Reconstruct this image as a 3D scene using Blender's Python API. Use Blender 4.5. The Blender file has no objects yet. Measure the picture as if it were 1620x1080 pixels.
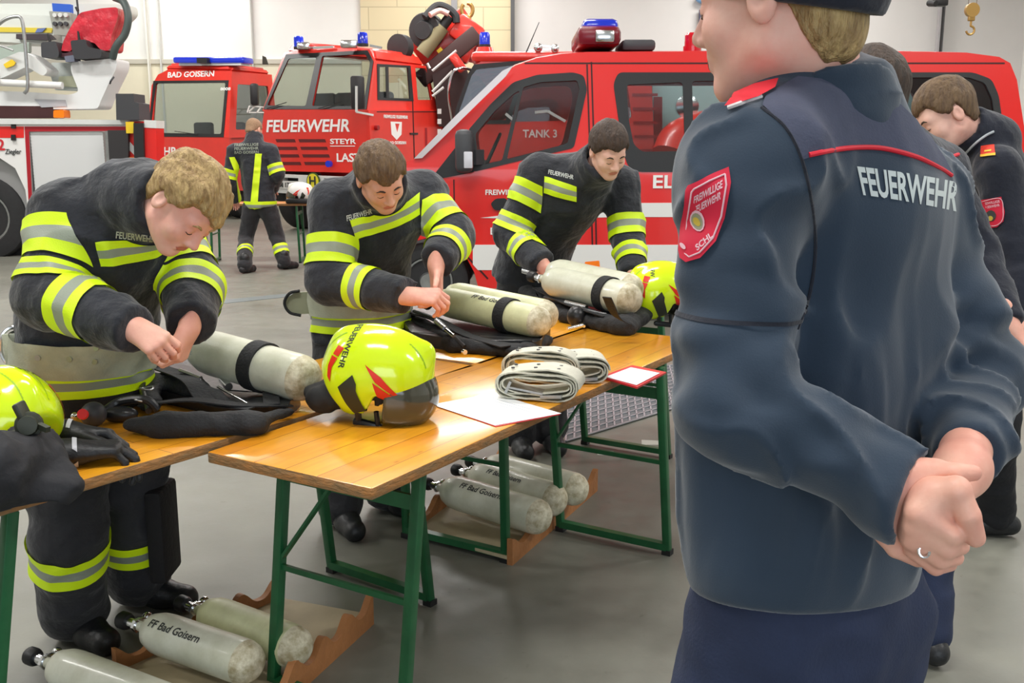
import bpy, bmesh, math, random
import numpy as np
from mathutils import Vector, Matrix
from mathutils.bvhtree import BVHTree
random.seed(7)
SC = bpy.context.scene
COL = SC.collection
# ---------------------------------------------------------------- camera
FPX, CAM_H = 1600.0, 1.5
PITCH = math.atan(315 / FPX)
cam_d = bpy.data.cameras.new('camera'); cam = bpy.data.objects.new('camera', cam_d); COL.objects.link(cam)
cam_d.sensor_width = 36; cam_d.lens = FPX / 1620 * 36; cam_d.clip_end = 100
cam.location = (0, 0, CAM_H); cam.rotation_euler = (math.pi / 2 - PITCH, 0, 0)
SC.camera = cam
def at(u, v, Y):
    """world point seen at photo pixel (u, v) standing at distance Y down the hall"""
    c, s = math.cos(PITCH), math.sin(PITCH)
    a = (u - 810) / FPX; b = (540 - v) / FPX
    y = c + b * s
    return Vector((a * Y / y, Y, CAM_H + (-s + b * c) * Y / y))
def on(u, v, z=0.0):
    c, s = math.cos(PITCH), math.sin(PITCH)
    a = (u - 810) / FPX; b = (540 - v) / FPX
    t = (z - CAM_H) / (-s + b * c)
    return Vector((a * t, (c + b * s) * t, z))
# ---------------------------------------------------------------- light and exposure
world = bpy.data.worlds.new('world'); SC.world = world; world.use_nodes = True
world.node_tree.nodes['Background'].inputs[0].default_value = (0.75, 0.85, 1.0, 1)
world.node_tree.nodes['Background'].inputs[1].default_value = 0.6
SC.view_settings.view_transform = 'Standard'; SC.view_settings.look = 'None'
SC.view_settings.gamma = 1.0; SC.view_settings.use_curve_mapping = False
SC.view_settings.exposure = -0.62
CEIL = 6.2
def area(name, loc, rot, sx, sy, power, colr):
    l = bpy.data.lights.new(name, 'AREA'); l.shape = 'RECTANGLE'; l.size = sx; l.size_y = sy
    l.energy = power; l.color = colr
    o = bpy.data.objects.new(name, l); o.location = loc; o.rotation_euler = rot; COL.objects.link(o)
    return o
for ly, pw in ((1.0, 290), (5.5, 290), (11.0, 360), (17.5, 420), (22.0, 240)):
    for lx in (-7.5, -1.0, 6.0):
        area('ceiling_lamp_light', (lx, ly, CEIL - 0.16), (0, 0, 0), 3.0, 0.5, pw, (1.0, 0.985, 0.95))
# daylight through the gate glazing behind the photographer
area('gate_daylight', (1.5, -6.8, 2.6), (math.radians(90), 0, 0), 9.0, 3.4, 420, (0.82, 0.91, 1.0))
# ---------------------------------------------------------------- materials
def lin(c):
    return tuple((x / 12.92 if x <= 0.04045 else ((x + 0.055) / 1.055) ** 2.4) for x in c)
def rgb(r, g, b): return lin((r / 255, g / 255, b / 255))
MATS = {}
def mat(name, col, rough=0.6, metal=0.0, var=0.0, vscale=8.0, bump=0.0, bscale=60.0, spec=0.5, emit=0.0, coat=0.0, stretch=None, trans=0.0, alpha=1.0, sheen=0.0, col2=None, dist=0.01):
    if name in MATS: return MATS[name]
    m = bpy.data.materials.new(name); m.use_nodes = True; nt = m.node_tree; N = nt.nodes; L = nt.links
    b = N['Principled BSDF']
    b.inputs['Base Color'].default_value = (*col, 1); b.inputs['Roughness'].default_value = rough
    b.inputs['Metallic'].default_value = metal; b.inputs['Specular IOR Level'].default_value = spec
    if coat: b.inputs['Coat Weight'].default_value = coat; b.inputs['Coat Roughness'].default_value = 0.08
    if sheen: b.inputs['Sheen Weight'].default_value = sheen; b.inputs['Sheen Roughness'].default_value = 0.5
    if trans: b.inputs['Transmission Weight'].default_value = trans
    if emit: b.inputs['Emission Color'].default_value = (*col, 1); b.inputs['Emission Strength'].default_value = emit
    tc = N.new('ShaderNodeTexCoord'); vec = tc.outputs['Object']
    if stretch:
        mp = N.new('ShaderNodeMapping'); mp.inputs['Scale'].default_value = stretch; L.new(vec, mp.inputs[0]); vec = mp.outputs[0]
    if var or col2:
        n = N.new('ShaderNodeTexNoise'); n.inputs['Scale'].default_value = vscale; n.inputs['Detail'].default_value = 5; n.inputs['Roughness'].default_value = 0.65
        L.new(vec, n.inputs['Vector'])
        r = N.new('ShaderNodeValToRGB'); r.color_ramp.elements[0].position = 0.36; r.color_ramp.elements[1].position = 0.66
        c2 = col2 if col2 else tuple(min(1, x * (1 + var)) for x in col)
        c1 = col if col2 else tuple(x * (1 - var) for x in col)
        r.color_ramp.elements[0].color = (*c1, 1); r.color_ramp.elements[1].color = (*c2, 1)
        L.new(n.outputs['Fac'], r.inputs[0]); L.new(r.outputs[0], b.inputs['Base Color'])
    if bump:
        n2 = N.new('ShaderNodeTexNoise'); n2.inputs['Scale'].default_value = bscale; n2.inputs['Detail'].default_value = 4
        L.new(vec, n2.inputs['Vector'])
        bp = N.new('ShaderNodeBump'); bp.inputs['Strength'].default_value = bump; bp.inputs['Distance'].default_value = dist
        L.new(n2.outputs['Fac'], bp.inputs['Height']); L.new(bp.outputs[0], b.inputs['Normal'])
    MATS[name] = m
    return m
def glass(name, tint, a=0.35, rough=0.02):
    """thin pane: partly see-through, partly mirror"""
    if name in MATS: return MATS[name]
    m = bpy.data.materials.new(name); m.use_nodes = True; nt = m.node_tree; N = nt.nodes; L = nt.links
    N.clear(); out = N.new('ShaderNodeOutputMaterial')
    t = N.new('ShaderNodeBsdfTransparent'); t.inputs[0].default_value = (*tint, 1)
    g = N.new('ShaderNodeBsdfGlossy'); g.inputs['Roughness'].default_value = rough; g.inputs[0].default_value = (0.9, 0.95, 1, 1)
    fr = N.new('ShaderNodeLayerWeight'); fr.inputs[0].default_value = 0.5
    pw_ = N.new('ShaderNodeMath'); pw_.operation = 'POWER'; pw_.inputs[1].default_value = 3.0; L.new(fr.outputs['Facing'], pw_.inputs[0])
    ma = N.new('ShaderNodeMath'); ma.operation = 'MULTIPLY_ADD'; ma.inputs[1].default_value = 0.6; ma.inputs[2].default_value = a * 0.16; L.new(pw_.outputs[0], ma.inputs[0])
    mx = N.new('ShaderNodeMixShader'); L.new(ma.outputs[0], mx.inputs[0])
    L.new(t.outputs[0], mx.inputs[1]); L.new(g.outputs[0], mx.inputs[2]); L.new(mx.outputs[0], out.inputs[0])
    MATS[name] = m
    return m
RED = mat('red_vehicle_paint', rgb(226, 34, 30), 0.28, coat=0.6, spec=0.5)
RED2 = mat('old_red_vehicle_paint', rgb(218, 48, 36), 0.35, coat=0.3, var=0.05, vscale=3)
DRED = mat('dark_red_paint', rgb(150, 22, 28), 0.4)
WHITEP = mat('white_paint', rgb(232, 232, 230), 0.4)
OFFW = mat('grey_white_paint', rgb(214, 218, 216), 0.45, var=0.04)
BLACKP = mat('black_plastic', rgb(30, 30, 32), 0.45, bump=0.1)
DGREY = mat('dark_grey_plastic', rgb(62, 63, 67), 0.5)
RUBBER = mat('rubber', rgb(38, 38, 40), 0.75, var=0.15, vscale=20)
CHROME = mat('chrome', (0.75, 0.76, 0.78), 0.18, metal=1.0)
ALU = mat('dull_metal', rgb(170, 172, 172), 0.38, metal=0.9, var=0.1, vscale=20)
LETW = mat('white_lettering', rgb(240, 240, 238), 0.5)
LETK = mat('black_lettering', rgb(40, 42, 40), 0.6)
BLUEL = mat('blue_beacon_plastic', rgb(24, 48, 190), 0.15, emit=0.25, coat=0.5)
REDL = mat('red_beacon_plastic', rgb(190, 14, 34), 0.15, emit=0.1, coat=0.5)
ORANGE = mat('orange_lamp_plastic', rgb(240, 120, 20), 0.2, emit=0.3)
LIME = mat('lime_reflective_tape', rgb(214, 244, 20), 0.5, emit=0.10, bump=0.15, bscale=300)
SILV = mat('silver_reflective_tape', rgb(150, 158, 142), 0.35, bump=0.15, bscale=300)
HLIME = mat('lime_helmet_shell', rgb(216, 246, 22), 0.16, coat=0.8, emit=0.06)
TURN = mat('dark_fire_cloth', rgb(34, 37, 45), 0.85, var=0.25, vscale=9, bump=0.5, bscale=26, sheen=0.25, dist=0.02)
TROU = mat('dark_fire_trousers', rgb(38, 38, 42), 0.85, var=0.25, vscale=7, bump=0.6, bscale=18, sheen=0.15, dist=0.02)
FLEECE = mat('navy_fleece', rgb(42, 58, 76), 0.9, var=0.06, vscale=6, bump=0.2, bscale=420, sheen=0.3, dist=0.0015)
YOKE = mat('grey_violet_yoke_cloth', rgb(74, 78, 98), 0.9, var=0.06, vscale=40, bump=0.3, bscale=300, dist=0.003)
NAVY = mat('dark_navy_cloth', rgb(26, 30, 44), 0.88, var=0.15, vscale=10, bump=0.4, bscale=40, sheen=0.2)
NAVYT = mat('navy_trouser_cloth', rgb(40, 50, 78), 0.85, var=0.12, vscale=8, bump=0.3, bscale=200, dist=0.004)
BLKCL = mat('black_webbing', rgb(30, 31, 34), 0.8, bump=0.6, bscale=120, dist=0.006)
PIPING = mat('red_piping', rgb(226, 34, 56), 0.6)
BOOT = mat('black_boot_leather', rgb(30, 31, 34), 0.45, bump=0.3, bscale=40)
BELT = mat('grey_belt_webbing', rgb(176, 180, 160), 0.6, var=0.1, vscale=14, bump=0.2, bscale=200)
BELT2 = mat('pale_rolled_belt', rgb(206, 204, 188), 0.65, var=0.08, vscale=14, bump=0.2, bscale=200)
def skin(name, c, c2):
    m = mat(name, c, 0.5, col2=c2, vscale=9, bump=0.15, bscale=160, dist=0.002)
    b = m.node_tree.nodes['Principled BSDF']; b.inputs['Subsurface Weight'].default_value = 0.04
    b.inputs['Subsurface Radius'].default_value = (0.02, 0.007, 0.004)
    return m
SKIN_A = skin('pink_skin', rgb(240, 172, 154), rgb(246, 198, 180))
SKIN_B = skin('ruddy_skin', rgb(222, 164, 140), rgb(234, 182, 158))
SKIN_C = skin('fair_skin', rgb(236, 180, 162), rgb(244, 200, 182))
SKIN_H = skin('hand_skin', rgb(228, 156, 138), rgb(242, 188, 166))
LIPS = mat('lips', rgb(204, 126, 114), 0.5)
HAIR_BL = mat('blond_hair', rgb(196, 166, 112), 0.55, col2=rgb(136, 106, 66), vscale=60, stretch=(1, 1, 0.25), bump=1.0, bscale=140, dist=0.01)
HAIR_BR = mat('brown_hair', rgb(122, 96, 66), 0.6, col2=rgb(84, 62, 44), vscale=60, stretch=(1, 1, 0.25), bump=1.0, bscale=140, dist=0.01)
HAIR_DK = mat('dark_brown_hair', rgb(78, 60, 48), 0.6, col2=rgb(52, 40, 34), vscale=60, stretch=(1, 1, 0.25), bump=1.0, bscale=140, dist=0.01)
HAIR_SH = mat('shaved_hair', rgb(168, 134, 104), 0.7, col2=rgb(140, 112, 86), vscale=80, bump=0.5, bscale=300)
TANK = mat('worn_cylinder_paint', rgb(218, 219, 202), 0.36, col2=rgb(194, 194, 172), vscale=7, bump=0.15, bscale=30, coat=0.2)
TANK_Y = mat('yellowed_cylinder_paint', rgb(214, 216, 172), 0.38, col2=rgb(192, 192, 150), vscale=9, bump=0.15, bscale=30)
TANK_END = mat('scuffed_cylinder_end', rgb(222, 216, 192), 0.5, col2=rgb(158, 146, 112), vscale=26, bump=0.3, bscale=60)
GREENM = mat('green_steel', rgb(30, 92, 54), 0.35, var=0.12, vscale=14)
# ---------------------------------------------------------------- object helpers
def link(name, me, m=None, parent=None):
    o = bpy.data.objects.new(name, me); COL.objects.link(o)
    if m is not None:
        for x in (m if isinstance(m, (list, tuple)) else [m]): me.materials.append(x)
    if parent is not None: o.parent = parent
    return o
def tag(o, label=None, cat=None, group=None, kind=None):
    if label: o['label'] = label
    if cat: o['category'] = cat
    if group: o['group'] = group
    if kind: o['kind'] = kind
    return o
def empty(name, loc=(0, 0, 0), rz=0, label=None, cat=None, group=None):
    o = bpy.data.objects.new(name, None); COL.objects.link(o); o.location = loc; o.rotation_euler = (0, 0, rz)
    o.empty_display_size = 0.1
    return tag(o, label, cat, group)
def kids(o): return [c for c in bpy.data.objects if c.parent == o]
def copy_tree(o, parent=None):
    c = o.copy(); COL.objects.link(c)
    if parent is not None: c.parent = parent
    for ch in kids(o): copy_tree(ch, c)
    return c
def local(o, pts_obj):
    """shift a child's data so that it stays put in the world under a moved parent"""
    pass
def bm_sharp(bm, ang=0.6):
    for f in bm.faces: f.smooth = True
    for e in bm.edges:
        if len(e.link_faces) == 2:
            e.smooth = e.calc_face_angle(0) < ang
Z3 = Vector((0, 0, 1))
class MB:
    def __init__(s): s.bm = bmesh.new(); s.mi = 0
    def _mat(s, fs):
        for f in fs: f.material_index = s.mi
    def box(s, c, size, rot=None, bev=0.0):
        M = Matrix.Translation(Vector(c)) @ (rot.to_4x4() if rot is not None else Matrix()) @ Matrix.Diagonal((*size, 1))
        r = bmesh.ops.create_cube(s.bm, size=1, matrix=M)
        fs = list({f for v in r['verts'] for f in v.link_faces}); s._mat(fs)
        if bev:
            es = list({e for v in r['verts'] for e in v.link_edges})
            q = bmesh.ops.bevel(s.bm, geom=es, offset=bev, segments=2, affect='EDGES', profile=0.5); s._mat(q['faces'])
        return s
    def bar(s, a, b, w, h=None, up=(0, 0, 1), bev=0.0):
        a = Vector(a); b = Vector(b); d = b - a; L = d.length; d.normalize(); up = Vector(up)
        x = d.cross(up)
        if x.length < 1e-4: x = d.cross(Vector((1, 0, 0)))
        x.normalize(); z = x.cross(d)
        R = Matrix((x, d, z)).transposed()
        return s.box((a + b) / 2, (w, L, h if h else w), R, bev)
    def cyl(s, a, b, r0, r1=None, n=16, cap=True):
        r1 = r0 if r1 is None else r1
        return s.tube([a, b], [r0, r1], n, cap)
    def tube(s, pts, r, n=10, cap=True):
        pts = [Vector(p) for p in pts]
        rs = r if isinstance(r, (list, tuple)) else [r] * len(pts)
        rings = []; ref = None
        for i, p in enumerate(pts):
            d = (pts[min(i + 1, len(pts) - 1)] - pts[max(i - 1, 0)])
            if d.length < 1e-9: d = Vector((0, 0, 1))
            d.normalize()
            if ref is None:
                ref = d.cross(Vector((0, 0, 1)))
                if ref.length < 0.1: ref = d.cross(Vector((1, 0, 0)))
            ref = (ref - d * ref.dot(d)).normalized(); o2 = d.cross(ref)
            rings.append([s.bm.verts.new(p + (ref * math.cos(k * 2 * math.pi / n) + o2 * math.sin(k * 2 * math.pi / n)) * rs[i]) for k in range(n)])
        fs = []
        for i in range(len(rings) - 1):
            A, B = rings[i], rings[i + 1]
            for k in range(n): fs.append(s.bm.faces.new((A[k], A[(k + 1) % n], B[(k + 1) % n], B[k])))
        if cap: fs.append(s.bm.faces.new(rings[0][::-1])); fs.append(s.bm.faces.new(rings[-1]))
        s._mat(fs); return s
    def lathe(s, prof, a, d, n=24):
        """prof: list of (t along d, radius)"""
        a = Vector(a); d = Vector(d).normalized()
        return s.tube2([a + d * t for t, r in prof], [max(r, 1e-4) for t, r in prof], d, n)
    def tube2(s, pts, rs, d, n):
        ref = d.cross(Vector((0, 0, 1)))
        if ref.length < 0.1: ref = d.cross(Vector((1, 0, 0)))
        ref.normalize(); o2 = d.cross(ref)
        rings = [[s.bm.verts.new(p + (ref * math.cos(k * 2 * math.pi / n) + o2 * math.sin(k * 2 * math.pi / n)) * r) for k in range(n)] for p, r in zip(pts, rs)]
        fs = []
        for A, B in zip(rings, rings[1:]):
            for k in range(n): fs.append(s.bm.faces.new((A[k], A[(k + 1) % n], B[(k + 1) % n], B[k])))
        fs.append(s.bm.faces.new(rings[0][::-1])); fs.append(s.bm.faces.new(rings[-1])); s._mat(fs); return s
    def prism(s, pts, off):
        """closed 3D outline extruded by vector off"""
        off = Vector(off)
        a = [s.bm.verts.new(Vector(p)) for p in pts]; b = [s.bm.verts.new(Vector(p) + off) for p in pts]
        n = len(a); fs = [s.bm.faces.new(a), s.bm.faces.new(b[::-1])]
        for i in range(n): fs.append(s.bm.faces.new((a[i], b[i], b[(i + 1) % n], a[(i + 1) % n])))
        s._mat(fs); return s
    def ball(s, c, r, rot=None, n=12):
        rr = r if isinstance(r, (list, tuple)) else (r, r, r)
        M = Matrix.Translation(Vector(c)) @ (rot.to_4x4() if rot is not None else Matrix()) @ Matrix.Diagonal((*rr, 1))
        q = bmesh.ops.create_uvsphere(s.bm, u_segments=n * 2, v_segments=n, radius=1, matrix=M)
        s._mat(list({f for v in q['verts'] for f in v.link_faces})); return s
    def build(s, name, m, parent=None, ang=0.6, fix=True):
        if fix: bmesh.ops.recalc_face_normals(s.bm, faces=s.bm.faces[:])
        bm_sharp(s.bm, ang); me = bpy.data.meshes.new(name); s.bm.to_mesh(me); s.bm.free()
        return link(name, me, m, parent)
def spline(pts, n=6):
    """Catmull-Rom through points"""
    P = [Vector(p) for p in pts]; out = []
    Q = [P[0] * 2 - P[1]] + P + [P[-1] * 2 - P[-2]]
    for i in range(1, len(Q) - 2):
        for k in range(n):
            t = k / n; a, b, c, d = Q[i - 1], Q[i], Q[i + 1], Q[i + 2]
            out.append(0.5 * ((2 * b) + (c - a) * t + (2 * a - 5 * b + 4 * c - d) * t * t + (3 * b - a - 3 * c + d) * t ** 3))
    out.append(P[-1]); return out
def round_poly(pts, r, n=4):
    """2D outline with rounded corners; r number or list"""
    out = []; N = len(pts)
    for i in range(N):
        p = Vector(pts[i]); a = Vector(pts[i - 1]); b = Vector(pts[(i + 1) % N])
        rr = r[i] if isinstance(r, (list, tuple)) else r
        if rr <= 0: out.append(p); continue
        rr = min(rr, (a - p).length * 0.49, (b - p).length * 0.49)
        s = p + (a - p).normalized() * rr; e = p + (b - p).normalized() * rr
        for k in range(n + 1):
            t = k / n; out.append(s * (1 - t) ** 2 + p * 2 * t * (1 - t) + e * t * t)
    return out
def panel_bm(outline, holes=(), thick=0.03):
    """flat panel in XZ (given as 2D), holes cut, extruded along +Y from 0 to thick"""
    cu = bpy.data.curves.new('tmp', 'CURVE'); cu.dimensions = '2D'; cu.fill_mode = 'BOTH'; cu.extrude = thick / 2
    for poly in [outline] + list(holes):
        sp = cu.splines.new('POLY'); sp.points.add(len(poly) - 1); sp.use_cyclic_u = True
        for q, p in zip(sp.points, poly): q.co = (p[0], p[1], 0, 1)
    ob = bpy.data.objects.new('tmp', cu); COL.objects.link(ob)
    dg = bpy.context.evaluated_depsgraph_get(); me = bpy.data.meshes.new_from_object(ob.evaluated_get(dg))
    bpy.data.objects.remove(ob); bpy.data.curves.remove(cu)
    bm = bmesh.new(); bm.from_mesh(me); bpy.data.meshes.remove(me)
    for v in bm.verts: v.co = Vector((v.co.x, thick / 2 - v.co.z, v.co.y))
    bmesh.ops.remove_doubles(bm, verts=bm.verts[:], dist=1e-5)
    bmesh.ops.recalc_face_normals(bm, faces=bm.faces[:])
    return bm
def slices(bm, axis, vals):
    n = [0, 0, 0]; n[axis] = 1
    for v in vals:
        co = [0, 0, 0]; co[axis] = v
        bmesh.ops.bisect_plane(bm, geom=bm.verts[:] + bm.edges[:] + bm.faces[:], plane_co=co, plane_no=n, dist=1e-6)
def bm_obj(name, bm, m, parent=None, M=None, fn=None, ang=0.5):
    if fn:
        for v in bm.verts: v.co = Vector(fn(v.co))
    if M is not None: bm.transform(M)
    bmesh.ops.recalc_face_normals(bm, faces=bm.faces[:])
    bm_sharp(bm, ang); me = bpy.data.meshes.new(name); bm.to_mesh(me); bm.free()
    return link(name, me, m, parent)
def text_bm(s, size, thick=0.004, bold=0.0, shear=0.0, sx=1.0, spacing=1.0, align='CENTER', res=3):
    """lettering in XZ plane facing -Y, centred"""
    cu = bpy.data.curves.new('tmp', 'FONT'); cu.body = s; cu.size = size; cu.extrude = thick / 2; cu.offset = bold
    cu.shear = shear; cu.space_character = spacing; cu.align_x = align; cu.align_y = 'CENTER'; cu.resolution_u = res
    ob = bpy.data.objects.new('tmp', cu); COL.objects.link(ob)
    dg = bpy.context.evaluated_depsgraph_get(); me = bpy.data.meshes.new_from_object(ob.evaluated_get(dg))
    bpy.data.objects.remove(ob); bpy.data.curves.remove(cu)
    bm = bmesh.new(); bm.from_mesh(me); bpy.data.meshes.remove(me)
    for v in bm.verts: v.co = Vector((v.co.x * sx, -v.co.z, v.co.y))
    return bm
def text(name, s, size, M, m, parent=None, label=None, fn=None, **k):
    bm = text_bm(s, size, **k)
    if fn:
        slices(bm, 0, [i * size * 0.25 for i in range(-24, 25)])
    return bm_obj(name, bm, m, parent, M, fn)
def frame_M(o, x, z):
    """matrix with local X along x, local Z along z, local -Y facing outward"""
    x = Vector(x).normalized(); z = Vector(z); z = (z - x * z.dot(x)).normalized(); y = z.cross(x)
    return Matrix.Translation(Vector(o)) @ Matrix((x, y, z)).transposed().to_4x4()
# ---------------------------------------------------------------- soft-body modelling: distance fields turned into meshes
_rng = np.random.RandomState(3); _LAT = _rng.rand(32, 32, 32).astype(np.float32)
def vnoise(P, f, seed=0):
    Q = P * f + seed * 7.31; I = np.floor(Q).astype(np.int32); F = (Q - I).astype(np.float32); F = F * F * (3 - 2 * F)
    I &= 31; J = (I + 1) & 31; x, y, z = F[..., 0], F[..., 1], F[..., 2]
    L = _LAT
    a = L[I[..., 0], I[..., 1], I[..., 2]] * (1 - x) + L[J[..., 0], I[..., 1], I[..., 2]] * x
    b = L[I[..., 0], J[..., 1], I[..., 2]] * (1 - x) + L[J[..., 0], J[..., 1], I[..., 2]] * x
    c = L[I[..., 0], I[..., 1], J[..., 2]] * (1 - x) + L[J[..., 0], I[..., 1], J[..., 2]] * x
    d = L[I[..., 0], J[..., 1], J[..., 2]] * (1 - x) + L[J[..., 0], J[..., 1], J[..., 2]] * x
    return ((a * (1 - y) + b * y) * (1 - z) + (c * (1 - y) + d * y) * z) * 2 - 1
def A3(v): return np.array([v[0], v[1], v[2]], dtype=np.float32)
def cap(a, b, ra, rb=None, flat=None, n=None):
    """tapered limb; optionally flattened along n"""
    rb = ra if rb is None else rb; a = A3(a); b = A3(b); ba = b - a; bb = float(ba @ ba) + 1e-9
    nn = A3(Vector(n).normalized()) if n is not None else None
    def fn(P):
        q = P - a
        if nn is not None: q = q + (q @ nn)[:, None] * nn * (1 / flat - 1)
        h = np.clip(q @ ba / bb, 0, 1)
        d = np.sqrt(((q - h[:, None] * ba) ** 2).sum(1)) - (ra + (rb - ra) * h)
        return d * (flat if flat and flat < 1 else 1)
    pad = max(ra, rb) * 1.25
    fn.lo = np.minimum(a, b) - pad; fn.hi = np.maximum(a, b) + pad
    return fn
def ell(c, r, R=None):
    c = A3(c); r = A3(r) if hasattr(r, '__len__') else np.array([r] * 3, dtype=np.float32)
    M = np.array(R, dtype=np.float32) if R is not None else np.eye(3, dtype=np.float32)
    def fn(P):
        q = (P - c) @ M
        k0 = np.sqrt(((q / r) ** 2).sum(1)) + 1e-6; k1 = np.sqrt(((q / r ** 2) ** 2).sum(1)) + 1e-6
        return k0 * (k0 - 1) / k1
    pad = r.max(); fn.lo = c - pad; fn.hi = c + pad
    return fn
def rbox(c, half, r, R=None):
    c = A3(c); half = A3(half); M = np.array(R, dtype=np.float32) if R is not None else np.eye(3, dtype=np.float32)
    def fn(P):
        q = np.abs((P - c) @ M) - half + r
        return np.sqrt((np.maximum(q, 0) ** 2).sum(1)) + np.minimum(q.max(1), 0) - r
    pad = float(np.linalg.norm(half)); fn.lo = c - pad; fn.hi = c + pad
    return fn
def smin(a, b, k):
    if k <= 0: return np.minimum(a, b)
    h = np.clip(0.5 + 0.5 * (b - a) / k, 0, 1)
    return b * (1 - h) + a * h - k * h * (1 - h)
def smax(a, b, k): return -smin(-a, -b, k)
def sdf_mesh(prims, h, lo=None, hi=None, post=None):
    """prims: list of (fn, k, op) joined in order; returns verts, faces, label of nearest prim"""
    adds = [p for p in prims if p[2] == '+']
    if lo is None:
        lo = np.min([p[0].lo for p in adds], 0) - 2.5 * h; hi = np.max([p[0].hi for p in adds], 0) + 2.5 * h
    n = np.ceil((hi - lo) / h).astype(int) + 1
    ax = [lo[i] + np.arange(n[i]) * h for i in range(3)]
    # coarse pass picks blocks near the surface
    def ev(P):
        d = None
        for fn, k, op in prims:
            q = fn(P)
            if d is None: d = q
            elif op == '+': d = smin(d, q, k)
            elif op == '-': d = smax(d, -q, k)
            else: d = smax(d, q, k)
        return post(P, d) if post else d
    B = 8
    nb = np.ceil(n / B).astype(int)
    cx = [lo[i] + (np.arange(nb[i]) * B + (B - 1) / 2) * h for i in range(3)]
    G = np.stack(np.meshgrid(*cx, indexing='ij'), -1).reshape(-1, 3).astype(np.float32)
    dc = ev(G)
    near = np.abs(dc) < h * B * 1.25 + 0.02
    full = nb * B
    vol = np.repeat(np.repeat(np.repeat(dc.reshape(nb), B, 0), B, 1), B, 2).astype(np.float32)
    idx = np.argwhere(near.reshape(nb))
    if len(idx):
        o = np.stack(np.meshgrid(*[np.arange(B)] * 3, indexing='ij'), -1).reshape(-1, 3)
        for s in range(0, len(idx), 400):
            I = (idx[s:s + 400, None, :] * B + o[None]).reshape(-1, 3)
            vol[I[:, 0], I[:, 1], I[:, 2]] = ev((lo + I * h).astype(np.float32))
    vol = vol[:n[0], :n[1], :n[2]]
    S = vol < 0
    c = S[:-1, :-1, :-1].astype(np.int8)
    for i, j, k in ((1,0,0),(0,1,0),(0,0,1),(1,1,0),(1,0,1),(0,1,1),(1,1,1)):
        c = c + S[i:i + n[0] - 1, j:j + n[1] - 1, k:k + n[2] - 1]
    act = np.argwhere((c > 0) & (c < 8))
    ids = -np.ones(c.shape, dtype=np.int64); ids[act[:, 0], act[:, 1], act[:, 2]] = np.arange(len(act))
    acc = np.zeros((len(act), 3)); cnt = np.zeros(len(act))
    for a in range(3):
        for u in (0, 1):
            for v in (0, 1):
                o0 = np.zeros(3, int); o0[(a + 1) % 3] = u; o0[(a + 2) % 3] = v; o1 = o0.copy(); o1[a] = 1
                p0 = act + o0; p1 = act + o1
                v0 = vol[p0[:, 0], p0[:, 1], p0[:, 2]]; v1 = vol[p1[:, 0], p1[:, 1], p1[:, 2]]
                m = (v0 < 0) != (v1 < 0); t = np.where(m, v0 / np.where(m, v0 - v1, 1), 0)
                pos = p0 + (o1 - o0) * t[:, None]
                acc[m] += pos[m]; cnt[m] += 1
    V = lo + acc / cnt[:, None] * h
    F = []
    for a in range(3):
        b, d = (a + 1) % 3, (a + 2) % 3
        sl0 = [slice(None)] * 3; sl1 = [slice(None)] * 3; sl0[a] = slice(0, -1); sl1[a] = slice(1, None)
        x = S[tuple(sl0)] != S[tuple(sl1)]
        e = np.argwhere(x); e = e[(e[:, b] > 0) & (e[:, d] > 0) & (e[:, b] < n[b] - 1) & (e[:, d] < n[d] - 1)]
        ob = np.zeros(3, int); ob[b] = 1; od = np.zeros(3, int); od[d] = 1
        q = [e - ob - od, e - od, e, e - ob]
        f = np.stack([ids[k[:, 0], k[:, 1], k[:, 2]] for k in q], 1)
        ins = S[e[:, 0], e[:, 1], e[:, 2]]
        f[~ins] = f[~ins][:, ::-1]
        F.append(f)
    F = np.concatenate(F); F = F[(F >= 0).all(1)]
    Pf = V.astype(np.float32)
    ds = np.stack([p[0](Pf) for p in adds], 1)
    return V, F, ds
def np_mesh(name, parts, parent=None, mats=()):
    """parts: list of (V, F, material index)"""
    Vs, Fs, Mi = [], [], []; off = 0
    for V, F, mi in parts:
        Vs.append(V); Fs.append(F + off); off += len(V)
        Mi.append(mi if hasattr(mi, '__len__') else np.full(len(F), mi))
    V = np.concatenate(Vs); F = np.concatenate(Fs); Mi = np.concatenate(Mi)
    me = bpy.data.meshes.new(name); me.vertices.add(len(V)); me.vertices.foreach_set('co', V.astype(np.float32).ravel())
    me.loops.add(len(F) * 4); me.loops.foreach_set('vertex_index', F.astype(np.int32).ravel())
    me.polygons.add(len(F)); me.polygons.foreach_set('loop_start', np.arange(0, len(F) * 4, 4, dtype=np.int32))
    me.polygons.foreach_set('loop_total', np.full(len(F), 4, dtype=np.int32))
    me.polygons.foreach_set('material_index', Mi.astype(np.int32)); me.polygons.foreach_set('use_smooth', np.ones(len(F), dtype=bool))
    me.update(); me.validate()
    return link(name, me, list(mats), parent)
def clip_region(V, F, G):
    """part of the surface where every field in G (n fields x verts) is positive, cut cleanly"""
    G = np.array(G); ok = (G > 0).all(0); part = (G > -0.05).all(0)
    cand = F[part[F].any(1)]
    polys = []
    for f in cand:
        poly = [(V[i], G[:, i]) for i in f]
        for g in range(len(G)):
            if not poly: break
            out = []
            for a in range(len(poly)):
                p, q = poly[a], poly[(a + 1) % len(poly)]
                u, w = p[1][g], q[1][g]
                if u > 0: out.append(p)
                if (u > 0) != (w > 0):
                    t = u / (u - w); out.append((p[0] + (q[0] - p[0]) * t, p[1] + (q[1] - p[1]) * t))
            poly = out
        if len(poly) > 2: polys.append([p[0] for p in poly])
    return polys
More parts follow.
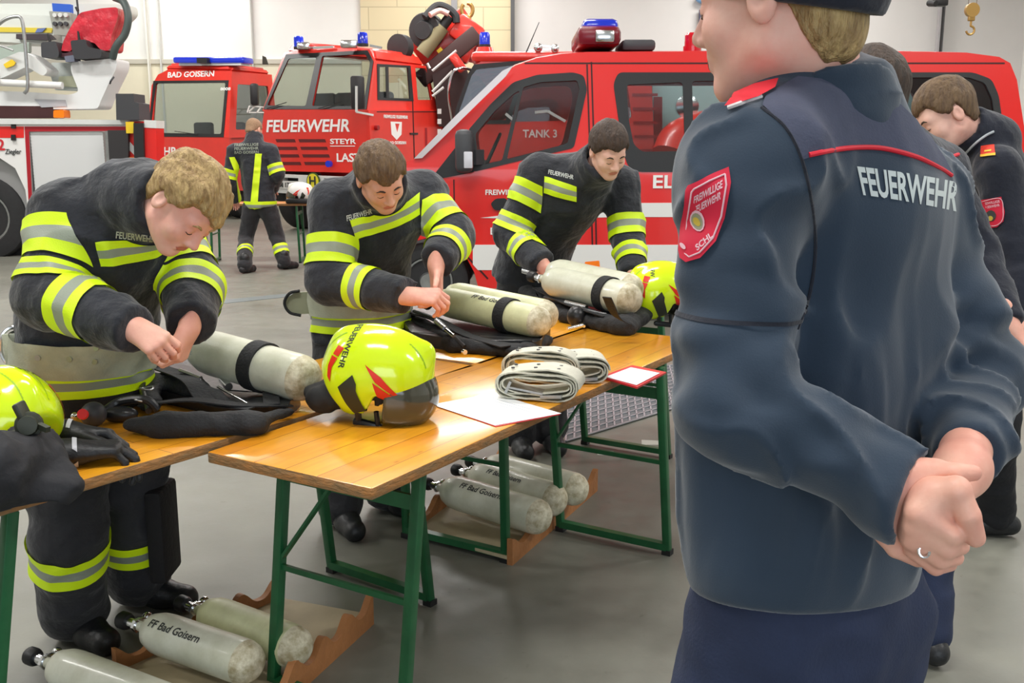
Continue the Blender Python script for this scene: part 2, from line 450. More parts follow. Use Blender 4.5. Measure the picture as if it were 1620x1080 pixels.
def pix(V):
    """photo pixel of world points"""
    V = np.asarray(V, dtype=float); c, s = math.cos(PITCH), math.sin(PITCH); z = V[:, 2] - CAM_H
    dep = V[:, 1] * c - z * s; return 810 + FPX * V[:, 0] / dep, 540 - FPX * (V[:, 1] * s + z * c) / dep, dep
def tri_fields(A, B, pts, scale=1.0):
    """one field list per triangle of a (possibly concave) outline, in coordinates A, B"""
    from mathutils.geometry import tessellate_polygon
    out = []; P = [Vector(p) for p in pts]; n_ = len(P)
    cr = [(P[(i + 1) % n_] - P[i]).cross(P[(i + 2) % n_] - P[(i + 1) % n_]) for i in range(n_)]
    if min(cr) >= -1e-9 or max(cr) <= 1e-9:
        sg = 1 if sum(cr) > 0 else -1; g = []
        for i in range(n_):
            e = (P[(i + 1) % n_] - P[i]).normalized(); g.append(sg * (e.x * (B - P[i].y) - e.y * (A - P[i].x)) * scale)
        return [g]
    for t in tessellate_polygon([[Vector((p[0], p[1], 0)) for p in pts]]):
        q = [Vector(pts[i]) for i in t]; ar = (q[1] - q[0]).cross(q[2] - q[0])
        if abs(ar) < 1e-9: continue
        sg = 1 if ar > 0 else -1; g = []
        for i in range(3):
            e = (q[(i + 1) % 3] - q[i]).normalized(); g.append(sg * (e.x * (B - q[i].y) - e.y * (A - q[i].x)) * scale)
        out.append(g)
    return out
def px_region(name, V, F, pts, m, parent, off, extra=()):
    """cut-out of the surface inside an outline traced on the photograph (camera-facing side only)"""
    u, v, dep = pix(V); N = vert_normals(V, F); view = np.stack([V[:, 0], V[:, 1], V[:, 2] - CAM_H], 1); view /= np.linalg.norm(view, axis=1)[:, None]
    face = -(N * view).sum(1) * 0.05
    gs = [(0, g + [face] + list(extra)) for g in tri_fields(u, v, pts, float(np.median(dep)) / FPX)]
    return region(name, V, F, gs, [m], parent, off)
def snap(t, u, v, off=0.0, Y=None):
    o = Vector((0, 0, CAM_H)); d = (at(u, v, 1.0) - o).normalized(); h = t.ray_cast(o, d, 60)
    return (h[0] - d * off) if h[0] is not None else None
def px_text(tx, quad, V, F, m, parent, off=0.003, bold=0.0, name='lettering', arc=0.0):
    """lettering laid on the surface so that it fills the quad tl, tr, br, bl of the photograph"""
    bm = text_bm(tx, 1.0, 0.0, bold); slices(bm, 0, [i * 0.2 for i in range(-40, 41)]); slices(bm, 2, [-0.2, 0, 0.2])
    xs = [v.co.x for v in bm.verts]; zs = [v.co.z for v in bm.verts]; x0, x1, z0, z1 = min(xs), max(xs), min(zs), max(zs); t = bvh_of(V, F); last = None; Q = [Vector(q) for q in quad]
    for v in bm.verts:
        a, b = (v.co.x - x0) / (x1 - x0), (v.co.z - z0) / (z1 - z0)
        p = (Q[3].lerp(Q[2], a)).lerp(Q[0].lerp(Q[1], a), b); p = p - Vector((0, arc * (1 - (2 * a - 1) ** 2)))
        s_ = snap(t, p.x, p.y, off)
        if s_ is None: s_ = last if last is not None else Vector(V[0])
        v.co = s_; last = s_
    me = bpy.data.meshes.new(name); bm.to_mesh(me); bm.free(); return link(name, me, m, parent)
def bvh_of(V, F): return BVHTree.FromPolygons([Vector(v) for v in V], [tuple(int(i) for i in f) for f in F])
def vert_normals(V, F):
    n = np.cross(V[F[:, 2]] - V[F[:, 0]], V[F[:, 3]] - V[F[:, 1]]); N = np.zeros_like(V)
    for k in range(4): np.add.at(N, F[:, k], n)
    return N / (np.linalg.norm(N, axis=1)[:, None] + 1e-9)
def region(name, V, F, groups, m, parent, off):
    """lifted cut-out of a surface; groups: list of field lists, one material each"""
    W = V + vert_normals(V, F) * off; bm = bmesh.new()
    for mi, G in groups:
        for p in clip_region(W, F, G):
            try: f = bm.faces.new([bm.verts.new(x) for x in p]); f.material_index = mi
            except ValueError: pass
    bmesh.ops.remove_doubles(bm, verts=bm.verts[:], dist=6e-5)
    bm.faces.ensure_lookup_table(); seen = set(); isl = []
    for f0 in bm.faces:
        if f0.index in seen: continue
        st = [f0]; seen.add(f0.index); cur = []
        while st:
            f = st.pop(); cur.append(f)
            for v in f.verts:
                for g in v.link_faces:
                    if g.index not in seen: seen.add(g.index); st.append(g)
        isl.append(cur)
    if len(isl) > 1:
        mx = max(sum(f.calc_area() for f in c) for c in isl)
        kill = [f for c in isl if sum(f.calc_area() for f in c) < 0.12 * mx for f in c]
        if kill: bmesh.ops.delete(bm, geom=kill, context='FACES')
    bmesh.ops.dissolve_degenerate(bm, edges=bm.edges[:], dist=1e-5)
    if not bm.faces: bm.free(); return None
    for f in bm.faces: f.smooth = True
    me = bpy.data.meshes.new(name); bm.to_mesh(me); bm.free()
    return link(name, me, m, parent)
def band(name, V, F, ds, allow, p0, d, w, m, parent, off=0.006, keep=None, cuts=(-1, -0.33, 0.33, 1), mi=(0, 1, 0), bias=0.008):
    """strip of the surface between parallel planes, lifted off it: reflective tape"""
    p0 = Vector(p0); d = Vector(d).normalized(); P = (V @ np.array(d) - p0.dot(d)) / w
    al = [i for i in range(ds.shape[1]) if i in allow]; na = [i for i in range(ds.shape[1]) if i not in allow]
    own = ds[:, na].min(1) - ds[:, al].min(1) + bias if na else np.ones(len(V))
    ext = list(keep(V)) if keep is not None else []
    gs = []
    for i in range(len(cuts) - 1):
        gs.append((mi[i], [(P - cuts[i]) * w, (cuts[i + 1] - P) * w, own] + ext))
    return region(name, V, F, gs, m, parent, off)
# ---------------------------------------------------------------- the hall
def struct(o): o['kind'] = 'structure'; return o
def floor_mat():
    m = bpy.data.materials.new('worn_concrete'); m.use_nodes = True; nt = m.node_tree; N = nt.nodes; L = nt.links; b = N['Principled BSDF']
    tc = N.new('ShaderNodeTexCoord')
    def noise(s, d=6, st=None):
        n = N.new('ShaderNodeTexNoise'); n.inputs['Scale'].default_value = s; n.inputs['Detail'].default_value = d; n.inputs['Roughness'].default_value = 0.65
        if st:
            mp = N.new('ShaderNodeMapping'); mp.inputs['Scale'].default_value = st; L.new(tc.outputs['Object'], mp.inputs[0]); L.new(mp.outputs[0], n.inputs['Vector'])
        else: L.new(tc.outputs['Object'], n.inputs['Vector'])
        return n
    def ramp(src, a, b_, c1, c2):
        r = N.new('ShaderNodeValToRGB'); r.color_ramp.elements[0].position = a; r.color_ramp.elements[1].position = b_
        r.color_ramp.elements[0].color = (*c1, 1); r.color_ramp.elements[1].color = (*c2, 1); L.new(src, r.inputs[0]); return r
    def mixc(t, A, B, f, mode='MIX'):
        x = N.new('ShaderNodeMix'); x.data_type = 'RGBA'; x.blend_type = mode
        if isinstance(f, float): x.inputs[0].default_value = f
        else: L.new(f, x.inputs[0])
        L.new(A, x.inputs[6]); L.new(B, x.inputs[7]); return x.outputs[2]
    n1 = noise(0.9, 8); r1 = ramp(n1.outputs['Fac'], 0.30, 0.70, rgb(112, 112, 104), rgb(134, 134, 124))
    n2 = noise(7.0, 10); r2 = ramp(n2.outputs['Fac'], 0.34, 0.70, (0.78, 0.78, 0.77), (1.04, 1.04, 1.02))
    n3 = noise(16, 3); r3 = ramp(n3.outputs['Fac'], 0.66, 0.74, (1, 1, 1), (0.72, 0.70, 0.68))
    c = mixc(0, r1.outputs[0], r2.outputs[0], 0.7, 'MULTIPLY'); c = mixc(0, c, r3.outputs[0], 0.6, 'MULTIPLY')
    L.new(c, b.inputs['Base Color'])
    rr = ramp(n2.outputs['Fac'], 0.3, 0.7, (0.34,) * 3, (0.55,) * 3); L.new(rr.outputs[0], b.inputs['Roughness'])
    bp = N.new('ShaderNodeBump'); bp.inputs['Strength'].default_value = 0.15; bp.inputs['Distance'].default_value = 0.01; L.new(n2.outputs['Fac'], bp.inputs['Height']); L.new(bp.outputs[0], b.inputs['Normal'])
    return m
X0, X1, Y0, Y1 = -14.0, 11.7, -7.5, 24.0
mb = MB(); mb.box(((X0 + X1) / 2, (Y0 + Y1) / 2, -0.1), (X1 - X0 + 0.6, Y1 - Y0 + 0.6, 0.2)); struct(mb.build('floor', floor_mat()))
WALLW = mat('white_wall_paint', rgb(236, 236, 232), 0.8, var=0.015, vscale=1.2)
WALLP = mat('pinkish_white_wall', rgb(222, 218, 216), 0.8, var=0.015, vscale=1.2)
IVORY = mat('ivory_wall_panel', rgb(226, 220, 196), 0.7, var=0.02, vscale=1.5)
def brick_mat():
    m = bpy.data.materials.new('beige_block_wall'); m.use_nodes = True; N = m.node_tree.nodes; L = m.node_tree.links
    tc = N.new('ShaderNodeTexCoord'); sx = N.new('ShaderNodeSeparateXYZ'); cx = N.new('ShaderNodeCombineXYZ'); br = N.new('ShaderNodeTexBrick')
    L.new(tc.outputs['Object'], sx.inputs[0]); L.new(sx.outputs[0], cx.inputs[0]); L.new(sx.outputs[2], cx.inputs[1]); L.new(cx.outputs[0], br.inputs['Vector'])
    br.inputs['Scale'].default_value = 1.0; br.inputs['Brick Width'].default_value = 1.3; br.inputs['Row Height'].default_value = 0.5; br.inputs['Mortar Size'].default_value = 0.012
    br.inputs['Color1'].default_value = (*rgb(222, 208, 172), 1); br.inputs['Color2'].default_value = (*rgb(216, 202, 166), 1); br.inputs['Mortar'].default_value = (*rgb(190, 176, 144), 1)
    L.new(br.outputs['Color'], N['Principled BSDF'].inputs['Base Color']); N['Principled BSDF'].inputs['Roughness'].default_value = 0.8
    return m
xa, xb = at(571, 50, Y1 - 0.1).x, at(812, 50, Y1 - 0.1).x
zi = at(300, 101, Y1 - 0.05).z
mb = MB(); mb.box(((X0 + xa) / 2 - 0.15, Y1 + 0.15, CEIL / 2), (xa - X0 + 0.3, 0.3, CEIL)); struct(mb.build('wall_back', WALLW))
mb = MB(); mb.box(((X0 + xa) / 2, Y1 - 0.03, zi / 2), (xa - X0 - 0.02, 0.06, zi)); struct(mb.build('trim_1', IVORY))
mb = MB(); mb.box(((X0 + xa) / 2, Y1 - 0.05, zi + 0.05), (xa - X0 - 0.02, 0.1, 0.10)); struct(mb.build('trim_2', mat('grey_rail', rgb(196, 192, 178), 0.6)))
mb = MB(); mb.box(((xa + xb) / 2, Y1 + 0.10, CEIL / 2), (xb - xa, 0.4, CEIL)); struct(mb.build('wall_back_block', brick_mat()))
mb = MB(); mb.box(((xb + X1) / 2 + 0.15, Y1 + 0.15, CEIL / 2), (X1 - xb + 0.3, 0.3, CEIL)); struct(mb.build('wall_back_right', WALLP))
mb = MB(); mb.box((X0 - 0.15, (Y0 + Y1) / 2, CEIL / 2), (0.3, Y1 - Y0, CEIL)); struct(mb.build('wall_left', WALLW))
mb = MB(); mb.box((X1 + 0.15, (Y0 + Y1) / 2, CEIL / 2), (0.3, Y1 - Y0, CEIL)); struct(mb.build('wall_right', WALLW))
mb = MB(); mb.box(((X0 + X1) / 2, (Y0 + Y1) / 2, CEIL + 0.1), (X1 - X0 + 0.6, Y1 - Y0 + 0.6, 0.2)); struct(mb.build('ceiling', mat('ceiling_paint', rgb(225, 225, 222), 0.9)))
# front wall with glazed gates behind the photographer
mb = MB()
for (x0, x1, z0, z1) in ((X0, -4.0, 0, CEIL), (7.0, X1, 0, CEIL), (-4.0, 7.0, 4.4, CEIL), (-4.0, 7.0, 0, 0.8)):
    mb.box(((x0 + x1) / 2, Y0 - 0.15, (z0 + z1) / 2), (x1 - x0, 0.3, z1 - z0))
struct(mb.build('wall_front', WALLW))
mb = MB()
for i in range(9): mb.box((-4.0 + i * 11 / 8, Y0 - 0.05, 2.6), (0.10, 0.10, 3.6))
for z in (0.85, 2.0, 3.2, 4.35): mb.box((1.5, Y0 - 0.05, z), (11, 0.10, 0.10))
w = struct(mb.build('window_1', OFFW)); mb = MB(); mb.box((1.5, Y0 - 0.1, 2.6), (11, 0.02, 3.6)); mb.build('pane', glass('gate_glass', (0.85, 0.92, 0.95)), w)
# steel posts and conduits on the back wall
def post(u, wpx, name, m, y=Y1 - 0.2, label=None):
    p = at(u, 40, y); mb = MB(); mb.box((p.x, y, CEIL / 2), (wpx / 67.0, 0.14, CEIL)); return struct(mb.build(name, m))
post(719, 9, 'trim_3', mat('grey_post', rgb(138, 138, 140), 0.5)); post(811, 6, 'trim_4', mat('dark_post', rgb(82, 82, 84), 0.5))
post(252, 2.0, 'trim_5', mat('pale_conduit', rgb(206, 206, 202), 0.6), Y1 - 0.08); post(398, 1.2, 'trim_6', mat('pale_conduit', rgb(206, 206, 202), 0.6), Y1 - 0.08)
post(1485, 3, 'trim_7', mat('grey_conduit', rgb(176, 172, 174), 0.6)); post(1491, 1.5, 'trim_8', mat('dark_post', rgb(82, 82, 84), 0.5))
post(232, 2.0, 'trim_9', mat('pale_conduit2', rgb(232, 230, 220), 0.6), Y1 - 0.16)
# ceiling lamps
for i, ly in enumerate((1.0, 5.5, 11.0, 17.5, 22.0)):
    for lx in (-7.5, -1.0, 6.0):
        e = empty('ceiling_lamp', (lx, ly, CEIL - 0.13)); tag(e, 'long white fluorescent ceiling lamp fixed under the hall ceiling', 'lamp', 'ceiling lamps of the hall')
        mb = MB(); mb.box((0, 0, 0.065), (3.1, 0.55, 0.13), bev=0.01); mb.build('housing', WHITEP, e)
        mb = MB(); [mb.cyl((-1.45, y, -0.0), (1.45, y, -0.0), 0.02) for y in (-0.14, 0.14)]; mb.build('tube', mat('lit_tube', (1, 1, 0.96), 0.4, emit=6), e)
# crane hook hanging at the right, pulley beside it
Yh = 13.0
p = at(1535, 48, Yh); q = at(1536, 22, Yh)
e = empty('hoist_hook', p); tag(e, 'brass-coloured hoist hook hanging on two thin cables in front of the right wall', 'hook')
BRASS = mat('brass', rgb(176, 140, 80), 0.35, metal=0.7)
mb = MB(); [mb.cyl((dx, 0, 0.25), (dx, 0, CEIL - p.z), 0.006, n=6) for dx in (-0.05, 0.05)]; mb.build('cable', mat('cable_grey', rgb(120, 110, 100), 0.6), e)
mb = MB(); mb.cyl((0, -0.03, 0.24), (0, 0.03, 0.24), 0.085, n=20); mb.box((0, 0, 0.17), (0.08, 0.05, 0.12), bev=0.01); mb.build('pulley_block', BRASS, e)
mb = MB(); mb.tube([(0.0, 0, 0.12), (0, 0, 0.05)] + [(0.05 * math.sin(t), 0, -0.0 + 0.05 * math.cos(t)) for t in np.linspace(0.1, 4.6, 12)], 0.014, 8); mb.build('hook', BRASS, e)
p = at(1484, 5, 18.0); e = empty('wall_camera', p); tag(e, 'small dark device at the top of the grey conduit on the right', 'device')
mb = MB(); mb.box((0, 0, 0), (0.28, 0.2, 0.10), bev=0.02); mb.cyl((-0.16, 0, 0), (-0.10, -0.16, -0.03), 0.05); mb.build('housing', BLACKP, e); mb = MB(); mb.cyl((0, 0, 0), (0, 0, CEIL - p.z), 0.015); mb.build('hanger', DGREY, e)
# notice case with a blue lamp behind the foreground head
p = at(1124, 60, Y1 - 0.25); e = empty('notice_board', (p.x, Y1 - 0.06, p.z)); tag(e, 'dark picture board under a pale blue lamp on the white back wall', 'board')
mb = MB(); mb.box((0, -0.03, 0.35), (0.50, 0.05, 0.55)); mb.build('picture', mat('dark_blue_picture', rgb(64, 64, 88), 0.5), e)
mb = MB(); mb.box((0, -0.03, -0.25), (0.55, 0.06, 0.7)); mb.box((0, -0.07, -0.25), (0.05, 0.02, 0.7)); mb.build('frame', mat('pale_frame', rgb(206, 206, 204), 0.5), e)
mb = MB(); mb.ball((0, -0.05, 0.85), (0.34, 0.1, 0.12)); mb.build('lamp_shade', mat('pale_blue_lamp', rgb(128, 172, 220), 0.3), e)
# steel drain grating in the floor
a0, a1, a2, a3 = on(900, 606), on(1180, 560), on(1200, 606), on(895, 700)
e = empty('floor_grating', (0, 0, 0)); tag(e, 'long steel floor grating in the concrete beyond the far table', 'grating')
mb = MB(); c = [Vector(v) for v in (a3, a2, a1, a0)]; mb.prism([v + Vector((0, 0, 0.004)) for v in c], (0, 0, 0.002)); mb.build('bed', mat('grating_dark', rgb(96, 100, 104), 0.6), e)
mb = MB()
for i in range(29):
    t = i / 28; mb.bar(a3.lerp(a2, t) + Vector((0, 0, 0.009)), a0.lerp(a1, t) + Vector((0, 0, 0.009)), 0.009, 0.006)
for i in range(13):
    t = i / 12; mb.bar(a3.lerp(a0, t) + Vector((0, 0, 0.009)), a2.lerp(a1, t) + Vector((0, 0, 0.009)), 0.009, 0.006)
mb.build('bars', mat('grating_steel', rgb(176, 180, 186), 0.4, metal=0.5), e)
mb = MB(); mb.prism([on(300, 480) , on(520, 458), on(520, 463), on(300, 486)], (0, 0, 0.003)); o = struct(mb.build('trim_10', mat('floor_joint', rgb(112, 122, 124), 0.5)))
# ---------------------------------------------------------------- tools for vehicles: flat planes met by sight lines
class Pl:
    def __init__(s, o, x, z=(0, 0, 1)): s.M = frame_M(o, x, z); s.I = s.M.inverted()
    def p(s, u, v):
        c = s.I @ Vector((0, 0, CAM_H)); d = (s.I.to_3x3() @ (at(u, v, 1.0) - Vector((0, 0, CAM_H)))); t = -c.y / d.y; q = c + d * t
        return Vector((q.x, q.z))
    def w(s, u, v, y=0): q = s.p(u, v); return s.M @ Vector((q.x, y, q.y))
    def panel(s, name, ol, holes, m, parent, th=0.05, r=0.0, hr=0.0, off=0.0, fn=None, cut=None):
        ol = [s.p(*q) for q in ol]; hs = [[s.p(*q) for q in h] for h in holes]
        if r: ol = round_poly(ol, r)
        if hr: hs = [round_poly(h, hr) for h in hs]
        bm = panel_bm(ol, hs, th)
        if cut: slices(bm, 2, cut)
        return bm_obj(name, bm, m, parent, s.M @ Matrix.Translation((0, off, 0)), fn)
    def text(s, tx, u, v, hpx, m, parent, off=-0.006, name='lettering', fn=None, wpx=None, **k):
        a = s.p(u, v); hgt = abs(s.p(u, v - hpx / 2).y - s.p(u, v + hpx / 2).y)
        k['bold'] = min(k.get('bold', 0), 0.030 * hgt)
        bm = text_bm(tx, hgt / 0.70, 0.006, **k)
        if wpx:
            xs = [w_.co.x for w_ in bm.verts]; wd = abs(s.p(u + wpx / 2, v).x - s.p(u - wpx / 2, v).x); f = wd / (max(xs) - min(xs)); mid = (max(xs) + min(xs)) / 2
            for w_ in bm.verts: w_.co.x = (w_.co.x - mid) * f
        return bm_obj(name, bm, m, parent, s.M @ Matrix.Translation((a.x, off, a.y)), fn)
def wheel(parent, c, r, w, axis=(0, 1, 0), hub=ALU, holes=False):
    """c: centre of outer face, axis points to the inside"""
    ax = Vector(axis).normalized(); c = Vector(c)
    mb = MB(); mb.lathe([(0.03, r * 0.56), (0.0, r * 0.62), (0.0, r * 0.86), (0.02, r * 0.97), (0.05, r), (w - 0.05, r), (w - 0.02, r * 0.97), (w, r * 0.86), (w, r * 0.3), (0.10, r * 0.3)], c, ax, 40); t = mb.build('tyre', RUBBER, parent)
    mb = MB(); mb.lathe([(0.035, r * 0.575), (0.015, r * 0.59), (0.015, r * 0.55), (0.06, r * 0.50), (0.05, r * 0.26), (0.02, r * 0.22), (0.0, r * 0.20), (0.0, 0.01)], c, ax, 32)
    mb.build('rim', hub, parent)
    u = ax.orthogonal().normalized(); v = ax.cross(u)
    for i in range(10 if holes else 0):
        mb = MB()
        a = i * math.pi / 5; q = c + ax * 0.052 + (u * math.cos(a) + v * math.sin(a)) * r * 0.40
        mb.cyl(q - ax * 0.006, q + ax * 0.01, r * 0.055, n=10); mb.build('rim_hole', BLACKP, parent)
def beacon(parent, p, r, h, m=BLUEL, base=BLACKP):
    mb = MB(); mb.cyl(p, Vector(p) + Vector((0, 0, h * 0.18)), r * 1.08); mb.build('beacon_base', base, parent)
    mb = MB(); mb.lathe([(h * 0.18, r), (h * 0.85, r * 0.97), (h * 0.97, r * 0.8), (h, r * 0.3)], p, (0, 0, 1), 20); mb.build('beacon', m, parent)
WGL = glass('vehicle_glass', (0.72, 0.77, 0.77), 0.4)
DGL = glass('dark_vehicle_glass', (0.42, 0.45, 0.46), 0.4)
SEAM = mat('seam_black', rgb(60, 8, 10), 0.6)
# ================================================================ red crew van
YV = 8.4; VW = 1.85
S = Pl((0, YV, 0), (1, 0, 0)); zb = at(800, 272, YV).z
van = empty('crew_van', (0, 0, 0)); tag(van, 'red crew van marked ELF parked behind the tables on the right', 'van')
def tum(co): return (co.x, co.y + max(0, co.z - zb) * 0.13 * (1 if co.y < YV + VW / 2 else -1), co.z)
body = [(930, 80), (1180, 78.5), (1395, 78), (1540, 81), (1592, 88), (1609, 98), (1618, 125), (1634, 300), (1640, 455), (1560, 458), (1552, 425), (1530, 400), (1500, 386), (1475, 384), (1445, 390), (1420, 410), (1408, 440), (1406, 458),
        (757, 456), (750, 430), (736, 404), (710, 384), (678, 376), (645, 384), (620, 405), (607, 440), (606, 456), (540, 450), (530, 420), (534, 370), (548, 325), (580, 290), (630, 262), (658, 250), (722, 185), (790, 118), (815, 102), (850, 90), (890, 83)]
wf = [(752, 268), (905, 231), (926, 142), (922, 121), (908, 117), (850, 121), (815, 133), (780, 166), (745, 208)]
wr1 = [(977, 130), (983, 117), (1290, 117), (1295, 268), (1010, 268), (996, 262), (990, 240)]
wr2 = [(1315, 118), (1545, 117), (1573, 128), (1582, 150), (1592, 270), (1318, 270)]
cuts = [0.3, 0.7, 1.0, zb, zb + 0.25, zb + 0.5, zb + 0.75]
S.panel('side_panel', body, [wf, wr1, wr2], RED, van, 0.04, hr=0.05, fn=None, cut=cuts)
o = van.children[-1] if van.children else [k for k in kids(van)][-1]
def apply_fn(o, fn):
    for v in o.data.vertices: v.co = Vector(fn(v.co))
apply_fn(o, tum)
S.panel('side_panel', body, [wf, wr1, wr2], RED, van, 0.04, hr=0.05, off=VW - 0.04, cut=cuts); apply_fn(kids(van)[-1], tum)
# shell between the sides
def shell(name, pl, m, th=0.03, nseg=6, crown=0.05):
    pts = [S.p(*q) for q in pl]; bm = bmesh.new(); rows = []
    for q in pts:
        row = []
        for k in range(nseg + 1):
            t = k / nseg; y = YV + t * VW; c = 1 - (2 * t - 1) ** 2
            v = Vector((q.x, y, q.y)); v = Vector(tum(v)) if k in (0, nseg) else Vector((q.x, YV + t * VW + (0.5 - t) * 2 * max(0, q.y - zb) * 0.13, q.y))
            nx = 0
            row.append(bm.verts.new((v.x, v.y, v.z + crown * c)))
        rows.append(row)
    for A, B in zip(rows, rows[1:]):
        for k in range(nseg): bm.faces.new((A[k], A[k + 1], B[k + 1], B[k]))
    return bm_obj(name, bm, m, van)
shell('roof', body[-5:] + body[:6], RED, crown=0.05)
shell('rear_panel', body[4:9], RED, crown=0)
shell('bonnet', body[-13:-7], RED, crown=0.04)
shell('windscreen', [(661, 249), (722, 185), (790, 118), (812, 104)], WGL, crown=0.05)
shell('underbody', [(757, 450), (1406, 450)], BLACKP, crown=0)
# highlight on the pillar beside the windscreen, painted as a pale strip
S.panel('pillar_highlight', [(655, 251), (668, 250), (800, 121), (812, 104), (795, 112), (722, 182)], [], mat('highlight_silver', rgb(196, 186, 184), 0.25, metal=0.4), van, 0.02, off=-0.012); apply_fn(kids(van)[-1], tum)
def vpan(name, ol, holes, m, parent=van, th=0.012, r=0, hr=0, off=-0.006):
    o = S.panel(name, ol, holes, m, parent, th, r=r, hr=hr, off=off, cut=cuts); apply_fn(o, tum); return o
g1 = vpan('window_frame', [(748, 272), (908, 234), (930, 140), (925, 118), (908, 113), (850, 117), (812, 129), (776, 164), (740, 206)], [[(757, 262), (794, 254), (822, 142), (812, 148), (782, 176), (752, 212)], [(802, 252), (898, 227), (918, 140), (914, 126), (855, 129), (828, 137)]], BLACKP, r=0.03, hr=0.02)
vpan('window_pane', [(752, 268), (905, 231), (926, 142), (922, 121), (850, 121), (815, 133), (780, 166), (745, 208)], [], WGL, g1, 0.006, off=0.012)
vpan('mirror_corner', [(679, 286), (722, 231), (750, 206), (750, 272)], [], BLACKP, off=-0.008, r=0.01)
g2 = vpan('window_frame', [(972, 132), (980, 113), (1294, 113), (1299, 272), (1008, 272), (994, 264), (986, 240)], [[(993, 133), (1083, 129), (1084, 239), (1016, 240), (1003, 228), (996, 190)], [(1098, 127), (1284, 125), (1286, 262), (1098, 262)]], BLACKP, r=0.04, hr=0.03)
vpan('window_pane', [(980, 122), (1290, 119), (1292, 266), (1008, 266), (992, 250)], [], WGL, g2, 0.006, off=0.012)
g3 = vpan('window_frame', [(1310, 113), (1548, 113), (1577, 124), (1587, 150), (1597, 274), (1313, 274)], [[(1325, 122), (1540, 121), (1566, 130), (1576, 155), (1585, 264), (1328, 264)]], BLACKP, r=0.04, hr=0.03)
vpan('window_pane', [(1318, 120), (1545, 119), (1574, 135), (1590, 268), (1320, 268)], [], DGL, g3, 0.006, off=0.012)
vpan('white_stripe', [(760, 344.5), (832, 336), (1000, 321), (1634, 318), (1637, 345), (1000, 343), (832, 346)], [], WHITEP, th=0.004, off=-0.004)
vpan('white_stripe', [(748, 387), (1638, 387), (1640, 427), (756, 427), (748, 418)], [], WHITEP, th=0.004, off=-0.004)
vpan('white_stripe', [(606, 418), (552, 410), (540, 385), (600, 388), (628, 386)], [], WHITEP, th=0.004, off=-0.004)
for ol in ([(929, 100), (931.5, 100), (940, 452), (937.5, 452)], [(717, 284), (719, 284), (721, 384), (773, 440), (771, 442), (718.5, 386)], [(830, 97), (1600, 97), (1600, 99.5), (830, 99.5)], [(936, 96), (938.5, 96), (946, 452), (943.5, 452)], [(1300, 100), (1302, 100), (1304, 452), (1302, 452)]):
    vpan('door_seam', ol, [], SEAM, th=0.003, off=-0.003)
def vtext(tx, u, v, h, w, m=LETW, name='lettering', **k): o = S.text(tx, u, v, h, m, van, wpx=w, name=name, off=-0.005, **k); apply_fn(o, tum); return o
vtext('ELF', 1058, 288.5, 20, 50, bold=0.008); vtext('FREIWILLIGE', 799, 304.5, 8, 62, bold=0.003); vtext('BAD GOISERN', 822, 366, 10.5, 92, bold=0.004); vtext('FEUERWEHR', 1200, 289, 20, 150, bold=0.008)
o = vpan('door_handle', [(776, 322), (784, 314), (800, 313), (806, 322), (798, 333), (782, 332)], [], BLACKP, r=0.02, th=0.03, off=-0.02)
vpan('side_marker', [(925, 414), (948, 412), (949, 422), (926, 424)], [], ORANGE, r=0.01)
# mirror
q0 = S.w(722, 205); q1 = S.w(750, 272)
mb = MB(); mb.box(((q0.x + q1.x) / 2, YV - 0.16, (q0.z + q1.z) / 2), (q1.x - q0.x, 0.22, q0.z - q1.z), bev=0.045); mb.bar((q1.x, YV - 0.1, (q0.z + q1.z) / 2 - 0.05), (q1.x + 0.06, YV + 0.05, (q0.z + q1.z) / 2 - 0.05), 0.05, 0.12); mr = mb.build('door_mirror', DGREY, van, ang=1.0)
mb = MB(); c_ = S.w(742, 258); mb.box((c_.x + 0.005, YV - 0.27, c_.z + 0.03), (0.07, 0.02, 0.13), bev=0.008); mb.build('indicator', mat('clear_lens', rgb(206, 206, 214), 0.2), mr)
# rooftop: blue-red light bar, hatch, red beacon, horns, antenna
Yr = YV + 0.55
def R_(u, v, y=Yr): return at(u, v, y)
lb = empty('tmp'); bpy.data.objects.remove(lb)
a, b = R_(908, 80), R_(974, 80)
mb = MB(); mb.box(((a.x + b.x) / 2, Yr, a.z + 0.08), (b.x - a.x, 0.9, 0.16), bev=0.05); mb.build('light_bar_base', mat('dark_red_lens', rgb(120, 16, 34), 0.25), van)
mb = MB(); c0, c1 = R_(917, 56), R_(972, 38); mb.box(((c0.x + c1.x) / 2, Yr, (c0.z + c1.z) / 2 - 0.02), (c1.x - c0.x, 0.75, c1.z - c0.z + 0.05), bev=0.045); mb.build('light_bar', BLUEL, van)
mb = MB(); c0 = R_(940, 66); mb.box((c0.x + 0.05, Yr - 0.45, c0.z), (0.16, 0.05, 0.10), bev=0.02); mb.build('spotlight', CHROME, van)
mb = MB(); c0, c1 = R_(978, 80), R_(1030, 71); mb.box(((c0.x + c1.x) / 2, Yr, c0.z + 0.02), (c1.x - c0.x, 0.6, 0.09), bev=0.03); mb.build('roof_hatch', DGREY, van)
c0 = R_(1095, 79); mb = MB(); mb.lathe([(-0.03, 0.078), (0.03, 0.078), (0.03, 0.068), (0.12, 0.066), (0.14, 0.05), (0.145, 0.01)], c0, (0, 0, 1), 20); mb.build('beacon', REDL, van)
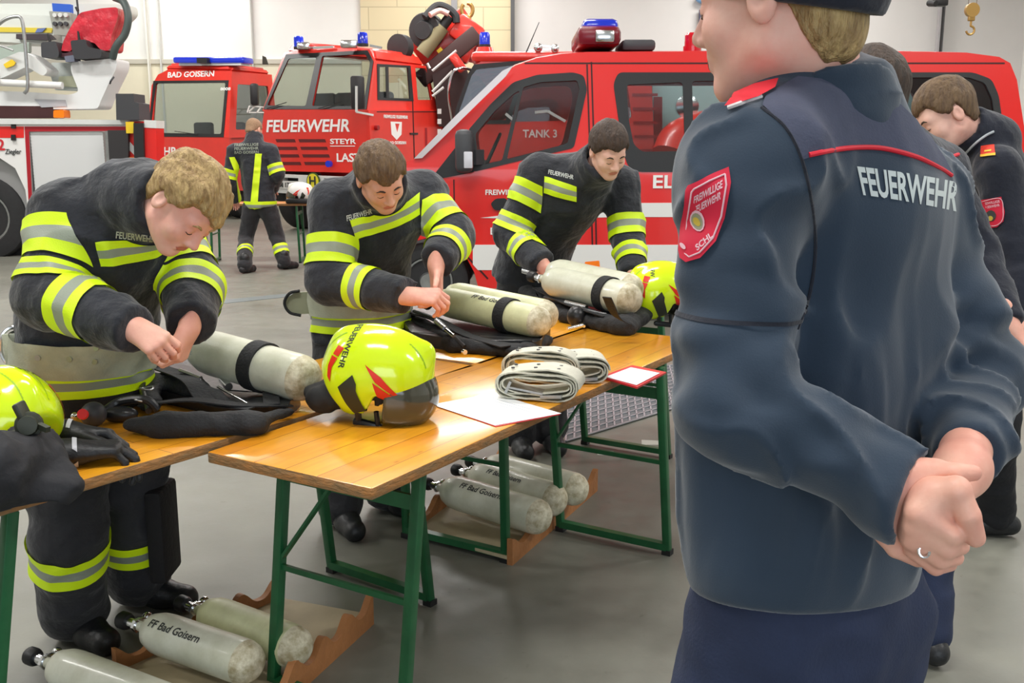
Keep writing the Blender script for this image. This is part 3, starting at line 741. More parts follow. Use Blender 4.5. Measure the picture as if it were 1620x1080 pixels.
# wheels and cabin
wheel(van, Vector((S.p(677, 455).x, YV + 0.05, 0.345)), 0.345, 0.24, holes=True); wheel(van, Vector((S.p(1480, 455).x, YV + 0.05, 0.345)), 0.345, 0.24)
wheel(van, Vector((S.p(677, 455).x, YV + VW - 0.05, 0.345)), 0.345, 0.24, (0, -1, 0)); wheel(van, Vector((S.p(1480, 455).x, YV + VW - 0.05, 0.345)), 0.345, 0.24, (0, -1, 0))
INT = mat('dark_interior', rgb(44, 46, 50), 0.8)
for (u, y) in ((868, 0.5), (868, 1.35), (1120, 0.5), (1240, 0.5), (1420, 0.5), (1420, 1.35)):
    c0 = S.p(u, 300); mb = MB(); mb.box((c0.x, YV + y, 0.95), (0.5, 0.48, 0.16), bev=0.05); mb.box((c0.x + 0.24, YV + y, 1.22), (0.14, 0.46, 0.55), bev=0.06); mb.build('seat', INT, van)
mb = MB(); c0 = S.p(700, 262); mb.box((c0.x + 0.10, YV + VW / 2, c0.y - 0.10), (0.5, VW - 0.3, 0.25), bev=0.06); mb.build('dashboard', INT, van)
mb = MB(); c0 = Vector((S.p(775, 240).x, YV + 0.45, S.p(775, 245).y)); mb.tube([c0 + Vector((0.08 * math.sin(t) * 1.0, 0.19 * math.cos(t), 0.17 * math.sin(t))) for t in np.linspace(0, 6.283, 21)], 0.014, 8); mb.build('steering_wheel', BLACKP, van)
# ================================================================ older tank truck behind the van (TANK 3)
YD = 11.6
D = Pl((0, YD, 0), (1, 0, 0)); tk = empty('tank_truck', (0, 0, 0)); tag(tk, 'older red tank truck marked TANK 3 standing right behind the red van', 'fire truck')
D.panel('side_panel', [(742, 120), (750, 103), (765, 95), (1010, 90), (1030, 100), (1040, 380), (690, 380), (690, 260), (700, 230), (716, 190)], [[(800, 118), (905, 114), (930, 190), (800, 193)], [(935, 114), (990, 113), (1000, 188), (950, 190)]], RED2, tk, 0.06, hr=0.05)
D.panel('window_pane', [(798, 116), (1002, 111), (1004, 190), (798, 195)], [], WGL, tk, 0.01, off=0.03)
D.panel('side_panel', [(742, 120), (750, 103), (765, 95), (1010, 90), (1030, 100), (1040, 380), (690, 380), (690, 260), (700, 230), (716, 190)], [], RED2, tk, 0.06, off=2.2)
ws = lambda u, v, y: at(u, v, YD) + Vector((0, y, 0))
mb = MB(); mb.prism([ws(716, 190, 0), ws(742, 120, 0), ws(742, 120, 2.3), ws(716, 190, 2.3)], (0.03, 0, 0)); mb.build('windscreen', WGL, tk)
# windscreen wraps to the side: dark pane with a black rubber surround
D.panel('corner_pane', [(720, 190), (726, 172), (745, 118), (752, 108), (830, 100), (800, 190)], [], DGL, tk, 0.012, r=0.06, off=-0.012)
D.panel('rubber_surround', [(716, 196), (722, 170), (741, 116), (750, 102), (838, 95), (806, 196)], [[(722, 190), (728, 172), (746, 120), (754, 110), (828, 102), (800, 190)]], BLACKP, tk, 0.02, off=-0.015)
mb = MB()
for z0, z1, x0 in ((0.5, 1.55, 0.0),): mb.prism([at(690, 240, YD), at(690, 380, YD), at(690, 380, YD) + Vector((0, 2.3, 0)), at(690, 240, YD) + Vector((0, 2.3, 0))], (0.05, 0, 0))
mb.build('front_panel', RED2, tk)
a, b = at(745, 100, YD), at(1025, 90, YD)
mb = MB(); mb.box(((a.x + b.x) / 2, YD + 1.15, b.z), (b.x - a.x, 2.35, 0.12), bev=0.05); mb.build('roof', RED2, tk)
D.text('TANK 3', 854, 212, 12, LETW, tk, wpx=54, bold=0.02, off=-0.03)
for (u0, v0, u1, v1) in ((846, 178, 866, 176), (866, 176, 894, 192), (800, 180, 812, 190)): mb = MB(); mb.bar(D.w(u0, v0, -0.06), D.w(u1, v1, -0.06), 0.03, 0.03); mb.build('grab_rail', OFFW, tk)
c0 = at(767, 82, YD + 0.5); mb = MB(); mb.lathe([(-0.05, 0.14), (0.10, 0.09)], c0 - Vector((0, 0, 0.05)), (0, 0, 1), 20); mb.build('beacon_pedestal', RED2, tk); beacon(tk, c0 + Vector((0, 0, 0.05)), 0.062, 0.17)
mb = MB(); c0, c1 = at(837, 80, YD), at(878, 77, YD); mb.bar(c0, c1, 0.02); mb.ball(c0 + Vector((0.1, 0, 0.03)), (0.05, 0.05, 0.05)); mb.ball(c1 - Vector((0, 0, 0.0)), (0.045, 0.045, 0.05)); mb.bar(at(855, 72, YD), at(882, 75, YD), 0.02); mb.build('air_horn', CHROME, tk)
mb = MB(); mb.cyl(at(832, 84, YD), at(853, 35, YD), 0.008, 0.004, n=6); mb.build('antenna', BLACKP, tk)
mb = MB(); mb.tube(spline([D.w(716, 190, -0.1), D.w(712, 150, -0.25), D.w(718, 118, -0.25), D.w(730, 110, -0.2), D.w(744, 110, 0)], 5), 0.015, 8); mb.build('mirror_bracket', CHROME, tk)
wheel(tk, Vector((D.p(760, 380).x, YD + 0.05, 0.5)), 0.5, 0.28)
wheel(tk, Vector((D.p(1150, 380).x, YD + 0.05, 0.5)), 0.5, 0.28)
# equipment body behind the cab
D.panel('equipment_body', [(1044, 96), (1500, 96), (1500, 360), (1044, 360)], [], mat('turquoise_grey_locker', rgb(176, 206, 206), 0.5), tk, 0.3, off=0.6)
D.panel('locker_door', [(1044, 150), (1058, 150), (1058, 250), (1044, 250)], [], DRED, tk, 0.03, off=0.5)
mb = MB(); c0 = at(1088, 168, YD + 0.1); mb.lathe([(0, 0.04), (0.02, 0.13), (0.10, 0.13), (0.14, 0.06)], c0, (0, 1, 0), 20); mb.bar(c0, c0 + Vector((0.02, 0, -0.35)), 0.03); mb.build('search_light', CHROME, tk)
mb = MB(); mb.tube(spline([D.w(1062, 250, -0.1), D.w(1080, 222, 0), D.w(1130, 208, 0.1), D.w(1180, 205, 0.1)], 5), [0.25] * 16, 14); mb.build('mudguard', RED2, tk)
for k in range(5):
    mb = MB(); mb.bar(D.w(1000 + k, 150 + k * 22, -0.02), D.w(1040, 150 + k * 22, -0.02), 0.02, 0.03); mb.build('ladder_rung', DRED, tk)
# ================================================================ crane truck, cab turned towards the camera (FEUERWEHR)
L0 = at(408, 275, 17.9); R0 = at(590, 282, 16.8); fx = Vector((R0.x - L0.x, R0.y - L0.y, 0)).normalized(); sx_ = Vector((-fx.y, fx.x, 0))
zc = R0.z; corner = Vector((R0.x, R0.y, 0))
FP = Pl(corner, fx); SP = Pl(corner, sx_)
ck = empty('crane_truck', (0, 0, 0)); tag(ck, 'red crane truck with FEUERWEHR across its angular cab front', 'fire truck')
# lower front
FP.panel('front_panel', [(418, 174), (583, 174), (588, 240), (590, 274), (424, 270), (408, 250)], [], RED2, ck, 0.06, r=0.03)
wsl = FP.w(415, 174); wsr = FP.w(583, 174); top_r = at(590, 80, (wsr.y + 0.42)); top_l = Vector((0, 0, 0))
zdir = (top_r - wsr); zdir = zdir - fx * zdir.dot(fx)
WP = Pl(wsr, fx, zdir)
g = WP.panel('windscreen_frame', [(415, 175), (584, 175), (594, 97), (585, 78), (470, 79), (450, 83)], [[(421, 169), (484, 170), (502, 88), (455, 91)], [(493, 170), (577, 170), (588, 98), (580, 84), (510, 87)]], RED2, ck, 0.05, hr=0.04)
WP.panel('window_seal', [(417, 173), (580, 173), (591, 97), (582, 80), (453, 86)], [[(423, 167), (484, 168), (501, 91), (457, 93)], [(494, 168), (575, 168), (586, 99), (578, 86), (510, 89)]], BLACKP, g, 0.012, hr=0.04, off=-0.010)
WP.panel('windscreen', [(419, 171), (579, 171), (590, 97), (583, 81), (455, 88)], [], WGL, ck, 0.008, off=0.02)
for (u0, v0, u1, v1) in ((424, 173, 455, 163), (505, 173, 540, 163)):
    mb = MB(); mb.bar(WP.w(u0, v0, -0.03), WP.w(u1, v1, -0.03), 0.012, 0.012); mb.build('wiper', BLACKP, ck)
# cab side with two windows
SP.panel('side_panel', [(583, 174), (600, 174), (700, 174), (701, 268), (640, 275), (590, 283)], [], RED2, ck, 0.06)
tilt = Vector((0, 0, 1)) - fx * 0.10
SU = Pl(wsr, sx_, tilt)
su = SU.panel('upper_side_panel', [(583, 175), (594, 96), (600, 98), (676, 104), (698, 198), (700, 176)][:1] + [(594, 96), (674, 104), (694, 176)], [[(600, 104), (647, 106), (651, 157), (600, 155)], [(657, 107), (674, 108), (684, 158), (661, 158)]], RED2, ck, 0.05, hr=0.03)
SU.panel('window_frame', [(596, 101), (649, 104), (654, 160), (597, 158)], [[(600, 106), (610, 106), (611, 155), (600, 154)], [(614, 106), (645, 107), (648, 156), (615, 155)]], BLACKP, su, 0.015, off=-0.008)
SU.panel('window_pane', [(598, 103), (686, 105), (690, 160), (598, 158)], [], WGL, su, 0.008, off=0.02)
mb = MB()
A_ = WP.w(594, 96); B_ = WP.w(450, 83); A2 = SU.w(674, 104)
d_ = A2 - A_; h_ = Vector((0, 0, 0.20))
f1, f2, f3, f4 = B_, A_, A_ + Vector((d_.x, d_.y, 0)), B_ + Vector((d_.x, d_.y, 0))
bm_ = mb.bm; vs = [bm_.verts.new(p) for p in (f1, f2, f3, f4)]; ins = 0.16
c_ = (f1 + f3) / 2; tp = [bm_.verts.new(p.lerp(c_, 0.12) + h_) for p in (f1, f2, f3, f4)]
for i in range(4): bm_.faces.new((vs[i], vs[(i + 1) % 4], tp[(i + 1) % 4], tp[i]))
bm_.faces.new(tp); bm_.faces.new(vs[::-1])
bmesh.ops.bevel(bm_, geom=[e for e in bm_.edges], offset=0.05, segments=3, affect='EDGES')
mb.build('roof', RED2, ck, ang=0.9)
# back and far walls of the cab
back = d_.length
mb = MB()
for (p, q) in ((Vector((wsl.x, wsl.y, 0)), Vector((wsl.x, wsl.y, 0)) + sx_ * back * 1.02), (corner + sx_ * back * 1.02, Vector((wsl.x, wsl.y, 0)) + sx_ * back * 1.02)):
    mb.prism([p + Vector((0, 0, 0.7)), q + Vector((0, 0, 0.7)), q + Vector((0, 0, 1.75)), p + Vector((0, 0, 1.75))], fx * 0.03 + sx_ * 0.03)
mb.build('cab_shell', DRED, ck)
for t in (0.45, 1.15, 1.65):
    mb = MB(); p = corner - fx * t + sx_ * 0.95; mb.box(p + Vector((0, 0, 1.9)), (0.5, 0.14, 0.9), Matrix((fx, sx_, Vector((0, 0, 1)))).transposed(), bev=0.06); mb.build('seat', mat('grey_seat', rgb(70, 72, 74), 0.9), ck)
# grille slots, lettering, bumper
for r_ in range(4):
    for c_i, (u0, u1) in enumerate(((436, 466), (472, 514))):
        v = 220 + r_ * 12; sh = r_ * 3
        FP.panel('grille_slot', [(u0 + sh, v), (u1 + sh, v), (u1 + sh + 2, v + 5), (u0 + sh + 2, v + 5)], [], mat('grille_dark', rgb(92, 18, 20), 0.6), ck, 0.01, off=-0.004)
FP.text('FEUERWEHR', 486, 200, 19, LETW, ck, wpx=132, bold=0.012, shear=0.15, off=-0.006)
FP.text('STEYR', 543, 224, 8, LETW, ck, wpx=41, bold=0.010, off=-0.006)
mb = MB(); mb.bar(FP.w(523, 231, -0.008), FP.w(562, 231, -0.008), 0.006, 0.012); mb.build('badge_line', LETW, ck)
FP.text('LAST', 552, 250, 13, LETW, ck, wpx=38, bold=0.010, off=-0.006)
FP.panel('bumper', [(436, 275), (592, 281), (594, 312), (434, 303), (430, 296)], [[(458, 280), (485, 281), (485, 288), (459, 287)], [(525, 281), (545, 282), (545, 288), (526, 287)]], OFFW, ck, 0.25, off=-0.22, r=0.03)
FP.panel('bumper_recess', [(455, 278), (550, 280), (550, 292), (455, 290)], [], BLACKP, ck, 0.05, off=-0.05)
FP.panel('skirt', [(428, 300), (594, 310), (594, 330), (428, 318)], [], mat('dark_chassis', rgb(50, 24, 26), 0.7), ck, 0.3, off=0.1)
pl_ = FP.panel('number_plate', [(449, 285), (492, 286), (492, 299), (449, 297)], [], mat('plate_white', rgb(214, 214, 210), 0.5), ck, 0.015, off=-0.24, r=0.01)
FP.text('GM 170 AA', 470, 292, 7, LETK, pl_, wpx=36, bold=0.006, off=-0.25)
c0 = FP.p(511, 286); circ = [(c0.x + 0.135 * math.cos(i * math.pi / 12), c0.y + 0.145 * math.sin(i * math.pi / 12)) for i in range(24)]; ci2 = [(c0.x + 0.115 * math.cos(i * math.pi / 12), c0.y + 0.125 * math.sin(i * math.pi / 12)) for i in range(24)]
sg = bm_obj('hydrant_sign', panel_bm(circ, (), 0.02), mat('dark_green', rgb(60, 90, 30), 0.6), ck, FP.M @ Matrix.Translation((0, -0.27, 0)))
bm_obj('sign_face', panel_bm(ci2, (), 0.01), mat('sign_yellow', rgb(226, 214, 50), 0.5), sg, FP.M @ Matrix.Translation((0, -0.278, 0)))
FP.text('H', 511, 286, 14, LETK, sg, bold=0.008, off=-0.284)
mb = MB(); q = FP.w(525, 259, -0.05); mb.cyl(q, q - FP.M.to_3x3() @ Vector((0, 0.06, 0)), 0.055); mb.build('front_beacon', BLUEL, ck)
# crest on the side
c0 = SP.p(627, 205); k_ = 0.9
bm_obj('door_crest', panel_bm([(c0.x - 0.17, c0.y + 0.13), (c0.x + 0.17, c0.y + 0.13), (c0.x + 0.15, c0.y - 0.08), (c0.x, c0.y - 0.17), (c0.x - 0.15, c0.y - 0.08)], [[(c0.x - 0.04, c0.y + 0.10), (c0.x + 0.10, c0.y + 0.10), (c0.x + 0.02, c0.y - 0.05)]], 0.006), LETW, ck, SP.M @ Matrix.Translation((0, -0.004, 0)))
def arc(co): return co
SP.text('FREIWILLIGE FEUERWEHR', 626, 185, 5, LETW, ck, wpx=38, bold=0.004); SP.text('BAD GOISERN', 628, 226, 4.5, LETW, ck, wpx=28, bold=0.004)
SP.panel('door_handle', [(648, 210), (660, 210), (660, 213), (648, 213)], [], BLACKP, ck, 0.02, off=-0.02)
mb = MB(); mb.cyl(SP.w(594, 202, 0), SP.w(594, 202, -0.06), 0.04); mb.build('side_lamp', DRED, ck)
for ol in ([(652, 160), (653.5, 160), (657, 268), (655, 268)], [(596, 176), (700, 176), (700, 177.5), (596, 177.5)]): SP.panel('door_seam', ol, [], SEAM, ck, 0.004, off=-0.003)
# mirror
mb = MB(); q0 = FP.w(584, 148, -0.35); mb.box(q0 + Vector((0.02, 0, 0)), (0.22, 0.10, 0.52), bev=0.04); mr = mb.build('door_mirror', BLACKP, ck)
mb = MB(); mb.bar(FP.w(587, 178, -0.40), FP.w(587, 138, -0.40), 0.03); mb.bar(FP.w(587, 178, -0.40), FP.w(590, 182, 0), 0.03); mb.build('mirror_arm', OFFW, mr)
# roof lamps
for (u, v, r_) in ((473, 78, 0.085), (574, 73, 0.085)): beacon(ck, at(u, v, 17.9 if u < 500 else 17.1) , r_, 0.22)
mb = MB(); q = at(553, 70, 17.3); mb.box(q, (0.28, 0.2, 0.12), bev=0.02); mb.build('work_lamp', CHROME, ck)
mb = MB(); q = at(481, 73, 17.8); mb.box(q, (0.22, 0.2, 0.12), bev=0.03); mb.build('work_lamp', CHROME, ck)
mb = MB(); mb.bar(at(490, 76, 17.8), at(528, 74, 17.6), 0.04); mb.bar(at(585, 72, 17), at(604, 76, 17), 0.04); mb.build('air_horn', CHROME, ck)
# body and crane behind the cab
Yc = 19.0
mb = MB(); mb.prism([at(700, 178, Yc), at(745, 170, Yc), at(745, 300, Yc), at(700, 300, Yc)], (0, 2.2, 0)); mb.build('load_bed', mat('dark_bed', rgb(104, 22, 26), 0.6), ck)
for k in range(3):
    mb = MB(); mb.prism([at(692, 172 + k * 16, 17.4), at(698, 172 + k * 16, 17.4), at(698, 180 + k * 16, 17.4), at(692, 180 + k * 16, 17.4)], (0, 0.03, 0)); mb.build('white_marking', WHITEP, ck)
mb = MB(); mb.bar(at(662, 92, Yc), at(745, 30, Yc), 0.34, 0.50, bev=0.03); mb.build('crane_boom', RED2, ck)
mb = MB(); mb.bar(at(664, 128, Yc - 0.3), at(756, 52, Yc - 0.3), 0.25, 0.30, bev=0.03); mb.build('inner_boom', mat('boom_dark', rgb(60, 34, 32), 0.6), ck)
mb = MB(); mb.bar(at(720, 38, Yc - 0.2), at(758, 66, Yc - 0.2), 0.4, 0.45, bev=0.06); mb.bar(at(738, 70, Yc - 0.2), at(725, 95, Yc - 0.2), 0.3, 0.35, bev=0.05); mb.build('crane_joint', RED2, ck)
mb = MB(); mb.bar(at(752, 60, Yc - 0.1), at(742, 98, Yc - 0.1), 0.10, 0.3); mb.build('joint_strut', DRED, ck)
mb = MB(); mb.cyl(at(668, 85, Yc - 0.4), at(700, 42, Yc - 0.4), 0.13); mb.build('lift_cylinder', mat('olive_steel', rgb(136, 128, 96), 0.5), ck)
mb = MB(); mb.cyl(at(700, 42, Yc - 0.4), at(712, 26, Yc - 0.4), 0.09); mb.build('cylinder_rod', BLACKP, ck)
c0 = at(668, 48, Yc - 0.5); mb = MB(); mb.lathe([(0, 0.02), (0, 0.15), (0.02, 0.16), (0.08, 0.18), (0.08, 0.29), (0.11, 0.31), (0.28, 0.31), (0.30, 0.28), (0.30, 0.05)], c0, (0.35, 1, 0.05), 30); mb.build('cable_drum', mat('dark_drum', rgb(52, 52, 54), 0.55), ck)
mb = MB(); mb.lathe([(0, 0.05), (0.02, 0.22), (0.2, 0.22), (0.22, 0.05)], at(628, 74, Yc - 0.8), (0.5, 1, 0), 24); mb.build('hose_reel', mat('dark_drum2', rgb(46, 46, 48), 0.6), ck)
mb = MB(); mb.tube(spline([at(672, 28, Yc - .5), at(690, 10, Yc - .4), at(706, 12, Yc - .4), at(720, 24, Yc - .4), at(722, 36, Yc - .4)], 6), 0.07, 10); mb.build('hydraulic_hose', RUBBER, ck)
mb = MB(); mb.tube(spline([at(680, 24, Yc - .6), at(695, 17, Yc - .5), at(710, 22, Yc - .5)], 6), 0.05, 10); mb.build('hydraulic_hose', mat('pale_hose', rgb(214, 170, 160), 0.6), ck)
c0 = at(739, 16, Yc - 0.2); mb = MB(); mb.tube([c0 + Vector((0.10 * math.sin(t), 0, 0.12 * math.cos(t))) for t in np.linspace(0, 5.6, 18)], 0.035, 8); mb.ball(c0 - Vector((0.04, 0, 0.16)), (0.12, 0.08, 0.09)); mb.build('crane_hook', BRASS, ck)
mb = MB(); c0 = at(696, 80, Yc - 0.35); mb.box(c0, (0.10, 0.01, 0.08), Matrix.Rotation(-0.7, 3, 'Y')); mb.build('warning_label', mat('label_yellow', rgb(236, 200, 40), 0.5), ck)
for k, (u0, v0, u1, v1) in enumerate(((684, 112, 722, 80), (684, 145, 716, 112), (684, 152, 702, 138), (676, 100, 680, 108))):
    mb = MB(); mb.cyl(at(u0, v0, Yc - .7), at(u1, v1, Yc - .7), 0.022, n=8); mb.build('grab_rail', OFFW, ck)
mb = MB(); mb.prism([at(684, 118, Yc - 0.5), at(730, 92, Yc - 0.5), at(742, 120, Yc - .5), at(744, 200, Yc - .5), at(694, 200, Yc - .5)], (0, 0.6, 0)); mb.build('crane_base', mat('dark_machine', rgb(52, 34, 34), 0.8), ck)
mb = MB(); mb.bar(at(716, 88, Yc - 0.7), at(733, 112, Yc - 0.7), 0.3, 0.16, bev=0.04); mb.build('valve_housing', RED2, ck)
for u in (440, 580):
    q = on(u, 372 if u < 500 else 378); wheel(ck, Vector((corner.x, corner.y, 0.55)) + sx_ * 0.5 - fx * (0.05 if u > 500 else 2.0), 0.55, 0.3, -fx if u > 500 else fx)
wheel(ck, Vector((corner.x, corner.y, 0.55)) + sx_ * 3.6 - fx * 0.05, 0.55, 0.3, -fx)
# ================================================================ truck with BAD GOISERN above its windscreen
L0 = at(236, 280, 20.6); R0 = at(362, 282, 19.8); fx = Vector((R0.x - L0.x, R0.y - L0.y, 0)).normalized(); sx_ = Vector((-fx.y, fx.x, 0)); corner = Vector((R0.x, R0.y, 0))
FP = Pl(corner, fx); SP = Pl(corner, sx_)
bt = empty('rescue_truck', (0, 0, 0)); tag(bt, 'red truck with BAD GOISERN above the windscreen and a blue light bar on top', 'fire truck')
FP.panel('front_panel', [(235, 214), (362, 216), (364, 300), (240, 300)], [], RED2, bt, 0.06)
wsr = FP.w(362, 216); top = at(366, 113, wsr.y + 0.3); zd = top - wsr; zd = zd - fx * zd.dot(fx); WP = Pl(wsr, fx, zd)
g = WP.panel('windscreen_frame', [(232, 216), (362, 218), (367, 113), (268, 109), (250, 118), (240, 135)], [[(240, 210), (350, 214), (358, 130), (246, 131)]], RED2, bt, 0.05, hr=0.05)
WP.panel('window_seal', [(234, 216), (354, 217), (362, 127), (243, 128)], [[(238, 210), (350, 212), (357, 131), (247, 132)]], BLACKP, g, 0.012, hr=0.04, off=-0.008)
WP.panel('windscreen', [(236, 214), (353, 215), (360, 128), (245, 130)], [], WGL, bt, 0.008, off=0.02)
mb = MB(); mb.bar(WP.w(278, 208, -0.03), WP.w(314, 213, -0.03), 0.012); mb.build('wiper', BLACKP, bt)
WP.text('BAD GOISERN', 302, 118, 8.5, LETW, bt, wpx=73, bold=0.012, off=-0.006)
WP.text('8008', 357, 141, 4.5, LETW, bt, wpx=16, bold=0.006, off=-0.006)
FP.text('FEUERWEHR', 236, 240, 13, LETW, bt, wpx=86, bold=0.010, shear=0.12)
SP.panel('side_panel', [(362, 216), (440, 214), (440, 300), (364, 302)], [], RED2, bt, 0.06)
SU = Pl(wsr, sx_, Vector((0, 0, 1)) - fx * 0.08)
su = SU.panel('upper_side_panel', [(362, 218), (367, 113), (430, 118), (440, 216)], [[(373, 205), (376, 133), (424, 136), (432, 205)]], RED2, bt, 0.05, hr=0.04)
SU.panel('window_pane', [(371, 207), (374, 131), (426, 134), (434, 207)], [], DGL, su, 0.01, off=0.02)
A_ = WP.w(367, 113); B_ = WP.w(258, 111); A2 = SU.w(430, 118); d_ = A2 - A_; d_.z = 0
mb = MB(); bm_ = mb.bm; vs = [bm_.verts.new(p) for p in (B_, A_, A_ + d_, B_ + d_)]; c_ = (A_ + B_ + d_) / 2; tp = [bm_.verts.new(p.lerp(c_, 0.10) + Vector((0, 0, 0.14))) for p in (B_, A_, A_ + d_, B_ + d_)]
for i in range(4): bm_.faces.new((vs[i], vs[(i + 1) % 4], tp[(i + 1) % 4], tp[i]))
bm_.faces.new(tp); bm_.faces.new(vs[::-1]); bmesh.ops.bevel(bm_, geom=bm_.edges[:], offset=0.05, segments=3, affect='EDGES'); mb.build('roof', RED2, bt, ang=0.9)
mb = MB(); a, b = at(282, 96, 20.6), at(394, 96, 20.2); mb.bar(a, b, 0.4, 0.12, bev=0.04); lb_ = mb.build('light_bar', BLUEL, bt)
mb = MB(); mb.bar(at(318, 96.5, 20.3), at(334, 96.5, 20.24), 0.30, 0.10); mb.build('light_bar_middle', BLACKP, lb_)
mb = MB(); mb.bar(at(290, 102, 20.6), at(388, 101.5, 20.2), 0.3, 0.06); mb.build('light_bar_foot', OFFW, lb_)
mb = MB(); q = SP.w(383, 150, -0.3); mb.box(q, (0.16, 0.16, 0.42), bev=0.05); mr = mb.build('door_mirror', BLACKP, bt)
for (u0, v0, u1, v1) in ((378, 168, 378, 178), (378, 178, 410, 178), (378, 168, 410, 170), (390, 178, 400, 169), (378, 176, 390, 169)):
    mb = MB(); mb.bar(SP.w(u0, v0, -0.25), SP.w(u1, v1, -0.2), 0.02); mb.build('mirror_bracket', WHITEP, mr)
mb = MB(); q = SP.w(417, 96, 0.1); mb.prism([SP.w(415, 88), SP.w(420, 90), SP.w(424, 102), SP.w(415, 102)], (0, 0.05, 0)); mb.build('exhaust_flap', BLACKP, bt)
mb = MB(); mb.prism([Vector((L0.x, L0.y, 0.7)), Vector((L0.x, L0.y, 1.6)), Vector((L0.x, L0.y, 1.6)) + sx_ * 2, Vector((L0.x, L0.y, 0.7)) + sx_ * 2], fx * 0.05); mb.build('cab_shell', DRED, bt)
for t in (0.5, 1.3): mb = MB(); mb.box(corner - fx * t + sx_ * 0.9 + Vector((0, 0, 1.6)), (0.45, 0.14, 0.6), Matrix((fx, sx_, Vector((0, 0, 1)))).transposed(), bev=0.05); mb.build('seat', mat('grey_seat', rgb(70, 72, 74), 0.9), bt)
for t in (0.1, 1.5): wheel(bt, Vector((corner.x, corner.y, 0.5)) + sx_ * 0.7 - fx * t, 0.5, 0.3, -fx if t < 1 else fx)
mb = MB(); mb.box(at(300, 320, 21) + Vector((0, 1.5, 0)), (2.0, 3.4, 0.3)); mb.build('chassis', BLACKP, bt)
# body of that truck behind, seen through and above
# ================================================================ platform truck at the left edge
YA = 13.4
A = Pl((0, YA, 0), (1, 0, 0)); pt_ = empty('platform_truck', (0, 0, 0)); tag(pt_, 'red and white aerial platform truck with roller shutter at the left edge', 'fire truck')
A.panel('side_panel', [(-140, 190), (208, 190), (236, 192), (236, 300), (176, 302), (176, 345), (48, 346), (44, 330), (40, 300), (24, 266), (0, 250), (-30, 244), (-70, 250), (-95, 280), (-100, 345), (-140, 345)], [[(45, 208), (167, 208), (172, 336), (50, 338)]], WHITEP, pt_, 0.08)
A.panel('red_band', [(-140, 200), (38, 200), (38, 218), (-140, 218)], [], RED, pt_, 0.006, off=-0.005)
A.panel('red_band', [(39, 200), (205, 200), (205, 207), (46, 208), (52, 339), (176, 337), (177, 346), (47, 347)], [], mat('shutter_surround_red', rgb(170, 26, 40), 0.4), pt_, 0.006, off=-0.005)
A.panel('top_rail', [(-140, 186), (208, 190), (208, 197), (-140, 196)], [], OFFW, pt_, 0.10, off=-0.04)
n = 26; a = A.p(46, 208); b = A.p(171, 337)
mb = MB()
ol = []
for i in range(n + 1):
    z = a.y + (b.y - a.y) * i / n; ol += [(z, 0.0), (z - 0.4 * (a.y - b.y) / n * 1.0, -0.012)] if i < n else [(z, 0)]
bm_ = mb.bm; rows = [[bm_.verts.new((x, YA + 0.03 + y, z)) for (z, y) in ol] for x in (a.x, b.x)]
for i in range(len(ol) - 1): bm_.faces.new((rows[0][i], rows[1][i], rows[1][i + 1], rows[0][i + 1]))
mb.build('roller_shutter', mat('shutter_grey', rgb(206, 208, 208), 0.45), pt_, fix=False)
A.panel('shutter_rail', [(167, 207), (173, 207), (177, 338), (171, 338)], [], ALU, pt_, 0.02, off=-0.01)
A.text('2', 2, 230, 17, mat('red_lettering', rgb(200, 40, 50), 0.5), pt_, bold=0.012); A.text('Ziegler', 21, 240, 8, LETK, pt_, wpx=26, shear=0.2)
for (u0, v0) in ((19, 194), (19, 213)):
    A.panel('latch', [(u0, v0), (u0 + 6, v0), (u0 + 7, v0 + 9), (u0, v0 + 9)], [], BLACKP, pt_, 0.03, off=-0.03)
wheel(pt_, Vector((A.p(-30, 330).x, YA + 0.06, 0.52)), 0.56, 0.32); 
mb = MB(); mb.box((A.p(-30, 330).x, YA + 1.4, 0.55), (1.5, 2.3, 1.2)); mb.build('wheel_housing', BLACKP, pt_)
mb = MB(); q = A.p(100, 330); mb.box((q.x - 0.65, YA + 1.2, 1.15), (2.3, 2.2, 1.1)); mb.build('locker_box', mat('locker_inside', rgb(150, 150, 150), 0.6), pt_)
# rear corner: stop, lamps, chevrons
A.panel('rear_corner', [(176, 206), (208, 206), (208, 278), (180, 278)], [], mat('rear_black', rgb(46, 44, 46), 0.5), pt_, 0.25, off=-0.12)
A.panel('rear_corner', [(205, 192), (236, 192), (236, 300), (208, 290)], [], RED, pt_, 0.25, off=-0.05)
A.panel('rear_post', [(220, 195), (235, 195), (238, 300), (222, 300)], [], BLACKP, pt_, 0.3, off=-0.2)
A.panel('rear_post', [(235, 195), (253, 196), (255, 300), (238, 300)], [], RED, pt_, 0.3, off=-0.15); A.panel('post_cap', [(235, 190), (254, 191), (254, 203), (235, 202)], [], OFFW, pt_, 0.31, off=-0.16)
A.panel('outrigger_column', [(190, 149), (218, 149), (219, 162), (226, 164), (227, 190), (191, 190)], [], DGREY, pt_, 0.4, off=-0.15)
A.panel('warning_label', [(205, 193), (218, 193), (217, 211), (206, 211)], [], mat('label_yellow', rgb(236, 200, 40), 0.5), pt_, 0.01, off=-0.14)
A.panel('white_marking', [(206, 222), (222, 240), (222, 252), (206, 236)], [], WHITEP, pt_, 0.01, off=-0.06); A.panel('white_marking', [(207, 256), (214, 262), (214, 270), (208, 270)], [], WHITEP, pt_, 0.01, off=-0.06)
A.panel('tail_lamp', [(208, 248), (220, 248), (220, 256), (208, 256)], [], ORANGE, pt_, 0.02, off=-0.07)
A.panel('deck_box', [(-140, 166), (73, 167), (75, 186), (-140, 186)], [], mat('dark_red_brown', rgb(70, 34, 36), 0.5), pt_, 0.3, off=0.2)
A.panel('beacon', [(79, 174), (95, 173), (96, 186), (79, 186)], [], ORANGE, pt_, 0.2, off=0.1, r=0.02)
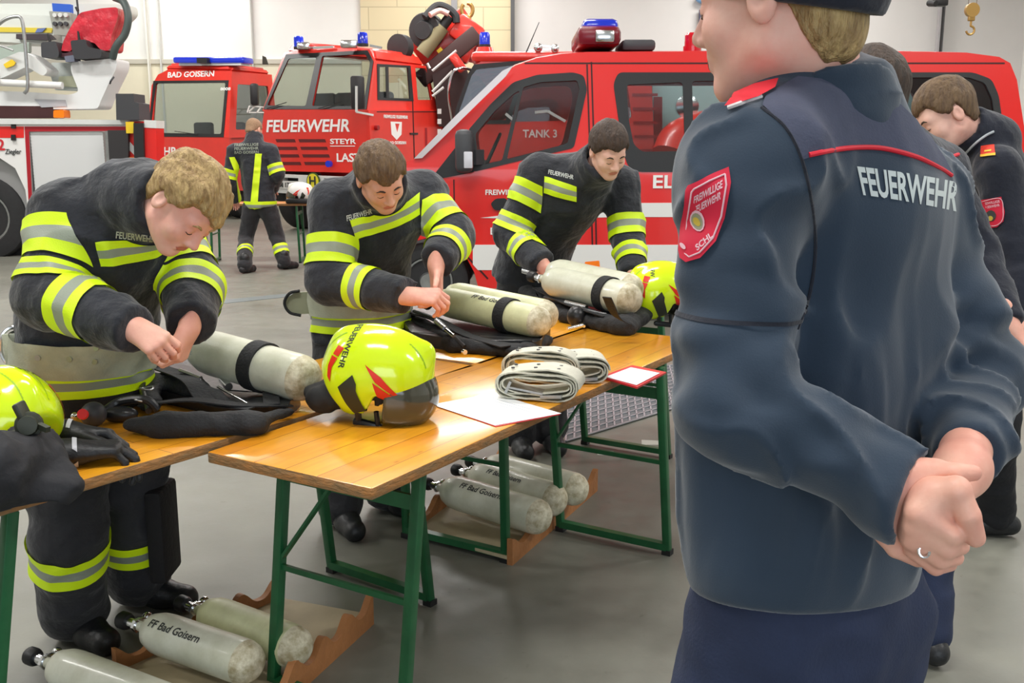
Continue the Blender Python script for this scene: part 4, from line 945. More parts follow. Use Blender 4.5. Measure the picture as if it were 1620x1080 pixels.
# white platform basket above
B1 = Pl((0, YA + 0.2, 0), (1, 0, 0))
B1.panel('platform_floor', [(-140, 140), (-40, 143), (40, 145), (110, 150), (125, 145), (112, 112), (112, 98), (185, 92), (184, 108), (172, 132), (160, 158), (155, 172), (65, 173), (52, 168), (-140, 165)], [], mat('basket_white', rgb(226, 228, 228), 0.45), pt_, 0.45, r=0.05)
B1.panel('platform_inset', [(55, 157), (104, 158), (106, 168), (66, 170)], [], mat('basket_grey', rgb(178, 180, 186), 0.5), pt_, 0.02, off=-0.01)
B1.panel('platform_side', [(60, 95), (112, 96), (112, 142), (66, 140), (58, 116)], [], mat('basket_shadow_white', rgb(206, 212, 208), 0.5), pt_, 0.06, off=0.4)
B1.panel('door_board', [(74, 118), (110, 117), (108, 136), (72, 134)], [], mat('pale_yellow_board', rgb(214, 216, 186), 0.6), pt_, 0.02, off=0.36)
B1.panel('lower_arm', [(-140, 110), (0, 98), (38, 82), (55, 88), (82, 112), (74, 122), (48, 106), (10, 124), (-140, 150)], [], mat('arm_white', rgb(218, 220, 218), 0.45), pt_, 0.35, off=-0.1, r=0.05)
B1.panel('grey_shield', [(-140, 78), (-5, 72), (34, 64), (34, 80), (14, 92), (-140, 104)], [], mat('shield_grey_green', rgb(158, 170, 160), 0.5), pt_, 0.08, off=0.2)
B1.panel('boom', [(-140, 8), (40, 14), (47, 20), (50, 44), (30, 62), (-140, 52)], [], mat('boom_white', rgb(222, 226, 220), 0.45), pt_, 0.5, off=0.7, r=0.06)
B1.panel('boom', [(-140, -10), (165, -8), (168, 8), (150, 26), (120, 40), (108, 56), (70, 74), (50, 62), (50, 14), (-140, 6)], [], mat('boom_white', rgb(222, 226, 220), 0.45), pt_, 0.25, off=0.9, r=0.05)
B1.panel('stripe', [(-140, 32), (46, 35), (44, 43), (-140, 40)], [], mat('stripe_yellow', rgb(228, 206, 70), 0.5), pt_, 0.02, off=0.68); B1.panel('stripe', [(22, 36), (36, 35), (30, 42), (18, 43)], [], mat('stripe_blue', rgb(110, 130, 190), 0.5), pt_, 0.02, off=0.66)
B1.text('LIFT', 8, 3, 7, mat('maroon_lettering', rgb(150, 60, 70), 0.5), pt_, off=1.18, wpx=18)
B1.panel('valve_row', [(-10, 46), (44, 46), (52, 54), (40, 56), (-10, 54)], [], mat('valve_dark', rgb(70, 60, 66), 0.5), pt_, 0.1, off=0.6)
B1.panel('blue_panel', [(49, -5), (80, -3), (81, 13), (58, 14), (52, 20)], [], mat('bright_blue', rgb(36, 92, 200), 0.5), pt_, 0.08, off=0.6)
cp = B1.panel('control_box', [(58, 12), (93, 14), (97, 44), (88, 52), (66, 50)], [], mat('control_grey', rgb(158, 160, 152), 0.5), pt_, 0.2, off=0.35, r=0.02)
for i in range(3):
    for j in range(2):
        mb = MB(); mb.cyl(B1.w(69 + i * 9, 19 + j * 14, 0.35), B1.w(69 + i * 9, 19 + j * 14, 0.31), 0.027); mb.build('knob', OFFW if j == 0 else DGREY, cp)
B1.panel('yellow_sign', [(13, 103), (26, 95), (32, 100), (29, 105), (17, 109)], [], mat('label_yellow', rgb(236, 200, 40), 0.5), pt_, 0.02, off=-0.13, r=0.01)
# red tarpaulin over the hose, dark holders
def tarp(co): return (co.x, co.y + 0.04 * math.sin(co.x * 9 + co.z * 5), co.z)
B1.panel('red_tarpaulin', [(100, 65), (112, 42), (126, 20), (160, 13), (187, 11), (186, 30), (176, 56), (174, 80), (160, 80), (148, 66), (120, 72), (108, 84), (96, 84)], [], mat('red_tarp', rgb(206, 46, 62), 0.28, var=0.2, vscale=6, bump=0.6, bscale=5, dist=0.05, coat=0.4), pt_, 0.45, off=0.0, r=0.05)
B1.panel('holder', [(69, 68), (92, 66), (98, 84), (96, 92), (70, 92)], [], DGREY, pt_, 0.4, off=-0.08, r=0.03); B1.panel('holder', [(119, 66), (143, 64), (146, 76), (168, 80), (167, 93), (126, 95), (122, 84)], [], mat('soft_black', rgb(50, 50, 54), 0.6), pt_, 0.4, off=-0.15, r=0.03)
B1.panel('holder', [(107, 90), (122, 88), (123, 98), (109, 99)], [], mat('blue_grey_box', rgb(110, 116, 134), 0.5), pt_, 0.2, off=-0.1)
B1.panel('tray', [(92, 80), (122, 82), (124, 90), (92, 90)], [], mat('tray_maroon', rgb(84, 44, 54), 0.5), pt_, 0.3, off=0.0)
for (u0, v0, u1, v1) in ((122, 12, 126, 18), (126, 50, 128, 64), (78, 54, 82, 66)): mb = MB(); mb.cyl(B1.w(u0, v0, -0.05), B1.w(u1, v1, -0.05), 0.012, 0.02, n=8); mb.build('spike', BLACKP, pt_)
mb = MB(); mb.tube(spline([B1.w(176, -6, 0.1), B1.w(196, 4, 0.0), B1.w(205, 28, -0.05), B1.w(200, 54, -0.05), B1.w(186, 74, -0.05), B1.w(178, 92, 0)], 7), 0.048, 14); mb.build('hose', mat('dark_green_hose', rgb(72, 84, 82), 0.5), pt_)
for pts in ([(0, 50), (20, 34), (38, 29), (46, 34), (50, 60), (54, 110), (55, 140), (50, 149)], [(-10, 96), (0, 110), (7, 128), (3, 133)], [(-20, 68), (10, 74), (33, 82)]):
    mb = MB(); mb.tube(spline([B1.w(u, v, -0.2) for u, v in pts], 5), 0.022 if len(pts) > 3 else 0.014, 10); mb.build('hand_rail', ALU, pt_)
mb = MB(); mb.cyl(B1.w(2, 131, -0.1), B1.w(104, 136, -0.1), 0.045); mb.build('floor_roller', WHITEP, pt_)
mb = MB(); mb.tube(spline([B1.w(106, -6, 0.3), B1.w(108, 14, 0.3), B1.w(107, 34, 0.3), B1.w(98, 44, 0.3)], 5), 0.014, 8); mb.build('cable', DGREY, pt_)
mb = MB(); mb.tube(spline([B1.w(180, 122, 0.0), B1.w(178, 128, -0.05), B1.w(174, 132, 0)], 4), 0.012, 8); mb.build('lashing_eye', DGREY, pt_)
# ---------------------------------------------------------------- people: shared builders
def basis(fwd, up):
    """columns: his right, forward, up"""
    f = Vector(fwd).normalized(); u = Vector(up); u = (u - f * u.dot(f)).normalized(); r = f.cross(u)
    return np.array([[r[i], f[i], u[i]] for i in range(3)], dtype=np.float64)
def head_prims(neck_to):
    L = [(ell((0, -0.016, 0.032), (0.077, 0.096, 0.086)), 0, '+'),
         (ell((0, 0.024, -0.030), (0.062, 0.068, 0.084)), 0.03, '+'),
         (cap((-0.050, 0.0, -0.058), (-0.016, 0.062, -0.096), 0.020, 0.016), 0.025, '+'),
         (cap((0.050, 0.0, -0.058), (0.016, 0.062, -0.096), 0.020, 0.016), 0.025, '+'),
         (ell((0, 0.068, -0.094), (0.020, 0.018, 0.017)), 0.02, '+'),
         (ell((-0.036, 0.052, -0.028), (0.026, 0.028, 0.026)), 0.02, '+'),
         (ell((0.036, 0.052, -0.028), (0.026, 0.028, 0.026)), 0.02, '+'),
         (cap((-0.036, 0.070, 0.022), (0.036, 0.070, 0.022), 0.013), 0.02, '+'),
         (ell((-0.031, 0.097, -0.001), (0.018, 0.018, 0.012)), 0.012, '-'),
         (ell((0.031, 0.097, -0.001), (0.018, 0.018, 0.012)), 0.012, '-'),
         (ell((-0.031, 0.0735, -0.001), (0.0135, 0.0135, 0.0135)), 0.003, '+'),
         (ell((0.031, 0.0735, -0.001), (0.0135, 0.0135, 0.0135)), 0.003, '+'),
         (cap((0, 0.084, 0.010), (0, 0.105, -0.028), 0.008, 0.0115), 0.012, '+'),
         (ell((-0.012, 0.094, -0.034), (0.009, 0.010, 0.008)), 0.006, '+'),
         (ell((0.012, 0.094, -0.034), (0.009, 0.010, 0.008)), 0.006, '+'),
         (cap((-0.020, 0.081, -0.0555), (0.020, 0.081, -0.0555), 0.0075), 0.008, '+'),
         (cap((-0.016, 0.082, -0.0665), (0.016, 0.082, -0.0665), 0.0080), 0.005, '+'),
         (cap((-0.026, 0.092, -0.0610), (0.026, 0.092, -0.0610), 0.0022), 0.003, '-'),
         (ell((-0.080, -0.012, -0.006), (0.009, 0.019, 0.031)), 0.006, '+'),
         (ell((0.080, -0.012, -0.006), (0.009, 0.019, 0.031)), 0.006, '+'),
         (ell((-0.091, -0.010, -0.001), (0.009, 0.011, 0.020)), 0.003, '-'),
         (ell((0.091, -0.010, -0.001), (0.009, 0.011, 0.020)), 0.003, '-'),
         (cap((0, -0.030, -0.050), neck_to, 0.054, 0.060), 0.03, '+')]
    return L
def hair_surface(R, c, s, m, parent, thick=0.012, front=0.066, side=0.0, back=-0.075, shag=0.006, top=0.0, seed=0, h=0.004):
    sk = ell((0, -0.018, 0.034), (0.080 + thick, 0.098 + thick, 0.088 + thick + top)); nb = ell((0, -0.055, -0.035), (0.058 + thick * 0.6, 0.045 + thick * 0.6, 0.06))
    def fn(P):
        return smin(sk(P), nb(P), 0.02)
    fn.lo = np.array([-0.12, -0.15, -0.13]); fn.hi = np.array([0.12, 0.13, 0.17])
    def post(P, d):
        y = P[:, 1]; x = np.abs(P[:, 0])
        line = np.interp(y, [-0.12, -0.06, -0.040, -0.020, 0.012, 0.030, 0.048, 0.062, 0.09], [back, back, -0.035, side + 0.026, side + 0.010, side + 0.022, 0.042, front - 0.004, front]) + 0.014 * np.clip((x - 0.035) / 0.03, -1, 1) * (y > 0.045)
        line = line + 0.008 * vnoise(P, 40, seed) + 0.006 * vnoise(P, 130, seed + 4)
        d = d + shag * vnoise(P * np.array([1, 0.40, 0.45], dtype=np.float32), 32, seed) + shag * 0.55 * vnoise(P * np.array([1, 0.28, 0.28], dtype=np.float32), 130, seed + 2)
        return smax(d, line - P[:, 2], 0.010)
    V, F, lab = sdf_mesh([(fn, 0, '+')], h, fn.lo, fn.hi, post)
    V = (V * s) @ R.T + np.array(c)
    return np_mesh('hair', [(V, F, 0)], parent, [m])
def hand_prims(w, d, nrm, side, curl=((20, 30, 20),) * 4, thumb=(0.6, 0.7, 0.35), tcurl=15, spread=1.0, s=1.0, fore=None):
    """w wrist, d wrist-to-knuckles, nrm out of the palm, side +1 when the thumb lies on d x nrm"""
    w = Vector(w); d = Vector(d).normalized(); n = Vector(nrm); n = (n - d * n.dot(d)).normalized(); l = d.cross(n) * side
    P = []
    base = [(0.030, 0.088), (0.010, 0.092), (-0.010, 0.088), (-0.028, 0.080)]
    seg = [(0.042, 0.025, 0.020), (0.046, 0.028, 0.021), (0.042, 0.026, 0.020), (0.034, 0.020, 0.018)]
    rad = [(0.0100, 0.0090, 0.0080)] * 3 + [(0.0090, 0.0080, 0.0072)]
    P.append((cap(w - d * 0.04 * s, w + d * 0.02 * s, 0.029 * s, 0.028 * s, 0.75, n), 0, '+'))
    if fore is not None: P.append((cap(Vector(fore), w, 0.036 * s, 0.029 * s), 0.02, '+'))
    for (a, b) in base:
        P.append((cap(w + d * 0.012 * s + l * a * 0.5 * s, w + d * b * s + l * a * s, 0.018 * s, 0.0125 * s), 0.012 * s, '+'))
    P.append((cap(w + d * 0.02 * s + l * 0.02 * s + n * 0.006, w + d * 0.055 * s + l * 0.030 * s + n * 0.008, 0.017 * s, 0.013 * s), 0.012 * s, '+'))
    for i, (a, b) in enumerate(base):
        p = w + d * b * s + l * a * s; ang = 0; lat = l * a * 1.6 * spread
        for k in range(3):
            ang += math.radians(curl[i][k])
            q = p + ((d * math.cos(ang) + n * math.sin(ang)) + lat * math.cos(ang) * 2).normalized() * seg[i][k] * s
            r0 = rad[i][k] * s; r1 = (rad[i][k + 1] if k < 2 else rad[i][2] * 0.92) * s
            P.append((cap(p, q, r0, r1), 0.0035 if k == 0 else 0.002, '+')); p = q
    t0 = w + d * 0.025 * s + l * 0.022 * s + n * 0.004 * s
    td = (l * thumb[0] + d * thumb[1] + n * thumb[2]).normalized()
    p = t0
    for k, (L, r0, r1) in enumerate(((0.040, 0.0145, 0.0115), (0.032, 0.0112, 0.0102), (0.026, 0.0100, 0.0085))):
        q = p + td * L * s; P.append((cap(p, q, r0 * s, r1 * s), 0.006 if k == 0 else 0.002, '+')); p = q
        td = (td + (d * 0.7 - l * 0.5 + n * 0.2).normalized() * math.tan(math.radians(tcurl)) * 0.8).normalized()
    return P
def person(label, J, R, hc, hs, skm, hair, hands, group=None, hairkw={}, h_head=0.0042, h_hand=0.0032, brow=HAIR_DK, face=True, up_tone=None):
    """J: joints; R, hc, hs: head basis, centre and scale; hands: list of distance-field parts"""
    neck = J['neck']; nl = np.array(neck - hc) @ R / hs
    V, F, ds = sdf_mesh(head_prims(tuple(nl)), h_head / hs); lab = ds.argmin(1)
    hv = bvh_of(V, F)
    fm = np.zeros(len(F), dtype=int); _fm = np.where(np.isin(lab[F[:, 0]], (13, 14)) & (V[F[:, 0], 1] > 0.083) & (np.abs(V[F[:, 0], 0]) < 0.024), 1, 0)
    parts = [((V * hs) @ R.T + np.array(hc), F, fm)]
    for hp in hands:
        v, f, _ = sdf_mesh(hp, h_hand); parts.append((v, f, 2))
    B = [(cap(J['pelvis'], J['chest'], 0.11, 0.12, 0.75, J['front']), 0, '+'), (cap(J['shL'], J['shR'], 0.05), 0.04, '+'), (cap(J['chest'], neck, 0.08, 0.055), 0.04, '+')]
    for s in 'LR':
        B += [(cap(J['sh' + s], J['el' + s], 0.042, 0.036), 0.02, '+'), (cap(J['el' + s], J['wr' + s], 0.036, 0.025), 0.01, '+'),
              (cap(J['hip' + s], J['kn' + s], 0.075, 0.05), 0.03, '+'), (cap(J['kn' + s], J['an' + s], 0.048, 0.034), 0.01, '+'),
              (cap(J['an' + s], J['an' + s] + J['toe' + s] * 0.12 - Vector((0, 0, 0.03)), 0.035, 0.025), 0.01, '+')]
    v, f, _ = sdf_mesh(B, 0.02); parts.append((v, f, 0))
    body = np_mesh('person', parts, None, [skm, LIPS, SKIN_H])
    tag(body, label, 'person', group)
    if face:
        ax_, az_ = V[:, 0], V[:, 2]; fl = [V[:, 1] - 0.07]
        lp = [(-0.024, -0.061), (-0.012, -0.0535), (-0.003, -0.0525), (0, -0.0545), (0.003, -0.0525), (0.012, -0.0535), (0.024, -0.061), (0.012, -0.0715), (0, -0.0735), (-0.012, -0.0715)]
        lo = region('lips', V, F, [(0, g + fl) for g in tri_fields(ax_, az_, lp)], [LIPS], body, 0.0006)
        if lo: lo.data.transform(Matrix.Translation(hc) @ Matrix(R.tolist()).to_4x4() @ Matrix.Scale(hs, 4))
    if hair: hair_surface(R, hc, hs, hair, body, **hairkw)
    if face:
        for sx in (-1, 1):
            mb = MB()
            def T(x, z, d=0.0006):
                hit = hv.ray_cast(Vector((x, 0.2, z)), Vector((0, -1, 0)))[0]
                return Vector(R @ (np.array((x, (hit.y if hit else 0.07) + d, z)) * hs)) + hc
            mb.tube([T(sx * 0.016, 0.020), T(sx * 0.024, 0.0245), T(sx * 0.034, 0.0265), T(sx * 0.046, 0.021)], [0.0022 * hs, 0.0036 * hs, 0.0034 * hs, 0.0014 * hs], 8)
            mb.build('eyebrow', brow, body)
            mb = MB(); mb.tube([T(sx * 0.020, -0.0065), T(sx * 0.026, -0.0085), T(sx * 0.034, -0.0088), T(sx * 0.042, -0.0060)], [0.0008 * hs, 0.0017 * hs, 0.0017 * hs, 0.0008 * hs], 8)
            mb.build('eyelashes', HAIR_DK, body)
    return body
def folds(amp=0.008, f=11, seed=0, squash=(1, 1, 1), amp2=0.0035):
    sq = np.array(squash, dtype=np.float32)
    def post(P, d):
        m = np.abs(d) < 0.06
        if not m.any(): return d
        q = P[m] * sq; n = vnoise(q, f, seed) ; r = 1 - 2 * np.abs(vnoise(q, f * 0.8, seed + 5))
        d = d.copy(); d[m] += amp * 0.5 * n - amp * 0.7 * np.maximum(r, 0) ** 2 + amp2 * vnoise(P[m], f * 3, seed + 9)
        return d
    return post
def legs(J, m, parent, name='trousers', r=(0.11, 0.088, 0.082), h=0.011, tapes=(), seed=0, knee_amp=0.012, pel=0.15, boots=BOOT, footlen=0.27, boot_h=0.10, tapem=None):
    P = [(cap(J['pelvis'] - Vector((0, 0, 0.02)), J['pelvis'] + Vector((0, 0, 0.14)), pel, pel, 0.78, J['front']), 0, '+')]
    for s in 'LR':
        P += [(cap(J['hip' + s], J['kn' + s], r[0], r[1]), 0.04, '+'), (cap(J['kn' + s], J['an' + s] + Vector((0, 0, 0.02)), r[1], r[2]), 0.02, '+')]
    V, F, lab = sdf_mesh(P, h, post=folds(knee_amp, 9, seed, (1, 1, 1.7)))
    o = np_mesh(name, [(V, F, 0)], parent, [m])
    for s in 'LR':
        for (t, w) in tapes:
            a, b = J['kn' + s], J['an' + s]
            band('reflective_stripe', V, F, lab, {1, 2} if s == 'L' else {3, 4}, a.lerp(b, t), b - a, w, tapem or [LIME, SILV], o)
    for s in 'LR':
        a = J['an' + s]; t = J['toe' + s]; z = Vector((0, 0, 1)); fl = footlen
        heel = Vector((a.x, a.y, 0)) - t * 0.055
        Q = [(cap(a + z * boot_h, Vector((a.x, a.y, 0.07)), 0.058, 0.052), 0, '+'),
             (cap(heel + z * 0.047, heel + t * fl * 0.5 + z * 0.045, 0.040, 0.045), 0.03, '+'),
             (cap(heel + t * fl * 0.5 + z * 0.045, heel + t * (fl - 0.05) + z * 0.038, 0.045, 0.043), 0.03, '+'),
             (rbox(heel + t * fl * 0.42 + z * -0.03, (0.3, 0.3, 0.031), 0.001), 0, '-')]
        v, f, _ = sdf_mesh(Q, 0.009); np_mesh('boot', [(v, f, 0)], parent, [boots])
    return o, V, F, lab
def drape(pts, V, F, n, off=0.003):
    """points pushed along n onto the surface"""
    t = bvh_of(V, F); n = Vector(n).normalized(); out = []
    for p in pts:
        hit = t.ray_cast(Vector(p) - n * 0.35, n, 0.9)
        out.append(hit[0] - n * off if hit[0] is not None else Vector(p))
    return out
# ---------------------------------------------------------------- folding beer tables
TZ = 0.75
def plank_mat():
    m = bpy.data.materials.new('orange_lacquered_boards'); m.use_nodes = True; N = m.node_tree.nodes; L = m.node_tree.links; b = N['Principled BSDF']
    tc = N.new('ShaderNodeTexCoord'); br = N.new('ShaderNodeTexBrick'); L.new(tc.outputs['Object'], br.inputs['Vector'])
    br.inputs['Scale'].default_value = 1; br.inputs['Brick Width'].default_value = 0.9; br.inputs['Row Height'].default_value = 0.10; br.inputs['Mortar Size'].default_value = 0.0012; br.offset = 0.37
    br.inputs['Color1'].default_value = (*rgb(250, 180, 48), 1); br.inputs['Color2'].default_value = (*rgb(236, 158, 34), 1); br.inputs['Mortar'].default_value = (*rgb(150, 84, 20), 1)
    mp = N.new('ShaderNodeMapping'); mp.inputs['Scale'].default_value = (1.2, 14, 1); L.new(tc.outputs['Object'], mp.inputs[0])
    n = N.new('ShaderNodeTexNoise'); n.inputs['Scale'].default_value = 4; n.inputs['Detail'].default_value = 8; n.inputs['Roughness'].default_value = 0.7; L.new(mp.outputs[0], n.inputs['Vector'])
    r = N.new('ShaderNodeValToRGB'); r.color_ramp.elements[0].position = 0.3; r.color_ramp.elements[1].position = 0.7; r.color_ramp.elements[0].color = (0.80, 0.76, 0.66, 1); r.color_ramp.elements[1].color = (1.06, 1.06, 1.0, 1); L.new(n.outputs['Fac'], r.inputs[0])
    x = N.new('ShaderNodeMix'); x.data_type = 'RGBA'; x.blend_type = 'MULTIPLY'; x.inputs[0].default_value = 0.8; L.new(br.outputs['Color'], x.inputs[6]); L.new(r.outputs[0], x.inputs[7])
    n3 = N.new('ShaderNodeTexNoise'); n3.inputs['Scale'].default_value = 2.2; n3.inputs['Detail'].default_value = 6; L.new(tc.outputs['Object'], n3.inputs['Vector'])
    r3 = N.new('ShaderNodeValToRGB'); r3.color_ramp.elements[0].position = 0.34; r3.color_ramp.elements[1].position = 0.62; r3.color_ramp.elements[0].color = (0.82, 0.66, 0.44, 1); r3.color_ramp.elements[1].color = (1.02, 1.05, 1.0, 1); L.new(n3.outputs['Fac'], r3.inputs[0])
    x3 = N.new('ShaderNodeMix'); x3.data_type = 'RGBA'; x3.blend_type = 'MULTIPLY'; x3.inputs[0].default_value = 0.75; L.new(x.outputs[2], x3.inputs[6]); L.new(r3.outputs[0], x3.inputs[7])
    v = N.new('ShaderNodeTexVoronoi'); v.inputs['Scale'].default_value = 5.5; mp2 = N.new('ShaderNodeMapping'); mp2.inputs['Scale'].default_value = (1, 2.2, 1); L.new(tc.outputs['Object'], mp2.inputs[0]); L.new(mp2.outputs[0], v.inputs['Vector'])
    r2 = N.new('ShaderNodeValToRGB'); r2.color_ramp.elements[0].position = 0.03; r2.color_ramp.elements[1].position = 0.08; r2.color_ramp.elements[0].color = (0.45, 0.26, 0.12, 1); r2.color_ramp.elements[1].color = (1, 1, 1, 1); L.new(v.outputs['Distance'], r2.inputs[0])
    y = N.new('ShaderNodeMix'); y.data_type = 'RGBA'; y.blend_type = 'MULTIPLY'; y.inputs[0].default_value = 0.7; L.new(x3.outputs[2], y.inputs[6]); L.new(r2.outputs[0], y.inputs[7])
    L.new(y.outputs[2], b.inputs['Base Color'])
    b.inputs['Roughness'].default_value = 0.30; b.inputs['Coat Weight'].default_value = 0.6; b.inputs['Coat Roughness'].default_value = 0.16
    return m
PLANK = plank_mat()
EDGE = mat('worn_board_edge', rgb(176, 120, 66), 0.7, col2=rgb(128, 104, 72), vscale=14, bump=0.6, bscale=40, stretch=(1, 1, 3))
def leg_frame(root, x, w, lean, yo=0.0, flip=1):
    """steel trestle at local x, its feet leaning outward by lean"""
    yl = w / 2 - 0.035; top = TZ - 0.03
    for s in (-1, 1):
        mb = MB(); mb.bar((x, s * yl + yo * 0.6, top), (x + lean, s * yl + yo, 0.0), 0.028, 0.028, up=(0, 1, 0), bev=0.003); o = mb.build('leg', GREENM, root)
        mb = MB(); mb.box((x + lean, s * yl + yo, 0.010), (0.034, 0.034, 0.02)); mb.build('foot_cap', BLACKP, o)
    at_ = lambda z: x + lean * (1 - z / top)
    yy = lambda z: yo * (0.6 + 0.4 * (1 - z / top))
    mb = MB(); mb.bar((at_(0.03), -yl + yo, 0.03), (at_(0.03), yl + yo, 0.03), 0.03, 0.026); mb.build('floor_rail', GREENM, root)
    mb = MB(); mb.bar((at_(0.62), -yl + yy(.6), 0.62), (at_(0.62), yl + yy(.6), 0.62), 0.010, 0.040, up=(0, 0, 1)); mb.build('upper_rail', GREENM, root)
    mb = MB(); mb.bar((at_(0.36), -yl + yy(.36), 0.36), (at_(0.36), yl + yy(.36), 0.36), 0.010, 0.016); mb.build('middle_rail', GREENM, root)
    mb = MB(); mb.bar((at_(0.37), flip * yl + yy(.36), 0.37), (at_(0.61), flip * yl * 0.25 + yy(.6), 0.61), 0.008, 0.020, up=(1, 0, 0)); mb.build('brace', GREENM, root)
def beer_table(near_c, far_c, w, label, frames, L=2.2, rug=0.0, z=0.0, group=None, mirror=1):
    """near_c, far_c: middle of the two short ends"""
    near_c = Vector(near_c); far_c = Vector(far_c); d = (far_c - near_c); d.z = 0; L = d.length; rz = math.atan2(d.y, d.x)
    e = empty('folding_table', (near_c.x, near_c.y, 0), rz); tag(e, label, 'table', group)
    mb = MB(); mb.box((L / 2, 0, TZ - 0.0145), (L, w, 0.029), bev=0.004)
    for f in mb.bm.faces: f.material_index = 0 if f.normal.z > 0.9 else 1
    mb.build('tabletop', [PLANK, EDGE], e, fix=True)
    for fr in frames: leg_frame(e, fr[0], w, fr[1], *fr[2:])
    return e
S1 = on(330, 713, TZ); S2 = on(586, 774, TZ); FR_ = on(1078, 538, TZ); FL_ = on(920, 528, TZ)
dl = ((FR_ - S2).normalized() + (FL_ - S1).normalized()).normalized(); pw = Vector((-dl.y, dl.x, 0))
W2 = (S1 - S2).length; c2 = (S1 + S2) / 2
T2 = beer_table(c2, c2 + dl * 2.02, 0.52, 'middle orange folding table with the lime helmet, papers and rolled belts', [(0.27, -0.07, 0.055), (1.60, 0.06, -0.06)])
# left table carries the first set, then a second one end to end behind it
se = on(722, 576, TZ); d1 = (on(755, 580, TZ) - on(330, 714, TZ)).normalized(); d1 = (d1 + (on(330, 714, TZ) - on(0, 798, TZ)).normalized() * 0.35).normalized(); n1 = Vector((-d1.y, d1.x, 0))
re = on(756, 579, TZ) + n1 * 0.012
T1 = beer_table(re - d1 * 2.12 + n1 * 0.26, re + n1 * 0.26, 0.52, 'left orange folding table with the single-cylinder set, nearest the left edge', [(0.50, -0.13, -0.02), (1.76, 0.06, -0.07)])
d3 = dl; n3 = pw
st3 = re + d3 * 0.035
T3 = beer_table(st3 + n3 * 0.26, st3 + n3 * 0.26 + d3 * 2.0, 0.52, 'far orange folding table under the twin-cylinder sets', [(0.12, -0.03, -0.08), (1.50, 0.05, -0.10, -1)])
# ---------------------------------------------------------------- compressed-air cylinders
def wrap_text(tx, size, a, x, n0, r, m, parent, **k):
    """lettering around a cylinder: a axis point at the text centre, x along the axis, n0 outward"""
    a = Vector(a); x = Vector(x).normalized(); n0 = Vector(n0); n0 = (n0 - x * n0.dot(x)).normalized(); w = n0.cross(x) ; w = w if w.z > 0 else -w
    bm = text_bm(tx, size, 0.0, **k); slices(bm, 2, [i * size * 0.2 for i in range(-4, 5)])
    for v in bm.verts:
        t = v.co.z / r; v.co = a + x * v.co.x + (n0 * math.cos(t) + w * math.sin(t)) * (r + 0.0012)
    me = bpy.data.meshes.new('lettering'); bm.to_mesh(me); bm.free(); return link('lettering', me, m, parent)
def cylinder_parts(parent, neck, bottom, r, m=TANK, root=False, label=None, group=None, valve=True, lettering=None, n0=(0, -0.6, 0.8), tdist=0.45, tsize=0.030, hand=0.0, cat='cylinder', double=False):
    neck = Vector(neck); bottom = Vector(bottom); ax = (neck - bottom); L = ax.length; ax.normalize(); rr = r
    prof = [(0, rr * 0.05), (0.004, rr * 0.45), (0.014, rr * 0.72), (0.03, rr * 0.90), (0.05, rr * 0.985), (0.07, rr), (L - 0.10, rr), (L - 0.07, rr * 0.96), (L - 0.035, rr * 0.78), (L - 0.012, rr * 0.46), (L, rr * 0.26), (L + 0.02, rr * 0.24), (L + 0.02, 0.001)]
    mb = MB(); mb.lathe(prof, bottom, ax, 40)
    for f in mb.bm.faces: f.material_index = 1 if (f.calc_center_median() - bottom).dot(ax) < 0.052 else 0
    o = mb.build('air_cylinder', [m, TANK_END], parent, ang=0.8)
    if root: tag(o, label, cat, group)
    if valve:
        p = bottom + ax * (L + 0.015); up = ax.orthogonal().normalized()
        side = ax.cross(Vector((0, 0, 1))).normalized()
        mb = MB(); mb.cyl(p, p + ax * 0.05, 0.015, n=14); mb.cyl(p + ax * 0.03 - side * 0.0, p + ax * 0.03 + side * 0.045 + Vector((0, 0, -0.004)), 0.010, n=12); mb.ball(p + ax * 0.03 + side * 0.05, 0.015, n=8); mb.cyl(p + ax * 0.008, p + ax * 0.018, 0.022, n=6); v = mb.build('valve', CHROME, o)
        mb = MB(); mb.lathe([(0, 0.012), (0.002, 0.022), (0.012, 0.026), (0.034, 0.026), (0.042, 0.020), (0.043, 0.002)], p + ax * 0.048, ax, 16); mb.build('handwheel', BLACKP, v)
    if lettering: wrap_text(lettering, tsize, bottom + ax * (L * tdist), -ax if (-ax).x > 0 else ax, n0, rr, LETK, o, bold=0.0006, shear=0.12)
    return o
# ---------------------------------------------------------------- soft gear
def strap(name, pts, w, t, m, parent, up=(0, 0, 1), n=6):
    P = spline(pts, n); up = Vector(up); bm = bmesh.new(); rows = []
    for i, p in enumerate(P):
        d = (P[min(i + 1, len(P) - 1)] - P[max(i - 1, 0)]).normalized(); s = d.cross(up); s = s.normalized() if s.length > 1e-3 else Vector((1, 0, 0)); u = s.cross(d).normalized()
        rows.append([bm.verts.new(p + s * a * w / 2 + u * b * t / 2) for a, b in ((-1, -1), (1, -1), (1, 1), (-1, 1))])
    for A_, B_ in zip(rows, rows[1:]):
        for k in range(4): bm.faces.new((A_[k], A_[(k + 1) % 4], B_[(k + 1) % 4], B_[k]))
    bm.faces.new(rows[0][::-1]); bm.faces.new(rows[-1])
    return bm_obj(name, bm, m, parent, ang=0.5)
def blob(name, prims, h, m, parent, fold=0.0, seed=0, f=14):
    V, F, ds = sdf_mesh(prims, h, post=folds(fold, f, seed) if fold else None); return np_mesh(name, [(V, F, 0)], parent, [m])
def P_(u, v, z=0.0): return on(u, v, TZ + z)
GEAR = mat('black_gear_plastic', rgb(34, 35, 38), 0.35, bump=0.15, bscale=50)
GAUGE = mat('dark_gauge_rubber', rgb(58, 60, 66), 0.5)
REDB = mat('red_button', rgb(220, 40, 50), 0.4)
